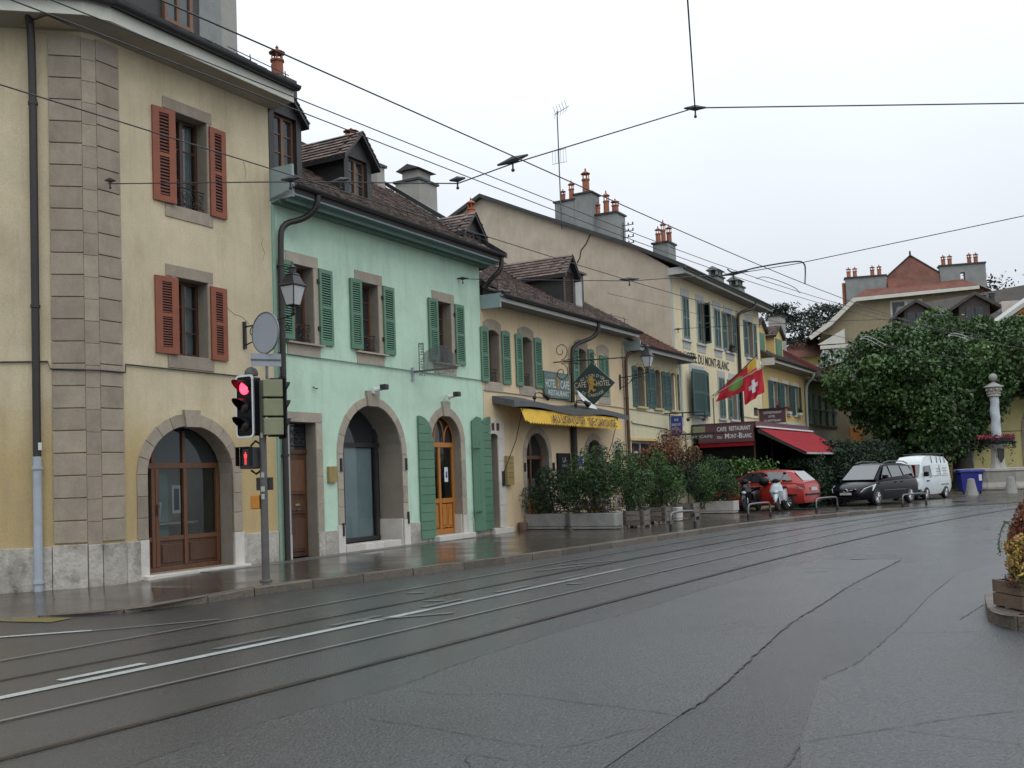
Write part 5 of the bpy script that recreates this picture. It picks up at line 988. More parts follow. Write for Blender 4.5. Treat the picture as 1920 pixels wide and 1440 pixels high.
# blue sign, glazed door canopy
s4 = thing('blue_sign', 'upright blue hanging sign with three lines of white lettering', 'sign', F(25.3, -.45, 3.0))
MB().box(25.28, 25.34, -.72, -.28, 2.99, 3.68).obj('board', 'sign_blue', s4, frame=FF); m = MB(); m.tube([(25.3, 0, 3.80), (25.3, -1.65, 3.78)], .022, 5).tube([(25.3, -.24, 3.8), (25.3, -.24, 2.98)], .02, 5).tube([(25.3, -.76, 3.8), (25.3, -.76, 3.62)], .02, 5).tube([(25.3, -1.15, 3.78), (25.3, -1.15, 3.62), (25.2, -1.0, 3.56)], .02, 5).tube([(25.3, -1.62, 3.78), (25.3, -1.62, 3.45)], .02, 5); m.obj('bracket', 'iron', s4, frame=FF)
m = MB(); m.sph((25.2, -1.0, 3.52), .07, 8).sph((25.25, -1.58, 3.5), .06, 8); m.obj('spot_lamp', 'iron', s4, frame=FF)
for tx, z, w, x in (('RUE', 3.50, .15, -.44), ('GRAND-CAFE', 3.32, .36, -.32), ('17 rue ancienne', 3.14, .34, -.33)): text(tx, .085, 'letter_white', s4, wp(25.27, x, z), OUT, (0, 0, 1), width=w, bold=.015)
s5 = thing('door_canopy', 'narrow black door canopy with faded white lettering under blue sign', 'canopy', F(25.1, -1.1, 2.6))
m = MB(); m.add([(24.98, -.02, 3.0), (24.98, -2.1, 2.96), (27.0, -2.1, 2.98), (27.0, -.02, 3.04), (24.98, -.02, 2.96), (24.98, -2.1, 2.92)], [(0, 1, 2, 3), (0, 4, 5, 1)]).box(24.96, 24.99, -2.1, -.02, 2.93, 3.0); m.obj('roof', 'slate', s5, frame=FF)
MB().box(24.955, 24.98, -2.08, -.04, 2.76, 2.92).obj('fringe', 'glass', s5, frame=FF); text('RESTAURANT CAFE', .09, 'letter_pale', s5, wp(24.945, -.10, 2.80), OUT, (0, 0, 1), width=1.9, bold=.02)
m = MB(); m.tube([(25, -.08, .1), (25, -.08, 2.95)], .025, 5).tube([(25, -.95, .1), (25, -.95, 2.95)], .02, 5); m.obj('post', 'iron', s5, frame=FF)
# flags
FX = 31.25
for (nm, lab, e, mat, k) in (('flag', 'yellow and red cantonal flag on the uppermost pole', (-1.92, 6.42), 'flag_yellow', 0), ('flag', 'red flag bearing a green tree on the middle pole', (-1.62, 6.00), 'flag_red', 1), ('flag', 'red flag with white cross on the lowest pole', (-2.32, 5.84), 'flag_red', 2)):
    s_ = FX+(.3, 0, -.15)[k]; t = thing(nm, lab, 'flag', F(s_, 0, 4.8), 'flags on the hotel front')
    b0 = Vector((s_, -.03, 4.78)); b1 = Vector((s_+(.1, 0, -.1)[k], e[0], e[1])); MB().tube([b0, b1], .018, 6).sph(b1, .03, 6).obj('pole', 'fascia_pale' if k == 2 else 'wood_dark', t, frame=FF)
    d_ = (b1-b0); m = MB(); n1, n2 = 12, 12; fh = (.62, 1.0, 1.12)[k]; fa, fb_ = ((.25, .97), (.20, .97), (.60, .97))[k]
    V_ = []; 
    for a in range(n1+1):
        f = fa+(fb_-fa)*a/n1; p = b0+d_*f
        for c in range(n2+1):
            g_ = c/n2; drop = fh*g_*(.5+.5*a/n1 if k < 2 else 1-.1*a/n1)
            V_.append((p.x+.10*math.sin(a*1.3+c*.3+k)*g_+.06*k, p.y+.20*g_*(1-a/n1)*(1 if k < 2 else -.2)+.03*math.sin(a*.9)*g_, p.z-drop-.02))
    fs = []; mi = []
    for a in range(n1):
        for c in range(n2):
            fs.append((a*(n2+1)+c, (a+1)*(n2+1)+c, (a+1)*(n2+1)+c+1, a*(n2+1)+c+1)); u_, v_ = (a+.5)/n1, (c+.5)/n2; q = 0
            if k == 2: q = 1 if (abs(u_-.5) < .09 and abs(v_-.5) < .26) or (abs(v_-.5) < .09 and abs(u_-.5) < .26) else 0
            if k == 1: q = 1 if ((u_-.60)/.24)**2+((v_-.45)/.30)**2 < 1 else (2 if abs(v_-.75) < .04 and u_ < .35 else 0)
            if k == 0: q = 1 if v_ > .72 else (2 if abs(u_-.5+.12*math.sin(v_*9)) < .1 else 0)
            mi.append(q)
    m.add(V_, fs); m.m = mi; m.obj('cloth', [['flag_yellow', 'flag_red', 'slate'], ['flag_red', 'flag_green', 'flag_white'], ['flag_red', 'flag_white', 'flag_white']][k], t, frame=FF, smooth=True)
# ============================================================ ochre house
Y = building('ochre_house', 'small ochre yellow house with dormers beyond the hotel', 39.2)
YT = 6.75; yw = [(40.75, 42.0), (43.1, 44.3), (45.4, 46.5)]
wall(Y, 'ochre_plaster', [(39.15, 0), (47.8, 0), (47.8, YT), (39.15, YT)], [(hole(a, e, 4.45, 6.05), .2) for a, e in yw]); shell(Y, 39.2, 47.8, 7, 0, YT, 'ochre_plaster')
for a, e in yw:
    pbox(Y, 'lintel', 'white_stone', a-.1, e+.1, -.02, .02, 6.053, 6.25); pbox(Y, 'sill', 'white_stone', a-.12, e+.12, -.08, .02, 4.35, 4.447)
    win_frame(Y, a, e, 4.45, 6.05, .15, 'fascia_white', nz=2, curtain=False); MB().quad((a, .3, 4.4), (e, .3, 4.4), (e, .3, 6.1), (a, .3, 6.1)).obj('blind', 'curtain', Y, frame=FF)
    shutter(Y, a-.55, a-.03, 4.43, 6.05, y=-.09, ang=-10, hinge='r', mat='teal_paint', smat='teal_paint', single=False); shutter(Y, e+.05, e+.5, 4.43, 6.05, y=-.07, ang=4, hinge='l', mat='teal_paint', smat='teal_paint', single=False)
for s_, c in ((41.4, 'flower_red'), (43.7, 'flower_red'), (46.0, 'leaf_deep_green')):
    t = thing('flower_box', {41.4: 'box of pink flowers on the ochre house sill nearest the hotel', 43.7: 'box of pink flowers on the middle sill of the ochre house', 46.0: 'dark potted plant on the far sill of the ochre house'}[s_], 'plant box', F(s_, -.12, 4.45))
    MB().box(s_-.3, s_+.3, -.22, -.05, 4.45, 4.58).obj('trough', 'fascia_white', t, frame=FF); C_ = np.array([[s_, -.15, 4.72]])+rng.normal(size=(120, 3))*[.16, .05, .08]; quads_obj('flowers', leafquads(np.array([list(FF @ Vector(q)) for q in C_]), .08), c, t, kind='stuff')
pbox(Y, 'sign_band', 'white_stone', 41.0, 47.75, -.03, .0, 3.35, 4.05)
text('cuisine', .28, 'letter_dark', Y, wp(42.2, -.04, 3.62), U, (0, 0, 1), width=1.9); text('thierry fang', .28, 'letter_dark', Y, wp(44.6, -.04, 3.58), U, (0, 0, 1), width=2.6)
eave(Y, 39.3, 48.0, .60, YT-.03, 6.85, .12, 'fascia_white', 'soffit', r=.07); pbox(Y, 'eave_return', 'fascia_white', 39.2, 39.3, -.64, .0, 6.70, 7.05)
roof_tiles(Y, 39.3, 48.05, -.62, 7.02, 4.6, 10.3, 'tiles'); MB().prism([(-.7, 6.95), (4.6, 10.25), (4.6, 10.60), (-.7, 7.25)], 48.05, 48.16, 'x').obj('verge', 'trim_red', Y, frame=FF)
for x0, x1 in ((39.6, 41.3), (43.0, 44.75)):
    dr, wz = dormer(Y, x0, x1, 7.5, 8.65, 9.2, .30, 2.8, ov=.15, wmat='ochre_plaster', win=None, wz=(7.5, 8.5)); MB().box(wz[0], wz[1], .26, .29, 7.5, 8.5).obj('closed_shutter', 'green_paint', dr, frame=FF)
chimney(Y, 50.3, 51.6, 1.8, 2.5, 7, 10.7, 'chimney_warm')
downpipe(Y, [(47.6, -.66, 6.9), (47.6, -.6, 6.6), (47.8, -.2, 6.3), (47.82, -.11, 5.8), (47.82, -.11, 3)], .07, 'fascia_pale')
# ============================================================ grey house
K = building('grey_house', 'long grey rendered house half hidden behind the linden', 48.0)
kw_ = [(49.1+1.75*k, 49.75+1.75*k) for k in range(6)]+[(60.6, 61.3), (62.2, 62.9)]
wall(K, 'grey_plaster', [(47.8, 0), (64, 0), (64, 6.6), (47.8, 6.6)], [(hole(a, e, 4.1, 5.85), .2) for a, e in kw_]+[(hole(59.3, 60.9, .1, 3.2, .7), .3)]); shell(K, 47.8, 64, 7, 0, 6.6, 'grey_plaster')
for k, (a, e) in enumerate(kw_):
    win_frame(K, a, e, 4.1, 5.85, .15, 'wood_dark', nz=2, glass='dark_glass', curtain=False); pbox(K, 'sill', 'wood_dark', a-.5, e+.5, -.1, .0, 3.98, 4.07); pbox(K, 'jamb_stone', 'wood_dark', a-.09, a-.003, -.03, .0, 4.1, 5.85)
    shutter(K, a-.55, a-.10, 4.1, 5.85, y=-.1, ang=-14, hinge='r', mat='green_paint', smat='teal_light', single=False); shutter(K, e+.05, e+.5, 4.1, 5.85, y=-.08, ang=6, hinge='l', mat='teal_paint', smat='teal_light', single=False)
eave(K, 48.2, 64.2, .55, 6.55, 6.5, .12, 'fascia_pale', 'soffit_grey', r=.07); roof_tiles(K, 48.2, 64.2, -.58, 6.68, 4.8, 10.0, 'tiles'); downpipe(K, [(58.3, -.12, 6.4), (58.3, -.12, 4), (58.3, -.12, .1)], .09, 'fascia_blue')
pbox(K, 'sign_band', 'white_stone', 58.6, 61.8, -.05, -.01, 3.35, 4.0); text('LE CENTRE', .4, 'trim_red', K, wp(58.9, -.06, 3.48), U, (0, 0, 1), width=2.5)
MB().tube([(48.0, -.12, 4.95), (58, -.12, 4.95)], .03, 5).obj('shutter_rail', 'iron', K, frame=FF)
# ============================================================ houses beyond the square (frontal frames)
def fr_(x, y, rot): return Matrix.Translation((x, y, 0)) @ Matrix.Rotation(R(rot), 4, 'Z')
def bxo(p, name, mat, W, *a, bev=0): return MB().box(*a).obj(name, mat, p, frame=W, bev=bev)
W = fr_(33.4, 85, -14)
B = thing('gabled_mansion', 'large house with red tiled gable between two broad chimney walls', 'house', W)
m = MB(); m.prism([(-6.0, 0), (9.5, 0), (9.5, 12.5), (5.4, 15.55), (-4.7, 15.22), (-6.75, 13.35), (-7.4, 12.7), (-6.0, 12.4)], 0, 10); m.obj('wall', 'olive_plaster', B, frame=W)
m = MB(); P = [(-8.3, 12.15), (-6.6, 13.25), (-4.6, 15.1), (4.9, 15.40), (4.9, 15.66), (-4.8, 15.40), (-6.9, 13.5), (-8.5, 12.45)]
m.prism(P, -.9, -.75); m.obj('bargeboard', 'fascia_white', B, frame=W)
m = MB(); m.add([(-8.5, -.9, 12.48), (-6.9, -.9, 13.53), (-4.8, -.9, 15.42), (-4.9, 10, 15.9), (-8.4, 10, 13)], [(0, 1, 2, 3, 4)]); m.add([(-4.8, -.9, 15.42), (4.9, -.9, 15.68), (3.9, .6, 16.5), (-3.6, .6, 16.25)], [(0, 1, 2, 3)]); m.add([(4.9, -.9, 15.68), (9.5, -.9, 13), (9.5, 8, 13), (3.9, .6, 16.5)], [(0, 1, 2, 3)]); m.obj('roof', 'tiles_far', B, frame=W)
m = MB(); m.add([(-1.9, .3, 16.1), (2.2, .3, 16.25), (2.2, .9, 17.2), (.1, 1.5, 18.95), (-1.9, .9, 17.15)], [(0, 1, 2, 3, 4)]); m.prism([(-1.9, 16), (2.2, 16), (2.2, 17.2), (.1, 18.95), (-1.9, 17.15)], 1.5, 6); m.obj('gable', 'tiles_far', B, frame=W)
m = MB(); m.tube([(-1.95, .9, 17.2), (.1, 1.45, 19.0), (2.25, .9, 17.25)], .07, 5).cyl((.1, 1.45, 18.9), (.1, 1.45, 19.35), .1, .07, 6); m.obj('ridge', 'slate', B, frame=W)
for xa, xb, z0, z1, pots in ((-5.2, -1.95, 13.4, 17.3, (-4.9, -4.4, -3.0, -2.45)), (2.25, 5.75, 15.0, 17.7, (2.6, 3.1, 4.6, 5.1))):
    m = MB(); 
    if xa > 0: tr = [(xa, z0), (xb, z0), (xb, z1), (xa, z1)]; m.prism([(xa, z0), (3.8, z0), (3.8, z1), (xa, z1)], .7, 1.5).prism([(4.15, z0), (xb, z0), (xb, z1), (4.15, z1)], .7, 1.5).prism([(3.8, z0), (4.15, z0), (4.15, 16.4), (3.8, 16.4)], .7, 1.5).prism([(3.8, 17.1), (4.15, 17.1), (4.15, z1), (3.8, z1)], .7, 1.5)
    else: m.box(xa, xb, .7, 1.5, z0, z1)
    c = m.obj('chimney_wall', 'chimney_grey', B, frame=W); MB().box(xa-.1, xb+.05, .6, 1.6, z1, z1+.12).obj('coping', 'slate', c, frame=W)
    for px in pots: m = MB(); pot(m, px, 1.1, z1+.12, .85, .17); m.obj('chimney_pot', 'terracotta', c, frame=W)
MB().cyl((-5.35, 1.1, 13.6), (-5.35, 1.1, 17.0), .14, n=8).obj('flue', 'terracotta', B, frame=W)
for xa, xb in ((-1.7, -.75), (-.45, .5)):
    f = MB().box(xa-.15, xb+.15, -.06, .02, 13.35, 15.05).obj('window', 'fascia_white', B, frame=W); MB().box(xa, xb, -.09, -.065, 13.65, 14.9).obj('pane', 'dark_glass' if xa < -1 else 'curtain', f, frame=W)
bxo(B, 'balcony_beam', 'fascia_white', W, -7.6, -3.6, -.95, -.7, 11.3, 11.6); MB().prism([(-7.8, 11.7), (-5.6, 11.7), (-5.6, 12.9)], -.85, -.75).obj('gable_boards', 'fascia_white', B, frame=W)
for k in range(17): bxo(B, 'balcony_slat', 'fascia_blue' if k % 2 else 'fascia_white', W, -7.4+k*.13, -7.4+k*.13+.10, -.92, -.88, 6.5, 11.2)
bxo(B, 'balcony_side', 'fascia_blue', W, -7.45, -7.35, -.9, 3, 6.5, 11.2)
# small roof and house to its left, and tiled roofs behind
W2 = fr_(27.0, 92, -14); t = thing('tiled_house', 'house with rusty tiled roof peeping left of the gabled mansion', 'house', W2)
bxo(t, 'wall', 'lemon_plaster', W2, -3.2, 6, 0, 8, 0, 11.5); MB().add([(-3.8, -.8, 11.3), (6, -.8, 11.4), (6, 4, 13.4), (-1.5, 4, 13.3)], [(0, 1, 2, 3)]).obj('roof', 'tiles_far', t, frame=W2)
W2 = fr_(23.6, 76, 10); t = thing('tiled_outbuilding', 'low outbuilding with mossy tiles and ochre gable behind the grey house', 'house', W2)
MB().prism([(-6, 0), (3.0, 0), (3.0, 6.5), (.5, 9.0), (-6, 7.5)], 0, 8).obj('wall', 'ochre_plaster', t, frame=W2); MB().add([(-7, -1.2, 7.2), (.7, -1.2, 9.2), (.7, 8, 9.6), (-7, 8, 9.6)], [(0, 1, 2, 3)]).add([(.6, -1.2, 9.2), (3.6, -1.2, 6.3), (3.6, 8, 6.3), (.6, 8, 9.4)], [(0, 1, 2, 3)]).obj('roof', 'tiles_dark', t, frame=W2)
# dark tiled block with dormers behind the linden
W = fr_(34.3, 76, -12); t = thing('dormer_house', 'long house with dark tiled roof and two brown dormers behind linden', 'house', W)
bxo(t, 'wall', 'olive_plaster', W, -6, 14, 0, 9, 0, 10.6); MB().add([(-6.5, -.8, 10.4), (14, -.8, 10.4), (14, 5, 16.2), (2, 5, 14.7), (-4.6, 5, 14.0)], [(0, 1, 2, 3, 4)]).obj('roof', 'tiles_dark', t, frame=W)
for x0, x1, z0, zw, zr in ((-5.0, -3.4, 11.9, 12.8, 13.4), (-1.2, .9, 11.5, 12.9, 13.65)):
    d_ = MB().prism([(x0, z0-1.5), (x1, z0-1.5), (x1, zw), ((x0+x1)/2, zr), (x0, zw)], -.6, 4).obj('dormer', 'dormer_brown', t, frame=W); c = (x0+x1)/2
    MB().prism([(x0-.5, zw-.25), (c, zr), (x1+.7, zw-.35), (x1+.7, zw-.1), (c, zr+.25), (x0-.5, zw)], -1.0, 4).obj('dormer_roof', 'tiles_dark', d_, frame=W)
    for a, e in ((c-.6, c-.05), (c+.05, c+.6)): MB().box(a, e, -.66, -.62, z0-.2, zw-.1).obj('pane', 'dark_glass', d_, frame=W)
bxo(t, 'chimney', 'white_stone', W, 1.9, 3.2, .2, 1.2, 11.5, 13.2); m = MB(); pot(m, 1.2, 2.5, 13.4, .8, .2); pot(m, 1.8, 2.5, 13.5, .8, .2); m.obj('chimney_pot', 'slate', t, frame=W)
# orange gable at the right
W = fr_(32.9, 66, -12); t = thing('orange_house', 'orange gabled house at the right edge above the linden', 'house', W)
MB().prism([(-1.5, 0), (9, 0), (9, 11.0), (4.5, 14.2), (-1.5, 10.2)], 0, 8).obj('wall', 'orange_plaster', t, frame=W); MB().prism([(-2.3, 9.75), (4.5, 14.3), (10, 10.3), (10, 10.6), (4.5, 14.6), (-2.3, 10.05)], -.6, 8).obj('roof', 'fascia_pale', t, frame=W)
# yellow arcade house behind the fountain
W = fr_(29.6, 61.5, -10); t = thing('arcade_house', 'pale yellow house with a stone arch behind the fountain', 'house', W)
m = MB(); hl = hole(.9, 4.6, -.1, 5.2, 1.85); pts = [(-2.6, 0), (8, 0), (8, 9), (-2.6, 9)]
tr = tessellate_polygon([[Vector((x, z, 0)) for x, z in pts], [Vector((x, max(z, .02), 0)) for x, z in hl]]); pp = pts+hl
m.add([(x, 0, z) for x, z in pp], [tuple(q) for q in tr]); m.add([(-2.6, 0, 0), (-2.6, 8, 0), (-2.6, 8, 9), (-2.6, 0, 9)], [(0, 1, 2, 3)]); m.obj('wall', 'lemon_plaster', t, frame=W)
m = MB(); c = 2.75
for k in range(12): t0, t1 = math.pi*k/12+.01, math.pi*(k+1)/12-.01; MB().prism([(c+1.85*math.cos(t0), 3.35+1.85*math.sin(t0)), (c+2.3*math.cos(t0), 3.35+2.3*math.sin(t0)), (c+2.3*math.cos(t1), 3.35+2.3*math.sin(t1)), (c+1.85*math.cos(t1), 3.35+1.85*math.sin(t1))], -.05, .3).obj('arch_stone', 'molasse', t, frame=W)
for k in range(6):
    for xa, xb in ((.45, .9), (4.6, 5.05)): bxo(t, 'jamb_stone', 'molasse', W, xa, xb, -.05, .3, k*.56, k*.56+.545)
bxo(t, 'door', 'wood_dark', W, .9, 4.6, .6, .7, 0, 5.2); bxo(t, 'string_course', 'zinc_dark', W, -2.6, .45, -.02, .0, 3.25, 3.29); bxo(t, 'pilaster', 'fascia_blue', W, -2.7, -2.3, -.08, .0, 0, 9)
W = fr_(20.5, 66, 0); t = thing('orange_fronted_house', 'house with orange shopfront glimpsed between linden and grey house', 'house', W); bxo(t, 'wall', 'olive_plaster', W, -3, 5, 0, 6, 0, 7); bxo(t, 'shop_front', 'orange_plaster', W, .9, 1.7, -.05, 0, 3.0, 4.0)
# backdrop of the square behind the linden: low wall, its dark colour painting the shade under the crown
W = fr_(24.5, 68, -6); t = thing('boundary_wall', 'boundary wall darkened as shade under the linden canopy behind the parked van', 'wall', W)
for k in range(9): bxo(t, 'panel', 'slate', W, -5+k*1.2, -5+k*1.2+1.18, 0, .2, 0, 2.0)
# ============================================================ trees
def blob_points(c, r, n, shell_=.35, lumps=26, lr=.34):
    c = np.array(c, float); r = np.array(r, float)
    d = rng.normal(size=(lumps, 3)); d /= np.linalg.norm(d, axis=1)[:, None]; cc = d*(.62+.3*rng.random((lumps, 1)))
    k = rng.integers(0, lumps, n); e = rng.normal(size=(n, 3)); e /= np.linalg.norm(e, axis=1)[:, None]
    p = cc[k]+e*(lr*(.6+.6*rng.random((lumps, 1)))[k])*(1-shell_*rng.random((n, 1))**2)
    q = rng.normal(size=(n//5, 3)); q /= np.linalg.norm(q, axis=1)[:, None]; q *= rng.random((n//5, 1))**.5*.9
    global LUMP; LUMP = np.r_[k, rng.integers(0, lumps, n//5)]
    return c+np.vstack([p, q])*r
def limb(m, a, b, r0, r1, n=6, wob=.15):
    a, b = Vector(a), Vector(b); P = []
    for k in range(n+1): f = k/n; P.append(a.lerp(b, f)+Vector(rng.normal(size=3)*wob*(0 < k < n)))
    m.tube(P, [r0+(r1-r0)*k/n for k in range(n+1)], 8)
def linden(x, y, label, blobs, nleaf, size, trunk_r=.33, mat='leaf_linden', mat2='leaf_linden_lit'):
    W = Matrix.Translation((x, y, 0)); t = thing('linden_tree', label, 'tree', W, 'lindens on the square')
    m = MB(); m.tube([(x, y, -.1), (x+.05, y, .6), (x, y+.05, 2.2), (x-.05, y, 3.6)], [trunk_r*1.4, trunk_r, trunk_r*.85, trunk_r*.8], 12)
    for c, r in blobs: limb(m, (x, y, 3.2), (c[0], c[1], c[2]+r[2]*.3), trunk_r*.5, .06, wob=.2)
    m.obj('trunk', 'bark', t, smooth=True)
    tot = sum(r[0]*r[1]*r[2] for c, r in blobs)**1.0
    PP = []; KK = []
    for c, r in blobs:
        PP.append(blob_points(c, np.array(r)*1.05, int(nleaf*(r[0]*r[1]*r[2])/tot), lumps=44, lr=.25)); li = rng.random(44) < .3; KK.append(li[LUMP] & (rng.random(len(LUMP)) < (.8 if c[2] > 5.5 else .25)))  # paler leaves mostly in the upper blobs: top light painted into the crown
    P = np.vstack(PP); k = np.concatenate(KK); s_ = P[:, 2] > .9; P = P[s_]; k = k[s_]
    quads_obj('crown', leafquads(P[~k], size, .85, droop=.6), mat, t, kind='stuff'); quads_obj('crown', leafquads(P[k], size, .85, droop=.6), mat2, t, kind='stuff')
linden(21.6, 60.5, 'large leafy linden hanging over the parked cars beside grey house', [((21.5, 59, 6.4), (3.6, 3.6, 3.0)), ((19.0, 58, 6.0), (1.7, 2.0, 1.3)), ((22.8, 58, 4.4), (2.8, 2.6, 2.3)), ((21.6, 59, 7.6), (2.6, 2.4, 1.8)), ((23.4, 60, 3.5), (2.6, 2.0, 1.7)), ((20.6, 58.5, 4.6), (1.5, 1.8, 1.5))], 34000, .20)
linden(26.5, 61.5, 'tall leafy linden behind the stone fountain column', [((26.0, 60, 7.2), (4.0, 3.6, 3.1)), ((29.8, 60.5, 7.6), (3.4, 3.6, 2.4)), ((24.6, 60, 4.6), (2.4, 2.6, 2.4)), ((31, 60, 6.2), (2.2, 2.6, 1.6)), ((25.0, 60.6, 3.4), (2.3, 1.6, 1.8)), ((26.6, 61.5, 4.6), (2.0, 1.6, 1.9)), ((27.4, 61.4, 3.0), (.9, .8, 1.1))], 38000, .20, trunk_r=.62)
def pine(x, y, h, label, tiers, wd):
    W = Matrix.Translation((x, y, 0)); t = thing('pine_tree', label, 'tree', W, 'dark pines far behind the roofs'); m = MB(); m.tube([(x, y, 0), (x+.1, y, h*.5), (x, y, h*.97)], [.4, .3, .08], 8); Q = []
    for z, r in tiers:
        for k in range(5):
            a = rng.random()*6.28; e = Vector((x+r*math.cos(a)*(.6+.5*rng.random()), y+r*math.sin(a)*.8, z+rng.normal()*.3)); m.tube([(x, y, z-.5), e], [.09, .03], 5)
            c = np.array(e); Q.append(c+rng.normal(size=(110, 3))*[wd*.45, wd*.45, wd*.13])
    m.obj('trunk', 'bark', t); quads_obj('crown', leafquads(np.vstack(Q), .34, .35), 'needle', t, kind='stuff')
pine(25.0, 95, 16.2, 'dark pine with ragged crown just right of the ochre dormers', [(13.2, 2.2), (14.4, 2.4), (15.4, 1.9), (16.1, 1.0)], 1.3)
pine(28.4, 96, 16.4, 'tallest dark layered pine between ochre house and gabled mansion', [(11.5, 2.6), (12.8, 2.4), (14.0, 1.5), (15.0, 2.2), (16.0, 1.6)], 1.3)
pine(31.0, 100, 16.8, 'dark pine peeping over the left slope of the gabled mansion', [(13.8, 2.2), (15.2, 2.0), (16.4, 1.4)], 1.3)
# bare treetop far right
t = thing('leafy_treetop', 'sparse treetop showing above the long dark roof', 'tree', Matrix.Translation((44.5, 100, 0))); m = MB(); limb(m, (44.5, 100, 0), (44.5, 100, 18), .3, .05)
for k in range(12): limb(m, (44.5, 100, 15.5), (44.5+rng.normal()*2.2, 100, 17.8+rng.random()*1.3), .06, .02)
m.obj('trunk', 'bark', t); quads_obj('crown', leafquads(np.array([[45.8, 100, 18.6]])+rng.normal(size=(500, 3))*[1.4, .6, .45], .3, .6), 'leaf_dark', t, kind='stuff')
def shrub(name, label, C_, r, n, size, mat, mat2=None, f2=.3, el=.3, group=None, cat='shrub', z0=.4, top2=False, lumps=22):
    c = FF @ Vector((C_[0], C_[1], C_[2])); t = thing(name, label, cat, Matrix.Translation((c.x, c.y, z0)), group)
    Rr = np.array(FF.to_3x3()); P = blob_points((0, 0, 0), r, n, lumps=lumps, lr=.42) @ Rr.T+np.array(c); P = P[P[:, 2] > z0+.02]
    m = MB()
    for k in range(7): e = Vector(P[rng.integers(len(P))]); m.tube([Vector((c.x+rng.normal()*.08, c.y+rng.normal()*.08, z0-.15)), (Vector((c.x, c.y, z0))+e)/2+Vector(rng.normal(size=3)*.04), e], [.022, .016, .008], 5)
    m.obj('stem', 'bark', t)
    if mat2:
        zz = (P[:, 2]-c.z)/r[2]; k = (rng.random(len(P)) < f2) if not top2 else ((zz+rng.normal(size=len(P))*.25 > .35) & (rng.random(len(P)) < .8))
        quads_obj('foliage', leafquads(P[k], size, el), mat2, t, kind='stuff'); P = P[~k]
    quads_obj('foliage', leafquads(P, size, el), mat, t, kind='stuff'); return t
# ============================================================ planters along the terraces
def trough(label, s, i, w, dpt, h, mat='concrete', group='concrete planters of the terrace'):
    t = thing('planter', label, 'planter', F(s, i, .12), group)
    m = MB(); a, b_ = w/2, dpt/2; k = .06
    P = [(-a+k, -b_), (a-k, -b_), (a, -b_+k), (a, b_-k), (a-k, b_), (-a+k, b_), (-a, b_-k), (-a, -b_+k)]
    P = [(s+x, i+y) for x, y in P]; m.prism([(s+(x-s)*.94, i+(y-i)*.96) for x, y in P], .13, .2, 'z'); m.prism(P, .2, .12+h, 'z'); m.obj('trough', mat, t, frame=FF, bev=.02)
    MB().box(s-a+.05, s+a-.05, i-b_+.05, i+b_-.05, .12+h-.02, .125+h).obj('soil', 'soil', t, frame=FF); return t
trough('long grey concrete planter nearest the cream wall', 14.15, -.66, .5, 1.28, .44); trough('long grey concrete planter at the terrace front corner', 14.0, -2.2, .5, 1.42, .44)
def woodbox(label, s, i, w, h, n=3):
    t = thing('wooden_planter', label, 'planter', F(s, i, .12), 'square wooden planters of the terrace'); a = w/2
    for k in range(n):
        z0, z1 = .19+h*k/n, .19+h*(k+1)/n-.012
        for X in ((s-a, s+a, i-a, i-a+.03), (s-a, s+a, i+a-.03, i+a), (s-a, s-a+.03, i-a+.031, i+a-.031), (s+a-.03, s+a, i-a+.031, i+a-.031)): MB().box(*X, z0, z1).obj('plank', 'wood_old', t, frame=FF)
    for x in (-1, 1):
        for y in (-1, 1): MB().box(s+x*(a-.05)-.05, s+x*(a-.05)+.05, i+y*(a-.05)-.05, i+y*(a-.05)+.05, .12, .19+h+.01).obj('post', 'wood_old', t, frame=FF)
    MB().box(s-a+.04, s+a-.04, i-a+.04, i+a-.04, .1+h, .15+h).obj('soil', 'soil', t, frame=FF)
woodbox('dark wooden planter box nearest the kerb hoop', 14.6, -3.15, .58, .40); woodbox('wide wooden planter box in the middle of the terrace row', 16.7, -2.95, .66, .42); woodbox('wooden planter box under the red tipped shrub', 19.0, -3.0, .66, .42)
trough('small white concrete planter between the wooden boxes', 17.9, -2.95, .42, .55, .42, 'concrete_pale'); trough('long white concrete planter beside the black scooter', 22.9, -2.75, .5, 1.35, .42, 'concrete_pale')
G_sh = 'shrubs screening the cafe terrace'
shrub('oleander_shrub', 'dark green oleander over the planter by the cream wall', (14.25, -.75, 1.10), (.62, .78, .80), 5200, .085, 'leaf_deep_green', 'leaf_oleander', .15, group=G_sh, z0=.5)
shrub('oleander_shrub', 'tall green oleander over the front concrete planter', (14.0, -2.05, 1.30), (.62, .85, .86), 7000, .085, 'leaf_oleander', 'leaf_deep_green', .35, group=G_sh, z0=.5)
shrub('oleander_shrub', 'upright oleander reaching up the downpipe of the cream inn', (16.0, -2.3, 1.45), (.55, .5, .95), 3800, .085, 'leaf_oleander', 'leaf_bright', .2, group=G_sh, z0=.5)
shrub('bamboo_shrub', 'thin sparse shrub in the wooden box nearest the hoop', (14.6, -3.15, 1.22), (.38, .38, .80), 1500, .085, 'leaf_deep_green', 'leaf_bright', .35, group=G_sh, z0=.5)
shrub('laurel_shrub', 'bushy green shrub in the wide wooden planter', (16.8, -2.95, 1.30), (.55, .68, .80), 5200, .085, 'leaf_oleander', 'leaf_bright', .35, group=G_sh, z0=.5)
shrub('photinia_shrub', 'tall shrub with rusty red leaf tips amid the terrace', (19.2, -2.55, 1.65), (.8, .85, 1.05), 9000, .095, 'leaf_deep_green', 'leaf_rust', group=G_sh, z0=.5, top2=True)
shrub('photinia_shrub', 'small shrub with bright red young leaves before the annex door', (18.9, -1.55, 1.62), (.5, .42, .70), 2600, .085, 'leaf_deep_green', 'leaf_red', .4, group=G_sh, z0=.5, top2=True)
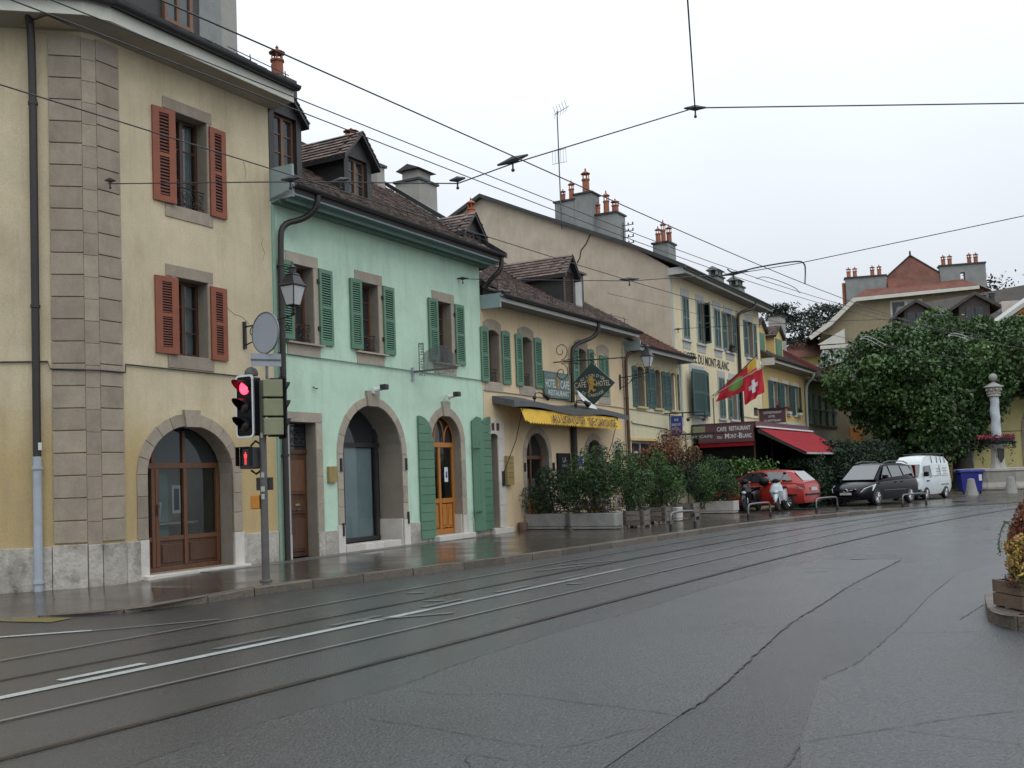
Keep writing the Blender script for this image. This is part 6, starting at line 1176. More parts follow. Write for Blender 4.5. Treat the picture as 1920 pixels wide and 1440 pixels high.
shrub('laurel_shrub', 'round green shrub between red tipped shrub and white planter', (20.6, -2.95, 1.15), (.6, .55, .75), 4200, .085, 'leaf_oleander', 'leaf_bright', .3, group=G_sh, z0=.5)
shrub('laurel_shrub', 'dense round shrub over the long white planter', (22.9, -2.75, 1.20), (.7, .85, .80), 6500, .085, 'leaf_oleander', 'leaf_deep_green', .45, group=G_sh, z0=.5)
shrub('light_hedge', 'light green leafy hedge behind the red car roof', (27.6, -2.1, 1.15), (.5, 1.7, .85), 5200, .12, 'leaf_bright', 'leaf_oleander', .4, el=.6, cat='hedge', z0=.1, lumps=40)
def hedge(label, s0, s1, i0, i1, z1, n, name='dark_hedge', size=.12, mat='leaf_dark'):
    c = FF @ Vector(((s0+s1)/2, (i0+i1)/2, 0)); t = thing(name, label, 'hedge', Matrix.Translation(c))
    P = rng.random((n, 3)); e = rng.random(n); k = rng.integers(0, 3, n)
    P[k == 0, 2] = 1-.08*e[k == 0]; P[k == 1, 1] = .12*e[k == 1]; P[k == 2, 1] = .25*e[k == 2]
    x = s0+(s1-s0)*P[:, 0]; y = i0+(i1-i0)*P[:, 1]; z = .05+(z1+.22*np.sin(x*1.1)+.14*np.sin(x*2.7+1)-.05)*P[:, 2]
    Q = np.stack([x, y, z], 1)+rng.normal(size=(n, 3))*.07; M3 = np.array(FF)[:3, :3]; Q = Q @ M3.T+np.array(FF)[:3, 3]
    kk = rng.random(n) < .18; quads_obj('foliage', leafquads(Q[~kk], size, .45), mat, t, kind='stuff'); quads_obj('foliage', leafquads(Q[kk], size, .45), 'leaf_deep_green', t, kind='stuff')
    MB().box(s0+.15, s1-.15, i0+.25, i1-.05, .0, z1-.35).obj('twigs', 'leaf_dark', t, frame=FF)
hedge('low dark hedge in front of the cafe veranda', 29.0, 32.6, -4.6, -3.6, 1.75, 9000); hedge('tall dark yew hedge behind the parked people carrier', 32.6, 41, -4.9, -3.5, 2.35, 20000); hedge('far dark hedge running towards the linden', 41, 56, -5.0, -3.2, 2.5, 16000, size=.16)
# ---- terrace furniture half hidden by the shrubs
def checker():
    m = M('check_cloth', (.3, .04, .04), .8, 0); t = m.node_tree; c = t.nodes.new('ShaderNodeTexChecker'); c.inputs['Scale'].default_value = 14; c.inputs[1].default_value = (.32, .03, .03, 1); c.inputs[2].default_value = (.6, .55, .52, 1)
    q = t.nodes.new('ShaderNodeTexCoord'); mp = t.nodes.new('ShaderNodeMapping'); mp.inputs['Location'].default_value = (.013, .017, .011); t.links.new(q.outputs['Object'], mp.inputs[0]); t.links.new(mp.outputs[0], c.inputs[0]); t.links.new(c.outputs[0], t.nodes['Principled BSDF'].inputs['Base Color'])
checker()
for k, (s_, i_, lab) in enumerate(((15.4, -1.5, 'small terrace table with red checked cloth behind the concrete planters'), (17.5, -1.9, 'terrace table with red checked cloth behind the wide wooden planter'), (16.5, -.9, 'terrace table with red checked cloth close to the cream wall'), (20.0, -1.7, 'terrace table with red checked cloth in front of the annex'))):
    t = thing('terrace_table', lab, 'table', F(s_, i_, .12), 'checked tables on the terrace'); MB().box(s_-.35, s_+.35, i_-.35, i_+.35, .84, .87).obj('tabletop', 'wood_old', t, frame=FF)
    m = MB(); m.cyl((s_, i_, .13), (s_, i_, .84), .03).lathe([(.22, 0), (.2, .03), (.03, .05)], 10, (s_, i_, .12)); m.obj('pedestal', 'iron', t, frame=FF)
    m = MB(); a = .38; m.box(s_-a, s_+a, i_-a, i_+a, .872, .88); 
    for X in (((s_-a, i_-a), (s_+a, i_-a)), ((s_+a, i_-a), (s_+a, i_+a)), ((s_+a, i_+a), (s_-a, i_+a)), ((s_-a, i_+a), (s_-a, i_-a))): m.quad((*X[0], .88), (*X[1], .88), (*X[1], .60), (*X[0], .60))
    m.obj('tablecloth', 'check_cloth', frame=FF, at=(s_, i_, .88), label=['red and white checked cloth on the table behind the concrete planters', 'red and white checked cloth on the table behind the wide wooden planter', 'red and white checked cloth on the table close to the cream wall', 'red and white checked cloth on the table before the annex'][k], cat='tablecloth', group='checked tablecloths')
def chair(s_, i_, rot, lab):
    W = F(s_, i_, .12) @ Matrix.Rotation(R(rot), 4, 'Z'); t = thing('terrace_chair', lab, 'chair', W, 'metal chairs on the terrace'); r = .012
    for sg in (-1, 1):
        MB().tube([(sg*.22, -.24, 0), (sg*.21, -.2, .44), (sg*.21, .2, .46), (sg*.22, .27, .85)], r, 6).obj('leg', 'chrome', t, frame=W, smooth=True); MB().tube([(sg*.22, .30, 0), (sg*.215, .2, .46)], r, 6).obj('leg', 'chrome', t, frame=W, smooth=True)
        MB().tube([(sg*.24, -.18, .45), (sg*.25, -.16, .66), (sg*.25, .22, .66)], r, 6).obj('armrest', 'chrome', t, frame=W, smooth=True)
    MB().box(-.21, .21, -.2, .2, .45, .47).obj('seat', 'iron_grey', t, frame=W)
    m = MB()
    for k in range(4): m.tube([(-.21, .22+.012*k, .55+k*.09), (.21, .22+.012*k, .55+k*.09)], .015, 5)
    m.obj('backrest', 'chrome', t, frame=W)
chair(14.9, -2.2, 200, 'metal chair leaning beside the front concrete planter'); chair(15.9, -1.9, 110, 'metal chair right of the first checked table'); chair(15.2, -.7, 10, 'metal chair between checked table and cream wall'); chair(17.0, -2.4, 200, 'metal chair behind the wide wooden planter'); chair(18.6, -1.6, 90, 'metal chair behind the red tipped shrub')
mb_ = thing('menu_board', 'white menu board with black writing standing behind the thin shrub', 'menu board', F(17.3, -2.3, .12)); MB().box(17.0, 17.04, -2.75, -2.0, 1.05, 1.62).obj('panel', 'letter_white', mb_, frame=FF)
for k in range(4): MB().box(16.992, 16.998, -2.68, -2.15, 1.12+k*.12, 1.17+k*.12).obj('line_of_print', 'letter_dark', mb_, frame=FF)
m = MB(); m.tube([(17.02, -2.7, .12), (17.02, -2.7, 1.06)], .02, 5).tube([(17.02, -2.05, .12), (17.02, -2.05, 1.06)], .02, 5); m.obj('leg', 'iron', mb_, frame=FF)
bd = thing('blackboard', 'wall blackboard with chalked menu between the two cream arches', 'blackboard', F(16.5, -.05, 1.3)); MB().box(16.12, 16.98, -.06, -.01, 1.25, 2.28).obj('board', 'black', bd, frame=FF); text('LA', .16, 'letter_pale', bd, wp(16.42, -.065, 2.0), U, (0, 0, 1)); text('CARTE', .08, 'letter_pale', bd, wp(16.38, -.065, 1.86), U, (0, 0, 1)); text('plat du jour', .06, 'letter_pale', bd, wp(16.3, -.065, 1.6), U, (0, 0, 1))
ps = thing('poster', 'white poster with blue print beside the dark post of cream inn', 'poster', F(17.7, -.03, 1.6)); MB().box(17.42, 18.0, -.03, -.015, 1.55, 2.28).obj('sheet', 'letter_white', ps, frame=FF); MB().box(17.6, 17.9, -.034, -.031, 1.9, 2.15).obj('print', 'sign_blue', ps, frame=FF)
MB().lathe([(.12, 0), (.14, .2), (.13, .22), (.11, .2)], 12, (13.55, -.18, .13)).obj('flowerpot', 'terracotta_dark', frame=FF, at=(13.55, -.18, .13), label='small brown flowerpot at the cream wall left of the concrete planter', cat='flowerpot', smooth=True)
# ---- cycle hoops on the kerb
for (s0, d0), (s1, d1), lab in (((12.9, 4.75), (14.15, 4.95), 'low tube hoop before the wooden planters'), ((17.95, 5.25), (19.4, 5.50), 'low tube hoop standing before the two scooters'), ((21.9, 6.3), (23.6, 6.6), 'low tube hoop between red car and people carrier'), ((26.6, 8.2), (28.3, 8.75), 'low tube hoop in front of the white van')):
    z = .12 if s0 < 25 else .05; a, e = Vector((s0, -d0, z)), Vector((s1, -d1, z)); u_ = (e-a).normalized(); t = thing('barrier_hoop', lab, 'barrier', F(s0, -d0, z), 'tube hoops along the kerb')
    P = [a+Vector((0, 0, .02)), a+Vector((0, 0, .34)), a+u_*.05+Vector((0, 0, .42)), a+u_*.16+Vector((0, 0, .46)), e-u_*.16+Vector((0, 0, .46)), e-u_*.05+Vector((0, 0, .42)), e+Vector((0, 0, .34)), e+Vector((0, 0, .02))]
    MB().tube(smoothpoly([tuple(p) for p in P], 1), .028, 10).obj('hoop', 'steel', t, frame=FF, smooth=True)
    for p in (a, e): MB().cyl(p, p+Vector((0, 0, .17)), .042, n=10).obj('socket', 'iron', t, frame=FF, smooth=True)
# ============================================================ traffic signal
S = thing('traffic_signal', 'grey signal pole with red light, pedestrian light and round sign back', 'traffic light', Matrix.Translation((-3.93, 16.35, .12)))
T0 = Matrix.Translation((-3.93, 16.35, .12))
MB().tube([(0, 0, -.02), (0, 0, 3.15)], [.062, .052], 14).obj('pole', 'pole_grey', S, frame=T0, smooth=True)
def loc(x, y, z, rot): return T0 @ Matrix.Translation((x, y, z)) @ Matrix.Rotation(R(rot), 4, 'Z')
def rr(w, h, r=.05, n=4):
    P = []
    for cx, cz, a0 in ((w/2-r, -h/2+r, -90), (w/2-r, h/2-r, 0), (-w/2+r, h/2-r, 90), (-w/2+r, -h/2+r, 180)):
        for k in range(n+1): a = R(a0+90*k/n); P.append((cx+r*math.cos(a), cz+r*math.sin(a)))
    return P
def head(W, lit, nm='signal_head', frame_mat='white_gloss', vl=.19):
    h = link(nm, MB().prism(rr(.30, .92, .04), -.10, .10).mesh(nm, 'black'), S, W)
    m = MB(); A, Bq = rr(.385, .99, .07), rr(.325, .93, .05); n = len(A)
    for k in range(n):
        k2 = (k+1) % n; m.add([(A[k][0], -.105, A[k][1]), (A[k2][0], -.105, A[k2][1]), (Bq[k2][0], -.105, Bq[k2][1]), (Bq[k][0], -.105, Bq[k][1]), (A[k][0], -.08, A[k][1]), (A[k2][0], -.08, A[k2][1])], [(0, 1, 2, 3), (4, 5, 1, 0)])
    m.obj('backboard', 'black', h, frame=W); m2_ = MB(); m2_.v, m2_.f, m2_.m = [(x, y-.004, z) for x, y, z in m.v], m.f, m.m; m2_.obj('border', frame_mat, h, frame=W)
    MB().prism(rr(.375, .98, .065), -.085, -.08).obj('backboard', 'black', h, frame=W)
    for k, z in enumerate((.29, 0, -.29)):
        on = lit and k == 0
        MB().lathe([(.105, 0), (.10, .012), (.07, .028), (.03, .036), (.001, .038)], 20, (0, 0, 0)).obj('lens', 'signal_red' if on else 'lens_dark', h, frame=W @ Matrix.Translation((0, -.10, z)) @ Matrix.Rotation(R(90), 4, 'X'), smooth=True)
        m = MB(); N_a = 18
        for q in range(N_a):
            a0, a1 = R(-25+230*q/N_a), R(-25+230*(q+1)/N_a); L0 = .04+vl*max(0, math.sin(a0*.94+.03)); L1 = .04+vl*max(0, math.sin(a1*.94+.03)); r = .122
            P = [(r*math.cos(a0), -.10, z+r*math.sin(a0)), (r*math.cos(a1), -.10, z+r*math.sin(a1)), (r*math.cos(a1), -.10-L1, z+r*math.sin(a1)), (r*math.cos(a0), -.10-L0, z+r*math.sin(a0))]
            m.add(P+[(x*.96, y, z+(w-z)*.96) for x, y, w in P], [(0, 1, 2, 3), (7, 6, 5, 4), (3, 2, 6, 7)])
        m.obj('visor', 'black', h, frame=W, smooth=True)
    return h
head(loc(-.19, -.02, 2.74, -32), True)
W = loc(.20, .10, 2.72, 118); hb = head(W, False, frame_mat='black', vl=.09)
for k in range(3): MB().box(-.175, .175, -.07, .24, -.44+k*.30, -.45+k*.30+.28).obj('rear_housing', 'olive_panel', hb, frame=W, bev=.012)
MB().lathe([(.10, 0), (.11, .03), (.10, .08), (.07, .12), (.02, .145), (.001, .15)], 14, (-.16, .02, 3.23)).obj('cap', 'pole_grey', S, frame=T0, smooth=True)
m = MB(); m.box(-.17, .16, -.02, .02, 3.10, 3.14).box(-.17, .16, -.02, .02, 2.34, 2.38); m.obj('bracket', 'iron', S, frame=T0)
MB().tube([(.09, 0, 3.05), (.09, 0, 4.1)], .024, 8).obj('sign_post', 'steel', S, frame=T0, smooth=True)
W = loc(.09, -.03, 3.90, -38); sgn = link('round_sign', MB().lathe([(.315, -.004), (.33, -.008), (.33, .008), (.30, .002)], 36).mesh('round_sign', 'metal_back', Matrix.Rotation(R(90), 4, 'X'), True), S, W)
m = MB(); m.tube([(.325*math.cos(a), -.008, .325*math.sin(a)) for a in np.linspace(0, 2*math.pi, 36, endpoint=False)], .009, 5, closed=True); m.obj('rim', 'steel', sgn, frame=W, smooth=True)
MB().prism([(.31*math.cos(a), .31*math.sin(a)) for a in np.linspace(0, 2*math.pi, 36, endpoint=False)], -.006, -.002).obj('sign_back', 'metal_back', sgn, frame=W)
W = loc(.09, -.03, 3.47, 30); MB().box(-.24, .24, -.01, .01, -.10, .10).obj('name_plate', 'metal_back', S, frame=W); MB().box(-.25, .25, -.02, -.012, -.012, .012).obj('plate_rail', 'iron_grey', S, frame=W)
W = loc(-.20, -.04, 1.93, -28); ph = link('pedestrian_signal', MB().prism(rr(.25, .34, .03), -.09, .09).mesh('pedestrian_signal', 'slate'), S, W)
MB().prism(rr(.20, .28, .02), -.094, -.091).obj('lens', 'black_gloss', ph, frame=W); m = MB(); m.box(-.14, .14, -.19, -.09, .165, .175).box(-.14, -.13, -.17, -.09, -.12, .165).box(.13, .14, -.17, -.09, -.12, .165); m.obj('visor', 'black', ph, frame=W)
m = MB(); q = -.098; m.prism([(.012*math.cos(a), .085+.012*math.sin(a)) for a in np.linspace(0, 6.28, 8, endpoint=False)], q, q+.003); m.prism([(-.018, .068), (.018, .068), (.016, 0), (-.016, 0)], q, q+.003).prism([(-.03, .06), (-.02, .065), (-.017, .005), (-.026, .005)], q, q+.003).prism([(.03, .06), (.02, .065), (.017, .005), (.026, .005)], q, q+.003).prism([(-.015, 0), (-.003, 0), (-.006, -.10), (-.016, -.10)], q, q+.003).prism([(.003, 0), (.015, 0), (.016, -.10), (.006, -.10)], q, q+.003); m.obj('red_man', 'signal_dim', ph, frame=W)
m = MB(); m.tube([(-.2, .03, 2.12), (-.12, .03, 2.2), (0, .0, 2.12)], .018, 6).tube([(-.2, .03, 1.74), (-.12, .03, 1.68), (0, 0, 1.76)], .018, 6); m.obj('bracket', 'iron', S, frame=T0)
MB().box(-.13, .13, .05, .09, 1.42, 1.62).obj('rear_box', 'slate', S, frame=T0); MB().box(-.20, -.06, -.07, .06, 1.13, 1.35).obj('push_button_box', 'orange_box', S, frame=loc(0, 0, 0, 0), bev=.015)
for z, w in ((1.62, .05), (1.40, .06), (1.28, .05), (2.24, .04)): m = MB(); m.box(-w/2, w/2, -.066, -.06, z, z+.08); m.obj('sticker', 'letter_pale', S, frame=T0)
m = MB(); m.lathe([(.10, 0), (.10, .02), (.07, .03)], 12); m.obj('foot', 'pole_grey', S, frame=T0)
# ============================================================ wall lanterns
def lantern(s_, i_, zt, label):
    t = thing('street_lamp', label, 'street lamp', F(s_, 0, zt), 'lanterns on scrolled wall brackets')
    z0 = zt-.12; m = MB(); m.box(s_-.03, s_+.03, -.05, 0, z0-.42, z0+.10); m.obj('wall_plate', 'iron', t, frame=FF)
    m = MB(); m.tube([(s_, -.02, z0), (s_, i_*.5, z0+.02), (s_, i_, z0+.10)], .017, 6).tube([(s_, -.02, z0-.36), (s_, i_*.25, z0-.28), (s_, i_*.5, z0-.06), (s_, i_*.8, z0-.02)], .013, 6)
    for c, r in ((i_*.2, .13), (i_*.46, .07), (i_*.9, .09)):
        m.tube([(s_, c-r*(1-q/15)*math.cos(q*.62), z0-.10-.02+r*(1-q/15)*math.sin(q*.62)) for q in range(14)], .010, 5)
    m.obj('scroll_bracket', 'iron', t, frame=FF)
    zb = zt+.16; m = MB(); m.lathe([(.03, 0), (.05, .03), (.02, .06), (.03, .10), (.015, .14)], 8, (s_, i_, zb-.18))
    for k in range(4): a = math.pi/4+k*math.pi/2; m.tube([(s_, i_, zb-.08), (s_+.10*math.cos(a), i_+.10*math.sin(a), zb-.05), (s_+.14*math.cos(a), i_+.14*math.sin(a), zb+.02)], .008, 5)
    m.obj('cradle', 'iron', t, frame=FF)
    b0, b1, h = .13, .235, .36
    for k in range(4):
        a0, a1 = math.pi/4+k*math.pi/2, math.pi/4+(k+1)*math.pi/2; P = [(s_+b0*math.cos(a0), i_+b0*math.sin(a0), zb), (s_+b0*math.cos(a1), i_+b0*math.sin(a1), zb), (s_+b1*math.cos(a1), i_+b1*math.sin(a1), zb+h), (s_+b1*math.cos(a0), i_+b1*math.sin(a0), zb+h)]
        MB().quad(*P).obj('glass_pane', 'lamp_glass', t, frame=FF); MB().tube([P[0], P[3]], .012, 5).tube([P[3], P[2]], .014, 5).tube([P[0], P[1]], .012, 5).obj('frame_bar', 'iron', t, frame=FF)
    m = MB(); ph_ = math.pi/4; m.lathe([(b1*1.13, h), (b1*1.13, h+.02), (b1*.92, h+.05), (b1*.55, h+.20), (b1*.62, h+.21), (b1*.5, h+.23), (b1*.35, h+.25)], 4, (s_, i_, zb), ph_).lathe([(.07, h+.25), (.075, h+.32), (.1, h+.34), (.06, h+.37), (.03, h+.40), (.02, h+.45), (.002, h+.46)], 10, (s_, i_, zb)); m.obj('lamp_hood', 'zinc_dark', t, frame=FF)
lantern(3.0, -1.24, 4.78, 'square lantern on scrolled bracket above the round sign back'); lantern(21.2, -1.06, 5.02, 'square lantern on scrolled bracket between inn and annex')
# ============================================================ projecting signs and lamps
t = thing('diamond_sign', 'dark diamond shaped cafe hotel sign hung from a scrolled bracket', 'sign', F(16.2, -1.27, 3.7)); s_ = 16.2
MB().prism([(-1.27, 3.66), (-.58, 4.30), (-1.27, 4.92), (-1.98, 4.27)], s_-.03, s_+.03, 'x').obj('board', 'sign_dark', t, frame=FF, bev=.01)
m = MB(); m.tube([(s_, 0, 5.03), (s_, -2.25, 4.98)], .02, 6).tube([(s_, -2.2, 4.98), (s_, -2.4, 4.98)], [.035, .004], 6).tube([(s_, -.52, 4.6), (s_, -.52, 5.0)], .015, 5).tube([(s_, -1.27, 4.9), (s_, -1.27, 5.0)], .015, 5)
for sg in (1, -1):
    m.tube([(s_, -.95, 5.02+sg*.12), (s_, -.62, 5.02+sg*.06), (s_, -.35, 5.02+sg*.04)]+[(s_, -.25-.0-.26*(1-q/20)*math.cos(-1.6+q*.52)*1, 5.02+sg*(.33-.28*(1-q/20)*math.sin(-1.6+q*.52)*-1)) for q in range(17)], .013, 5)
    m.tube([(s_, -1.30-.10*(1-q/14)*math.cos(q*.6), 5.0+sg*(.12+.10*(1-q/14)*math.sin(q*.6))) for q in range(12)], .010, 5)
m.obj('scroll_bracket', 'iron', t, frame=FF)
fs_ = s_-.034
text('CAFÉ', .155, 'letter_tan', t, wp(fs_, -.67, 4.20), OUT, (0, 0, 1), width=.40, bold=.012); text('HOTEL', .155, 'letter_tan', t, wp(fs_, -1.40, 4.20), OUT, (0, 0, 1), width=.44, bold=.012)
def arctext(tx, R0, cz_, c, a0, a1, h, mat, flip=1):
    n = len(tx)
    for k, ch in enumerate(tx):
        if ch == ' ': continue
        a = R(a0+(a1-a0)*k/(n-1)); y = c-R0*math.sin(a); z = cz_+flip*R0*math.cos(a)
        X = Vector(FF.to_3x3() @ Vector((0, -math.cos(a), -flip*math.sin(a)))); Yv2 = Vector(FF.to_3x3() @ Vector((0, -math.sin(a)*flip, math.cos(a))))
        text(ch, h, mat, t, wp(fs_, y, z), X, Yv2, bold=.012, align='CENTER')
arctext("AU LION D'OR", .55, 3.94, -1.27, -38, 38, .085, 'letter_tan'); arctext('DE CAROUGE', .62, 4.52, -1.27, -33, 33, .085, 'letter_tan', -1)
def lion(parent, c, z, k, frame_s):
    P = [(-.05, .24), (.02, .27), (.07, .22), (.06, .16), (.13, .17), (.15, .13), (.07, .09), (.10, .02), (.16, .02), (.17, -.03), (.08, -.04), (.04, -.10), (.10, -.16), (.15, -.15), (.14, -.21), (.05, -.22), (.0, -.14), (-.04, -.18), (-.06, -.25), (-.13, -.26), (-.12, -.21), (-.09, -.16), (-.08, -.06), (-.03, .0), (-.07, .08), (-.10, .14), (-.09, .2)]
    MB().prism([(c-x*k, z+y*k) for x, y in P], frame_s-.012, frame_s, 'x').obj('lion_emblem', 'gold', parent, frame=FF)
    MB().tube([(frame_s-.006, c+.07*k+q*.004, z-.05*k+q*.022*k) for q in range(6)]+[(frame_s-.006, c+.14*k, z+.12*k), (frame_s-.006, c+.13*k, z+.18*k)], .012*k, 5).obj('lion_tail', 'gold', parent, frame=FF)
lion(t, -1.235, 4.26, .95, fs_)
t = thing('inn_board', 'rectangular green hotel cafe restaurant board above the yellow awning', 'sign', F(16.2, 0, 3.93)); MB().box(15.38, 17.08, -.09, -.03, 3.93, 4.72).obj('board', 'sign_green', t, frame=FF, bev=.008)
text("AU LION D'OR DE CAROUGE", .085, 'letter_pale', t, wp(15.58, -.094, 4.56), U, (0, 0, 1), width=1.3); text('HOTEL', .235, 'letter_white', t, wp(15.44, -.094, 4.245), U, (0, 0, 1), width=.68, bold=.012); text('CAFÉ', .235, 'letter_white', t, wp(16.42, -.094, 4.245), U, (0, 0, 1), width=.60, bold=.012); text('RESTAURANT', .155, 'letter_white', t, wp(15.6, -.094, 4.01), U, (0, 0, 1), width=1.40, bold=.012)
P = [(-.05, .24), (.02, .27), (.07, .2), (.13, .15), (.06, .08), (.14, .0), (.05, -.05), (.12, -.18), (.03, -.2), (0, -.1), (-.08, -.24), (-.07, -.04), (-.02, .02), (-.09, .14)]; MB().prism([(16.26+x*.8, 4.37+z*.8) for x, z in P], -.10, -.09).obj('lion_emblem', 'gold', t, frame=FF)
for (s0, i0, lab) in ((14.2, -.35, 'black swan necked spot lamp on the canopy left of the green board'), (16.9, -.35, 'black spot lamp on the canopy beside white banner')):
    z = cz(s0)+.1; t = thing('spot_lamp', lab, 'lamp', F(s0, i0, z), 'spot lamps on the canopy'); MB().tube([(s0, i0, z-.05), (s0+.02, i0-.02, z+.18), (s0+.15, i0-.1, z+.2), (s0+.3, i0-.2, z+.12)], .02, 6).obj('arm', 'iron', t, frame=FF, smooth=True); MB().sph((s0, i0, z+.05), .06, 8).obj('base', 'iron', t, frame=FF); MB().tube([(s0+.26, i0-.17, z+.16), (s0+.38, i0-.28, z+.04)], [.05, .10], 10).obj('shade', 'iron', t, frame=FF, smooth=True)
t = thing('white_banner', 'small white cloth banner lying on the canopy under diamond sign', 'banner', F(17.3, -.4, 3.65)); m = MB(); m.add([(17.2, -.25, 4.30), (17.7, -.5, 3.95), (17.9, -.62, 3.64), (17.2, -.62, 3.66), (17.15, -.35, 4.05)], [(0, 4, 3, 2, 1)]); m.obj('cloth', 'letter_white', t, frame=FF)
t = thing('comb_sign', 'grey wrought iron sign shaped like a comb on green wall', 'sign', F(8.62, 0, 4.1)); s_ = 8.62; m = MB()
m.box(s_-.03, s_+.03, -.06, .0, 3.98, 4.30); m.obj('wall_plate', 'metal_back', t, frame=FF); m = MB(); m.box(s_-.015, s_+.015, -1.28, -.02, 4.17, 4.22).box(s_-.012, s_+.012, -.36, -.345, 4.22, 4.86).box(s_-.012, s_+.012, -.235, -.22, 4.22, 4.86).box(s_-.012, s_+.012, -.36, -.22, 4.85, 4.865); m.obj('comb_back', 'iron_grey', t, frame=FF)
for k in range(26):
    y = -.38-k*.034; h = .38+.16*math.sin(k/25*math.pi*.9+.2) if k < 20 else .42-.02*(k-19); MB().box(s_-.008, s_+.008, y-.013, y, 4.22, 4.22+h).obj('tooth', 'iron_grey', t, frame=FF)
text('eric iseli', .085, 'iron_grey', t, wp(s_-.02, -.34, 4.24), (0, 0, 1), -OUT, width=.60, bold=.01); text("AU SPECIALISTE COIFFEUR", .075, 'iron_grey', t, wp(s_-.02, -.22, 4.08), OUT, (0, 0, 1), width=1.0, bold=.01)
for s_, lab in ((7.0, 'small white floodlight on the keystone of the big green arch'), (10.05, 'small white floodlight on the keystone of the shuttered arch')):
    t = thing('floodlight', lab, 'lamp', F(s_, -.07, 3.6), 'floodlights on the keystones'); MB().box(s_-.08, s_+.02, -.14, -.06, 3.58, 3.72).obj('base', 'white_gloss', t, frame=FF, bev=.01); MB().tube([(s_-.03, -.14, 3.66), (s_+.02, -.30, 3.70)], .05, 8).obj('arm', 'white_gloss', t, frame=FF); MB().box(s_-.04, s_+.10, -.42, -.26, 3.66, 3.78).obj('lamp_head', 'slate', t, frame=FF, bev=.015)
# ============================================================ vehicles
def body(frame, st, name, mat, parent, smooth=True):
    """st: (x, half width, z bottom, z shoulder, z top, half width top)"""
    m = MB(); rings = []
    for x, w, zb, zs, zt, wt in st:
        rings.append([(x, -w*.9, zb), (x, -w, zb+(zs-zb)*.25), (x, -w, zb+(zs-zb)*.75), (x, -w*.97, zs), (x, -(w*.97+wt)/2, (zs+zt)/2), (x, -wt, zt-.02), (x, -wt*.6, zt), (x, 0, zt+.012), (x, wt*.6, zt), (x, wt, zt-.02), (x, (w*.97+wt)/2, (zs+zt)/2), (x, w*.97, zs), (x, w, zb+(zs-zb)*.75), (x, w, zb+(zs-zb)*.25), (x, w*.9, zb)])
    n = len(rings[0]); vs = [p for r in rings for p in r]; fs = []
    for k in range(len(rings)-1):
        for j in range(n): fs.append((k*n+j, (k+1)*n+j, (k+1)*n+(j+1) % n, k*n+(j+1) % n))
    fs += [tuple(range(n)), tuple((len(rings)-1)*n+j for j in range(n))[::-1]]
    m.add(vs, fs); return m.obj(name, mat, parent, frame=frame, smooth=smooth)
def panel(parent, name, mat, W, P, off_=.012):
    m = MB(); c = sum((Vector(p) for p in P), Vector())/len(P); nrm = (Vector(P[1])-Vector(P[0])).cross(Vector(P[2])-Vector(P[0])).normalized()
    if nrm.dot(Vector((c.x*.3, c.y, c.z-.7))) < 0: nrm = -nrm
    Q = [Vector(p)+nrm*off_ for p in P]; m.add([tuple(q) for q in Q]+[tuple(q-nrm*.02) for q in Q], [list(range(len(Q)))]+[(k, (k+1) % len(Q), (k+1) % len(Q)+len(Q), k+len(Q)) for k in range(len(Q))]); return m.obj(name, mat, parent, frame=W)
def wheel(parent, W, x, y, r, w=.19, spokes=9):
    sg = 1 if y > 0 else -1; V_ = W @ Matrix.Translation((x, y, r)) @ Matrix.Rotation(R(-90*sg), 4, 'X')
    h = link('wheel', MB().lathe([(r*.66, -w/2), (r*.95, -w/2), (r, -w*.35), (r, w*.35), (r*.95, w/2), (r*.66, w/2), (r*.62, w*.2)], 24).mesh('tyre', 'tyre', None, True), parent, V_)
    m = MB(); m.lathe([(r*.64, w*.30), (r*.66, w*.48), (r*.60, w*.48), (r*.58, w*.25), (r*.02, w*.2)], 24)
    m.obj('rim', 'alloy', h, frame=V_, smooth=True); m = MB(); m.lathe([(r*.55, w*.255), (r*.5, w*.262), (.01, w*.263)], 20); m.obj('brake', 'black', h, frame=V_)
    m = MB()
    for k in range(spokes): a = 2*math.pi*k/spokes; m.tube([(r*.1*math.cos(a), r*.1*math.sin(a), w*.34), (r*.6*math.cos(a), r*.6*math.sin(a), w*.42)], [.03, .022], 4)
    m.lathe([(r*.14, w*.3), (r*.12, w*.42), (.004, w*.43)], 12); m.obj('spoke', 'alloy', h, frame=V_)
    MB().prism([(x+(r+.055)*math.cos(t_), r+(r+.055)*math.sin(t_)) for t_ in np.linspace(-.45, math.pi+.45, 18)], y+sg*.012-.14*(sg > 0), y+sg*.012+.14*(sg < 0)).obj('wheel_arch', 'black', parent, frame=W)
# dark people carrier
hd = math.atan2(-.69, -.72); W = Matrix.Translation((14.43, 41.86, .015)) @ Matrix.Rotation(hd, 4, 'Z')
t = thing('people_carrier', 'dark people carrier parked in front of the yew hedge', 'car', W)
body(W, [(-2.2, .70, .35, .80, .95, .62), (-2.1, .84, .28, .85, 1.02, .74), (-1.5, .875, .22, .90, 1.00, .78), (0, .88, .20, .88, .98, .78), (1.0, .875, .21, .84, .96, .76), (1.5, .86, .22, .80, .90, .70), (1.95, .80, .24, .68, .76, .60), (2.18, .66, .27, .52, .62, .50), (2.26, .52, .32, .46, .54, .4)], 'body', 'car_dark', t)
cab = body(W, [(-2.12, .70, .9, .98, 1.10, .60), (-1.85, .76, .9, 1.1, 1.54, .60), (-1.2, .79, .9, 1.12, 1.62, .60), (0, .80, .9, 1.1, 1.64, .60), (.45, .79, .9, 1.05, 1.56, .58), (1.25, .75, .88, .93, 1.0, .70)], 'roof', 'car_dark', t)
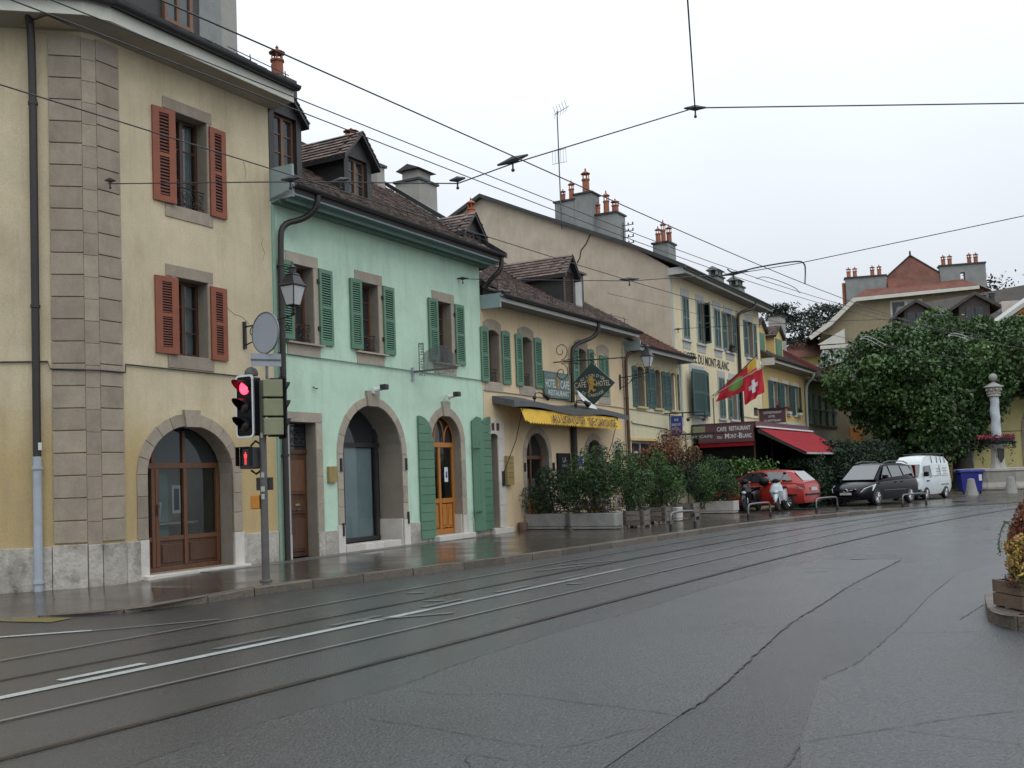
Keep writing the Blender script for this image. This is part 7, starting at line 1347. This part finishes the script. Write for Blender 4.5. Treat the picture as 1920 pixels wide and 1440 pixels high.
panel(t, 'windscreen', 'car_glass', W, [(1.28, -.66, .99), (1.28, .66, .99), (.50, .56, 1.54), (.50, -.56, 1.54)], .02); panel(t, 'windscreen_frame', 'black', W, [(1.28, -.66, .99), (1.28, .66, .99), (.50, .56, 1.54), (.50, -.56, 1.54)], .0)
for sg in (1, -1):
    for P in ([(.95, .80, 1.04), (.20, .82, 1.06), (.20, .65, 1.50), (.42, .64, 1.48)], [(.10, .82, 1.06), (-.80, .82, 1.10), (-.80, .66, 1.50), (.10, .65, 1.52)], [(-.90, .82, 1.12), (-1.72, .79, 1.18), (-1.62, .66, 1.46), (-.90, .66, 1.50)]):
        panel(t, 'side_window', 'car_glass', W, [(x, y*sg, z) for x, y, z in P], .015)
    panel(t, 'headlight', 'lamp_clear', W, [(1.50, .855*sg, .84), (2.10, .66*sg, .68), (2.20, .56*sg, .54), (1.72, .82*sg, .60)], .03)
    MB().box(.82, 1.0, sg*.86 if sg > 0 else -1.06, 1.06 if sg > 0 else -.86, 1.03, 1.17).obj('mirror', 'car_dark', t, frame=W, bev=.03)
    for x in (1.42, -1.33): wheel(t, W, x, sg*.80, .325)
    MB().tube([(.3, sg*.58, 1.64), (-.2, sg*.585, 1.70), (-1.4, sg*.585, 1.68), (-1.8, sg*.575, 1.58)], .022, 6).obj('roof_rail', 'iron_grey', t, frame=W, smooth=True)
    panel(t, 'tail_light', 'lamp_red', W, [(-1.95, .80*sg, 1.5), (-2.05, .76*sg, 1.02), (-2.2, .66*sg, .98), (-2.08, .60*sg, 1.5)], .03)
    MB().lathe([(.05, 0), (.05, .02), (.02, .03)], 10).obj('fog_lamp', 'lamp_clear', t, frame=W @ Matrix.Translation((2.17, sg*.52, .40)) @ Matrix.Rotation(R(90), 4, 'Y'))
    MB().box(-1.0, .9, sg*.885-.005, sg*.885+.005, .56, .585).obj('door_moulding', 'iron_grey', t, frame=W)
    for x in (-.2, -.75): MB().box(x, x+.16, sg*.875-.015, sg*.875+.015, .86, .89).obj('door_handle', 'car_dark', t, frame=W)
MB().tube([(2.24, -.42, .66), (2.29, 0, .56), (2.24, .42, .66)], .022, 6).obj('grille_bar', 'chrome', t, frame=W, smooth=True); MB().box(2.22, 2.275, -.40, .40, .58, .66).obj('grille', 'black', t, frame=W)
MB().tube([(2.31, .09*math.cos(a), .60+.065*math.sin(a)) for a in np.linspace(0, 6.28, 16, endpoint=False)], .012, 5, closed=True).obj('badge', 'chrome', t, frame=W); MB().box(2.285, 2.30, -.24, .24, .44, .53).obj('number_plate', 'plate', t, frame=W); MB().box(2.2, 2.275, -.55, .55, .26, .36).obj('lower_grille', 'black', t, frame=W)
# white van
hd = math.atan2(-.71, -.70); W = Matrix.Translation((17.75, 45.6, .015)) @ Matrix.Rotation(hd, 4, 'Z')
t = thing('white_van', 'small white high roofed van with a roof rack behind people carrier', 'van', W)
body(W, [(-1.62, .70, .35, .9, 1.0, .68), (-1.58, .71, .28, 1.0, 1.60, .60), (-1.35, .72, .24, 1.1, 1.84, .52), (0, .72, .22, 1.1, 1.90, .52), (.75, .72, .22, 1.1, 1.86, .52), (1.15, .71, .22, 1.05, 1.60, .58), (1.50, .70, .22, .85, .98, .66), (1.64, .66, .26, .60, .86, .60), (1.67, .62, .30, .55, .72, .58)], 'body', 'car_white', t)
panel(t, 'windscreen', 'car_glass', W, [(1.55, -.60, 1.0), (1.55, .60, 1.0), (1.20, .55, 1.50), (1.20, -.55, 1.50)], .03)
for sg in (1, -1):
    panel(t, 'side_window', 'car_glass', W, [(1.22, .715*sg, 1.02), (.62, .73*sg, 1.02), (.62, .68*sg, 1.45), (1.08, .67*sg, 1.45)], .012)
    for a, e in ((.5, -.35), (-.45, -1.3)): panel(t, 'window_blank', 'car_white', W, [(a, .73*sg, 1.02), (e, .73*sg, 1.02), (e+.03, .66*sg, 1.5), (a, .67*sg, 1.5)], .02)
    for k in range(3): panel(t, 'line_of_print', 'letter_pale', W, [(-.05, .73*sg, 1.30-k*.12), (-.35, .73*sg, 1.30-k*.12), (-.35, .73*sg, 1.33-k*.12), (-.05, .73*sg, 1.33-k*.12)], .03); panel(t, 'line_of_print', 'letter_pale', W, [(-.7, .73*sg, 1.32-k*.12), (-1.1, .73*sg, 1.32-k*.12), (-1.1, .73*sg, 1.35-k*.12), (-.7, .73*sg, 1.35-k*.12)], .03)
    panel(t, 'logo', 'bin_blue', W, [(1.0, .73*sg, .78), (.72, .73*sg, .78), (.72, .73*sg, .84), (1.0, .73*sg, .84)], .01)
    for x in (1.05, -.95): wheel(t, W, x, sg*.66, .27, .16, 6)
    MB().box(1.2, 1.32, sg*.74 if sg > 0 else -.92, .92 if sg > 0 else -.74, 1.0, 1.2).obj('mirror', 'black', t, frame=W, bev=.02); panel(t, 'headlight', 'lamp_clear', W, [(1.60, .64*sg, .78), (1.68, .44*sg, .78), (1.69, .44*sg, .62), (1.62, .64*sg, .62)], .03)
    MB().box(.55, .62, sg*.73-.01, sg*.73+.01, .95, .99).obj('door_handle', 'black', t, frame=W); MB().box(-1.3, -.5, sg*.725-.01, sg*.725+.01, .60, .64).obj('slide_rail', 'iron_grey', t, frame=W)
    panel(t, 'tail_light', 'lamp_red', W, [(-1.60, .70*sg, 1.2), (-1.60, .72*sg, .85), (-1.66, .60*sg, .85), (-1.62, .60*sg, 1.2)], .02); MB().box(1.0, 1.69, sg*.62-.08, sg*.62+.08, .24, .46).obj('bumper_end', 'slate', t, frame=W)
m = MB()
for x in (-1.25, -.85, -.45, .1): m.tube([(x, -.60, 1.55), (x, -.56, 1.93), (x, .56, 1.93), (x, .60, 1.55)], .018, 5)
for y in (-.5, .5): m.tube([(-1.4, y, 1.96), (.5, y, 1.96)], .018, 5)
m.obj('roof_rack', 'iron', t, frame=W); MB().box(1.64, 1.72, -.66, .66, .26, .46).obj('bumper', 'slate', t, frame=W, bev=.03); MB().tube([(-1.3, .3, 1.98), (.6, .3, 1.98)], .015, 5).tube([(-1.3, 0, 1.98), (.6, 0, 1.98)], .015, 5).obj('ladder', 'iron', t, frame=W)
# red hatchback
hd = math.atan2(.6, -.8); W = Matrix.Translation((9.15, 38.35, .10)) @ Matrix.Rotation(hd, 4, 'Z')
t = thing('red_hatchback', 'red hatchback parked nose in behind the two scooters', 'car', W)
body(W, [(-1.90, .62, .32, .58, .66, .5), (-1.84, .78, .24, .72, .90, .66), (-1.5, .815, .20, .84, .95, .70), (-.8, .83, .18, .86, .93, .72), (.6, .83, .18, .84, .92, .72), (1.1, .82, .19, .80, .90, .68), (1.6, .76, .22, .66, .76, .58), (1.88, .62, .25, .5, .6, .46), (1.93, .5, .3, .45, .52, .4)], 'body', 'car_red', t)
body(W, [(-1.80, .72, .85, .92, .98, .62), (-1.35, .74, .85, 1.0, 1.36, .52), (-.8, .76, .85, 1.02, 1.42, .54), (0, .76, .85, 1.0, 1.43, .55), (.3, .75, .85, .98, 1.38, .54), (1.15, .72, .82, .88, .93, .62)], 'roof', 'car_red', t)
panel(t, 'rear_window', 'car_glass', W, [(-1.74, -.58, 1.0), (-1.74, .58, 1.0), (-1.38, .46, 1.34), (-1.38, -.46, 1.34)], .03); panel(t, 'windscreen', 'car_glass', W, [(1.1, -.6, .95), (1.1, .6, .95), (.35, .52, 1.37), (.35, -.52, 1.37)], .02)
for sg in (1, -1):
    for P in ([(.85, .765, .98), (-.35, .775, 1.0), (-.35, .58, 1.36), (.28, .57, 1.34)], [(-.45, .775, 1.0), (-1.42, .75, 1.04), (-1.15, .58, 1.32), (-.45, .58, 1.36)]): panel(t, 'side_window', 'car_glass', W, [(x, y*sg, z) for x, y, z in P], .015)
    panel(t, 'tail_light', 'lamp_red', W, [(-1.55, .82*sg, .88), (-1.82, .70*sg, .90), (-1.88, .70*sg, .72), (-1.72, .80*sg, .72)], .03)
    for x in (1.22, -1.22): wheel(t, W, x, sg*.74, .29)
MB().box(-1.93, -1.86, -.7, .7, .50, .56).obj('bumper_strip', 'black', t, frame=W, bev=.01); MB().box(-1.945, -1.90, -.26, .26, .66, .78).obj('number_plate', 'plate', t, frame=W); MB().box(-1.60, -1.0, .825, .845, .50, .55).obj('bumper_strip', 'black', t, frame=W)
# scooters
def scooter(pos, heading, bm, label, shield='black', lm='lamp_clear', lean=4):
    W = Matrix.Translation(pos) @ Matrix.Rotation(heading, 4, 'Z') @ Matrix.Rotation(R(lean), 4, 'X'); t = thing('scooter', label, 'scooter', W, 'scooters parked by the white planter')
    for x in (.62, -.62):
        V_ = W @ Matrix.Translation((x, 0, .25)) @ Matrix.Rotation(R(90), 4, 'X'); h = link('wheel', MB().lathe([(.15, -.05), (.23, -.055), (.255, 0), (.23, .055), (.15, .05)], 20).mesh('tyre', 'tyre', None, True), t, V_); MB().lathe([(.16, -.03), (.16, .03), (.03, .045), (.03, -.045)], 14).obj('rim', 'alloy', h, frame=V_, smooth=True)
    MB().tube([(.62+.19*math.cos(a)*1.5, 0, .27+.20*math.sin(a)*1.35) for a in np.linspace(.15, 2.7, 8)], [.02, .06, .075, .08, .08, .075, .06, .03], 8).obj('front_fender', bm, t, frame=W, smooth=True)
    MB().tube([(.62, .09, .25), (.50, .07, .75)], .022, 6).tube([(.62, -.09, .25), (.50, -.07, .75)], .022, 6).obj('fork', 'chrome', t, frame=W)
    m = MB(); R0 = [((.50, .34), .13), ((.58, .52), .20), ((.62, .68), .235), ((.56, .84), .20), ((.46, .98), .12)]; rings = []
    for (x, z), w in R0: rings.append([(x-.10, -w, z), (x, -w*.75, z), (x+.04, 0, z+.01), (x, w*.75, z), (x-.10, w, z), (x-.12, 0, z)])
    for k in range(4):
        b_ = len(m.v); m.add(rings[k]+rings[k+1], [(j, (j+1) % 6, (j+1) % 6+6, j+6) for j in range(6)])
    m.add(rings[0], [tuple(range(6))]); m.add(rings[4], [tuple(range(6))]); m.obj('front_apron', bm, t, frame=W, smooth=True)
    MB().sph((.635, 0, .66), .085, 12, .7).obj('headlight', lm, t, frame=W, smooth=True)
    m = MB(); m.sph((.42, 0, 1.03), .13, 10, .7); m.obj('handlebar_cowl', shield, t, frame=W, smooth=True)
    MB().tube([(.36, -.34, 1.02), (.40, -.12, 1.05), (.40, .12, 1.05), (.36, .34, 1.02)], .018, 6).obj('handlebar', 'black', t, frame=W)
    for sg in (1, -1):
        MB().tube([(.40, sg*.16, 1.05), (.36, sg*.30, 1.24)], .008, 5).obj('mirror_stem', 'black', t, frame=W); MB().sph((.36, sg*.32, 1.27), .06, 8, .8).obj('mirror', 'black', t, frame=W, smooth=True); MB().sph((.50, sg*.19, 1.0), .042, 8, .8).obj('indicator', 'lamp_orange', t, frame=W, smooth=True)
    MB().box(-.15, .42, -.15, .15, .26, .36).obj('footboard', shield, t, frame=W, bev=.03)
    body(W, [(-.85, .08, .55, .62, .72, .07), (-.7, .14, .42, .62, .76, .12), (-.4, .18, .32, .60, .74, .14), (-.12, .15, .30, .55, .70, .12), (-.05, .10, .34, .5, .62, .08)], 'rear_body', bm, t); MB().box(-.8, -.05, -.13, .13, .76, .84).obj('seat', 'black', t, frame=W, bev=.035)
    MB().tube([(-.2, -.16, .28), (-.75, -.2, .33)], [.04, .055], 8).obj('exhaust', 'chrome', t, frame=W); m = MB(); m.tube([(-.05, .12, .28), (-.15, .22, .0)], .015, 5); m.obj('stand', 'iron', t, frame=W)
    return t, W
scooter((8.35, 36.75, .12), math.atan2(-.92, -.60), 'black_gloss', 'black scooter beside the white planter', lm='lamp_clear')
t, W = scooter((9.25, 36.25, .12), math.atan2(-.90, -.42), 'scooter_silver', 'silver scooter in front of the red hatchback')
t2 = thing('top_case', 'round black top case behind the black scooter handlebar', 'top case', Matrix.Translation((8.95, 37.35, 1.0))); MB().sph((8.95, 37.35, 1.12), .19, 12, .8).obj('case', 'black', t2, smooth=True)
# ============================================================ fountain, bin, bollards
fx, fy = 26.6, 55.6; T1 = Matrix.Translation((fx, fy, 0)); t = thing('fountain', 'old stone fountain with tall column, flower ring and long basin', 'fountain', T1)
def oct_(rx, ry, n=12): return [(rx*math.cos(2*math.pi*(k+.5)/n), ry*math.sin(2*math.pi*(k+.5)/n)) for k in range(n)]
prof = [(.96, .10), (.97, .2), (.94, .45), (1.0, .9), (1.0, 1.0), (1.05, 1.04), (1.05, 1.16), (.93, 1.18), (.90, .95)]
n = 12
for k in range(n):
    m = MB(); P0, P1 = oct_(2.9, 1.9)[k], oct_(2.9, 1.9)[(k+1) % n]; f = .004
    P0, P1 = (P0[0]+(P1[0]-P0[0])*f, P0[1]+(P1[1]-P0[1])*f), (P1[0]-(P1[0]-P0[0])*f, P1[1]-(P1[1]-P0[1])*f)
    for (a, za), (b_, zb) in zip(prof[:-1], prof[1:]): m.quad((P0[0]*a, P0[1]*a, za), (P1[0]*a, P1[1]*a, za), (P1[0]*b_, P1[1]*b_, zb), (P0[0]*b_, P0[1]*b_, zb))
    m.obj('basin_stone', 'fountain_stone', t, frame=T1)
MB().prism(oct_(2.72, 1.78), .88, .90, 'z').obj('water', 'dark_glass', t, frame=T1); MB().prism(oct_(3.0, 2.0), .0, .10, 'z').obj('plinth', 'granite', t, frame=T1)
cx = 25.85-fx; m = MB(); m.lathe([(.42, .5), (.42, 1.3), (.36, 1.35), (.33, 2.2), (.42, 2.3), (.50, 2.45), (.50, 2.62)], 8, (cx, 0, 0)); m.obj('pedestal', 'fountain_stone', t, frame=T1)
MB().prism([(cx-.17, 2.2), (cx+.17, 2.2), (cx+.14, 1.7), (cx, 1.45), (cx-.14, 1.7)], -.45, -.36).obj('water_mask', 'slate', t, frame=T1); MB().lathe([(.55, 0), (.85, .12), (.88, .30), (.80, .32)], 16, (cx, 0, 2.45)).obj('flower_trough', 'iron', t, frame=T1)
P = []; 
for k in range(900): a = rng.random()*6.28; r = .62+.30*rng.random(); P.append((fx+cx+r*math.cos(a), fy+r*math.sin(a), 2.78+rng.normal()*.08))
quads_obj('flowers', leafquads(np.array(P), .10, .8), 'flower_red', t, kind='stuff'); P = []
for k in range(700): a = rng.random()*6.28; r = .85+.1*rng.normal()*.5; P.append((fx+cx+r*math.cos(a), fy+r*math.sin(a), 2.55-rng.random()**2*(1.2 if math.sin(3*a+1) > .7 else .35)))
quads_obj('trailing_leaves', leafquads(np.array(P), .10, .5), 'leaf_dark', t, kind='stuff')
m = MB(); H0, H1 = 2.62, 4.98; n1 = 28; rings = []
for k in range(n1+1):
    f = k/n1; z = H0+(H1-H0)*f; ox, oy = .014*math.sin(f*17), .014*math.cos(f*17); r = .25-.03*f; rings.append([(cx+ox+r*(1+.05*math.cos(4*q*2*math.pi/20-f*17))*math.cos(q*2*math.pi/20), oy+r*(1+.05*math.cos(4*q*2*math.pi/20-f*17))*math.sin(q*2*math.pi/20), z) for q in range(20)])
m.add([p for r_ in rings for p in r_], [(k*20+q, k*20+(q+1) % 20, (k+1)*20+(q+1) % 20, (k+1)*20+q) for k in range(n1) for q in range(20)]); m.obj('column', 'fountain_column', t, frame=T1, smooth=True)
m = MB(); m.lathe([(.28, 4.98), (.34, 5.02), (.34, 5.06), (.27, 5.10), (.30, 5.25), (.40, 5.42), (.38, 5.46), (.48, 5.50)], 12, (cx, 0, 0)); m.obj('capital', 'fountain_stone', t, frame=T1)
m = MB()
for k in range(8): a = k*math.pi/4; m.sph((cx+.36*math.cos(a), .36*math.sin(a), 5.36), .08, 6); m.sph((cx+.31*math.cos(a+.4), .31*math.sin(a+.4), 5.18), .06, 6)
m.obj('capital_leaf', 'fountain_stone', t, frame=T1); MB().lathe([(.50, 5.50), (.48, 5.54), (.28, 5.64), (.12, 5.74), (.06, 5.80), (.10, 5.82)], 16, (cx, 0, 0)).obj('cap_cone', 'concrete', t, frame=T1, smooth=True); MB().sph((cx, 0, 6.02), .22, 16).obj('ball', 'concrete', t, frame=T1, smooth=True)
W = Matrix.Translation((22.25, 50.9, .015)) @ Matrix.Rotation(R(-8), 4, 'Z'); t = thing('waste_container', 'bright blue lidded waste container beside the fountain basin', 'bin', W)
m = MB(); m.add([(-.44, -.30, .1), (.44, -.30, .1), (.44, .35, .1), (-.44, .35, .1), (-.54, -.40, 1.02), (.54, -.40, 1.02), (.54, .42, 1.02), (-.54, .42, 1.02)], [(0, 3, 2, 1), (4, 5, 6, 7), (0, 1, 5, 4), (1, 2, 6, 5), (2, 3, 7, 6), (3, 0, 4, 7)]); m.obj('tub', 'bin_blue', t, frame=W, bev=.03)
m = MB(); m.prism([(-.46, 1.03), (.48, 1.03), (.48, 1.09), (.1, 1.17), (-.46, 1.13)], -.6, .6, 'x'); m.obj('lid', 'bin_blue', t, frame=W, bev=.02); MB().box(.30, .44, -.405, -.39, .62, .92).obj('label', 'letter_white', t, frame=W)
for sg in (1, -1): MB().tube([(sg*.36, -.2, .09), (sg*.42, -.2, .09)], .09, 12).obj('wheel', 'tyre', t, frame=W)
for x, y, lab in ((21.24, 48.5, 'pale conical stone bollard in front of the blue container'), (23.6, 49.6, 'pale conical stone bollard in front of the fountain basin')): MB().lathe([(.30, 0), (.27, .12), (.20, .45), (.15, .72), (.13, .76), (.001, .78)], 14, (x, y, .01)).obj('stone_bollard', 'concrete', at=(x, y, .01), smooth=True, label=lab, cat='bollard', group='stone bollards')
# ============================================================ corner island with the wooden planter
isl = thing('traffic_island', None, None, Matrix.Translation((5.5, 10.5, 0)), kind='structure'); P = smoothpoly([(6.6, 13.4), (5.3, 11.9), (4.82, 10.8), (4.58, 10.2), (4.60, 9.85), (4.95, 9.60), (6.2, 9.35), (9.5, 9.1)], 2)
MB().add([(x, y, .13) for x, y in P]+[(9.5, 14, .13)], [list(range(len(P)+1))[::-1]]).obj('island_paving', 'slab', isl)
Q = interp(P, .3); d_ = 0
for k in range(0, len(Q)-2, 2):
    a, e = Q[k], Q[k+2]; u_ = (e-a)/np.linalg.norm(e-a); nn = np.array([u_[1], -u_[0]]); nn = nn if nn @ np.array([6.5-a[0], 11-a[1]]) > 0 else -nn; a2, e2 = a+u_*.006, e-u_*.006; m = MB()
    m.prism([tuple(a2-nn*.015), tuple(e2-nn*.015), tuple(e2+nn*.14), tuple(a2+nn*.14)], -.02, .142, 'z'); m.obj('kerb_stone', 'granite', isl, bev=.012)
W = Matrix.Translation((4.80, 10.0, .13)) @ Matrix.Rotation(R(6), 4, 'Z'); t = thing('wooden_tub', 'brown wooden planter on the kerbed island at the right edge', 'planter', W)
for k in range(2):
    z0, z1 = .03+.13*k, .03+.13*(k+1)-.008
    for X in ((0, .62, 0, .03), (0, .62, .47, .5), (0, .03, .031, .469), (.59, .62, .031, .469)): MB().box(*X, z0, z1).obj('plank', 'wood_planter', t, frame=W, bev=.004)
for x in (.02, .54):
    for y in (.02, .42): MB().box(x, x+.06, y, y+.06, 0, .03).obj('foot', 'wood_dark', t, frame=W)
MB().box(.03, .59, .03, .47, .2, .24).obj('soil', 'soil', t, frame=W)
def plant(name, label, c, r, n, size, mat, mat2=None, el=.35, cone=False):
    c = np.array(c); P = blob_points((0, 0, 0), r, n, lumps=30, lr=.38)
    if cone: k = np.clip(1-(P[:, 2]/r[2]+.95)/2.1, .08, 1); P[:, :2] *= (k*1.5)[:, None]
    P = P+c; t_ = thing(name, label, 'plant', Matrix.Translation((c[0], c[1], c[2]-r[2]))); MB().tube([tuple(c-[0, 0, r[2]]), tuple(c+[0, 0, r[2]*.7])], [.014, .004], 5).obj('stem', 'bark', t_); kk = rng.random(len(P)) < .35
    if mat2: quads_obj('foliage', leafquads(P[kk], size, el), mat2, t_, kind='stuff'); P = P[~kk]
    quads_obj('foliage', leafquads(P, size, el), mat, t_, kind='stuff'); return t_
plant('dwarf_conifer', 'rust brown upright conifer in the wooden tub', (5.03, 10.25, .82), (.24, .22, .50), 9000, .036, 'leaf_rust', 'leaf_plum', cone=True); plant('evonymus_bush', 'yellow leaved small bush in the wooden tub', (4.95, 10.15, .62), (.22, .20, .27), 2800, .040, 'leaf_yellow', 'leaf_rust', .5); plant('heather', 'plum coloured plants spilling over the edge of the wooden tub', (4.88, 10.12, .42), (.16, .20, .10), 1300, .028, 'leaf_plum', 'leaf_oleander'); plant('box_plant', 'small dark green plant at the front of the wooden tub', (5.12, 10.05, .50), (.15, .15, .14), 1200, .035, 'leaf_oleander', 'leaf_deep_green')
t = thing('trailing_shoot', 'thin arching shoot leaning left out of the wooden tub', 'plant', Matrix.Translation((4.95, 10.2, .5))); A_ = [(4.95, 10.2, .5), (4.86, 10.2, .80), (4.80, 10.2, 1.03), (4.74, 10.2, .93), (4.70, 10.2, .80), (4.71, 10.2, .70)]; A_ = smoothpoly(A_, 2); MB().tube(A_, .004, 5).obj('stem', 'bark', t)
quads_obj('foliage', leafquads(np.repeat(np.array(A_), 7, 0)+rng.normal(size=(len(A_)*7, 3))*.014, .022, .6), 'leaf_oleander', t, kind='stuff'); MB().tube([(5.06, 10.1, .35), (5.02, 10.1, 1.36)], .024, 8).obj('wooden_stake', 'wood_orange', at=(5.06, 10.1, .35), label='orange brown wooden stake standing in the tub of conifers', cat='stake')
# ============================================================ tram wires
WG = 'overhead tram wires'
def wirething(name, label, P, r=.011, at=None, sag=0, cat='wire', n=12):
    m = MB(); Q = []
    for a, e in zip(P[:-1], P[1:]):
        a, e = Vector(a), Vector(e)
        for k in range(n): f = k/n; q = a.lerp(e, f); q.z -= sag*4*f*(1-f); Q.append(q)
    Q.append(Vector(P[-1])); m.tube(Q, r, 5); return m.obj(name, 'wire', at=tuple(P[0]), label=label, cat=cat, group=WG)
def along(k, idx, h): return [(float(rD[i, 0]+N_[i, 0]*k), float(rD[i, 1]+N_[i, 1]*k), h) for i in idx]
ix = [-8]; kx = list(range(0, 76, 3)); 
def back(P): a, b_ = Vector(P[0]), Vector(P[1]); return [tuple(a+(a-b_)*4)]+P
wirething('contact_wire', 'single tram wire over the nearer track', back(along(.5, kx, 5.50)), .008, n=1); wirething('contact_wire', 'single tram wire over the farther track', back(along(3.1, kx, 5.50)), .008, n=1)
wirething('feeder_wire', 'upper wire of the close pair above the farther track', back(along(3.05, kx, 6.50)), .008, n=1); wirething('feeder_wire', 'lower wire of the close pair above the farther track', back(along(3.12, kx, 6.38)), .008, n=1)
nd = (2.66, 14.0, 6.56); a0 = tuple(wp(-.16, -.06, 6.70))
wirething('span_wire', 'cross wire from the stone quoins of the corner house', [a0, (-2.78, 13.4, 5.56)], .009); wirething('span_wire', 'cross wire rising between the tram wires to the ring', [(-2.78, 13.4, 5.56), (-.62, 13.9, 5.60), (.15, 13.2, 5.64), nd], .009)
wirething('span_wire', 'wire running steeply up from the ring', [nd, (1.97, 10.5, 6.46), (-1.4, -6.0, 6.2)], .010); wirething('span_wire', 'level wire running right from the ring', [nd, (7.16, 14.0, 6.46), (14, 14.2, 6.4)], .010)
wirething('span_wire', 'cross wire from the green townhouse wall', [tuple(wp(10.94, -.05, 6.78)), (2.55, 21.5, 5.60), (5.0, 25, 6.32)], .009); wirething('span_wire', 'long wire rising right from the thick feeder loop', [(5.43, 25.0, 6.32), (6.77, 24.0, 6.33), (11.1, 22.0, 6.79), (18, 19, 7.4)], .010)
wirething('span_wire', 'cross wire from the upper wall of the hotel', [tuple(wp(26.9, -.05, 7.2)), (10.5, 36.5, 6.7), (16, 36.5, 6.7)], .010); wirething('span_wire', 'thin wire from the inn roof to the hotel front', [tuple(wp(19.8, -.3, 7.6)), tuple(wp(33, -1.2, 7.9)), tuple(wp(46, -2, 8.6))], .008)
wirething('feeder_loop', 'thick drooping feeder cable loop by the cross wire', smoothpoly([(5.35, 25, 6.46), (5.45, 25, 6.36), (5.7, 24.8, 6.36), (6.0, 24.6, 6.40), (6.77, 24.0, 6.40), (6.95, 24.0, 6.34), (6.95, 24, 6.1), (6.75, 23.4, 5.75)], 2), .018, n=2)
wirething('feeder_loop', 'thin bowed jumper wire on the nearer contact wire', smoothpoly([(5.2, 21.5, 5.55), (5.5, 22, 5.70), (6.4, 23, 5.62), (6.6, 23.3, 5.52)], 2), .008, n=2)
def clamp(p, dr, lab, w=.30, big=1.):
    p = Vector(p); dr = Vector(dr).normalized(); t = thing('wire_clamp', lab, 'insulator', Matrix.Translation(p), 'insulator clamps on the tram wires')
    MB().tube([p-dr*w*.5, p-dr*w*.2, p, p+dr*w*.2, p+dr*w*.5], [.012*big, .030*big, .045*big, .030*big, .012*big], 8).obj('insulator', 'insulator', t, smooth=True); MB().tube([p, p-Vector((0, 0, .10*big))], .012, 5).obj('hanger', 'iron', t); MB().sph(p-Vector((0, 0, .12*big)), .022*big, 8).obj('ear', 'iron', t)
clamp((-6.42, 16.75, 6.68), (1, -.8, -.3), 'dark wall anchor insulator on the stone quoins', .32); clamp((-2.78, 13.4, 5.60), (1, -.2, 0), 'clamp on the farther contact wire before the green gutter', .26); clamp((-2.38, 15.0, 6.03), (1, -.1, .1), 'clamp in front of the open dormer', .26); clamp((-.62, 13.9, 5.66), (1, -.1, .1), 'clamp hanging the close pair of wires', .22)
clamp((.13, 13.2, 5.68), (1, -.1, .28), 'broad dark insulator on the nearer contact wire', .42, 1.1); clamp(nd, (1, 0, 0), 'insulator ring where three span wires meet', .30); clamp((2.55, 21.5, 5.64), (1, 0, 0), 'clamp against the pale hotel gable', .42); clamp((5.5, 25, 6.34), (1, -.2, .1), 'long insulator beneath the feeder loop', .7); clamp(wp(10.9, -.12, 6.78), (1, .1, 0), 'anchor insulator on the green wall near its corner', .3); clamp(wp(27.0, -.12, 7.2), (1, .1, 0), 'anchor insulator on the upper hotel wall', .3)
for (px_a, za, px_b, zb, Yd, lab) in ((16.95, 7.75, 18.25, 7.35, 50, 'pale bent registration arm in front of the linden crown on the left'), (21.2, 7.75, 22.5, 7.5, 50, 'pale bent registration arm in front of the linden crown nearer the fountain')):
    t = thing('registration_arm', lab, 'wire arm', Matrix.Translation((px_a, Yd, za)), 'registration arms of the tram wires'); MB().tube(smoothpoly([(px_a, Yd, za-.1), (px_a+.2, Yd, za+.05), (px_a+.5, Yd, za+.02), (px_b, Yd+.2, zb)], 2), .022, 6).tube(smoothpoly([(px_a, Yd, za-.1), (px_a+.3, Yd, za-.04), (px_b-.3, Yd, zb-.08)], 1), .018, 5).obj('arm', 'letter_pale', t, smooth=True)
    MB().tube([(px_b, Yd+.2, zb), (px_b+1.5, Yd+.3, zb-.3)], .012, 5).obj('stay_wire', 'wire', t)
for o in bpy.data.objects:
    if o.parent is None and o.type in ('MESH', 'EMPTY') and not o.get('kind') and 'label' not in o.keys(): o['kind'] = 'structure'
print('objects', len(bpy.data.objects), 'tris', sum(len(o.data.polygons)*2 for o in bpy.data.objects if o.type == 'MESH'))
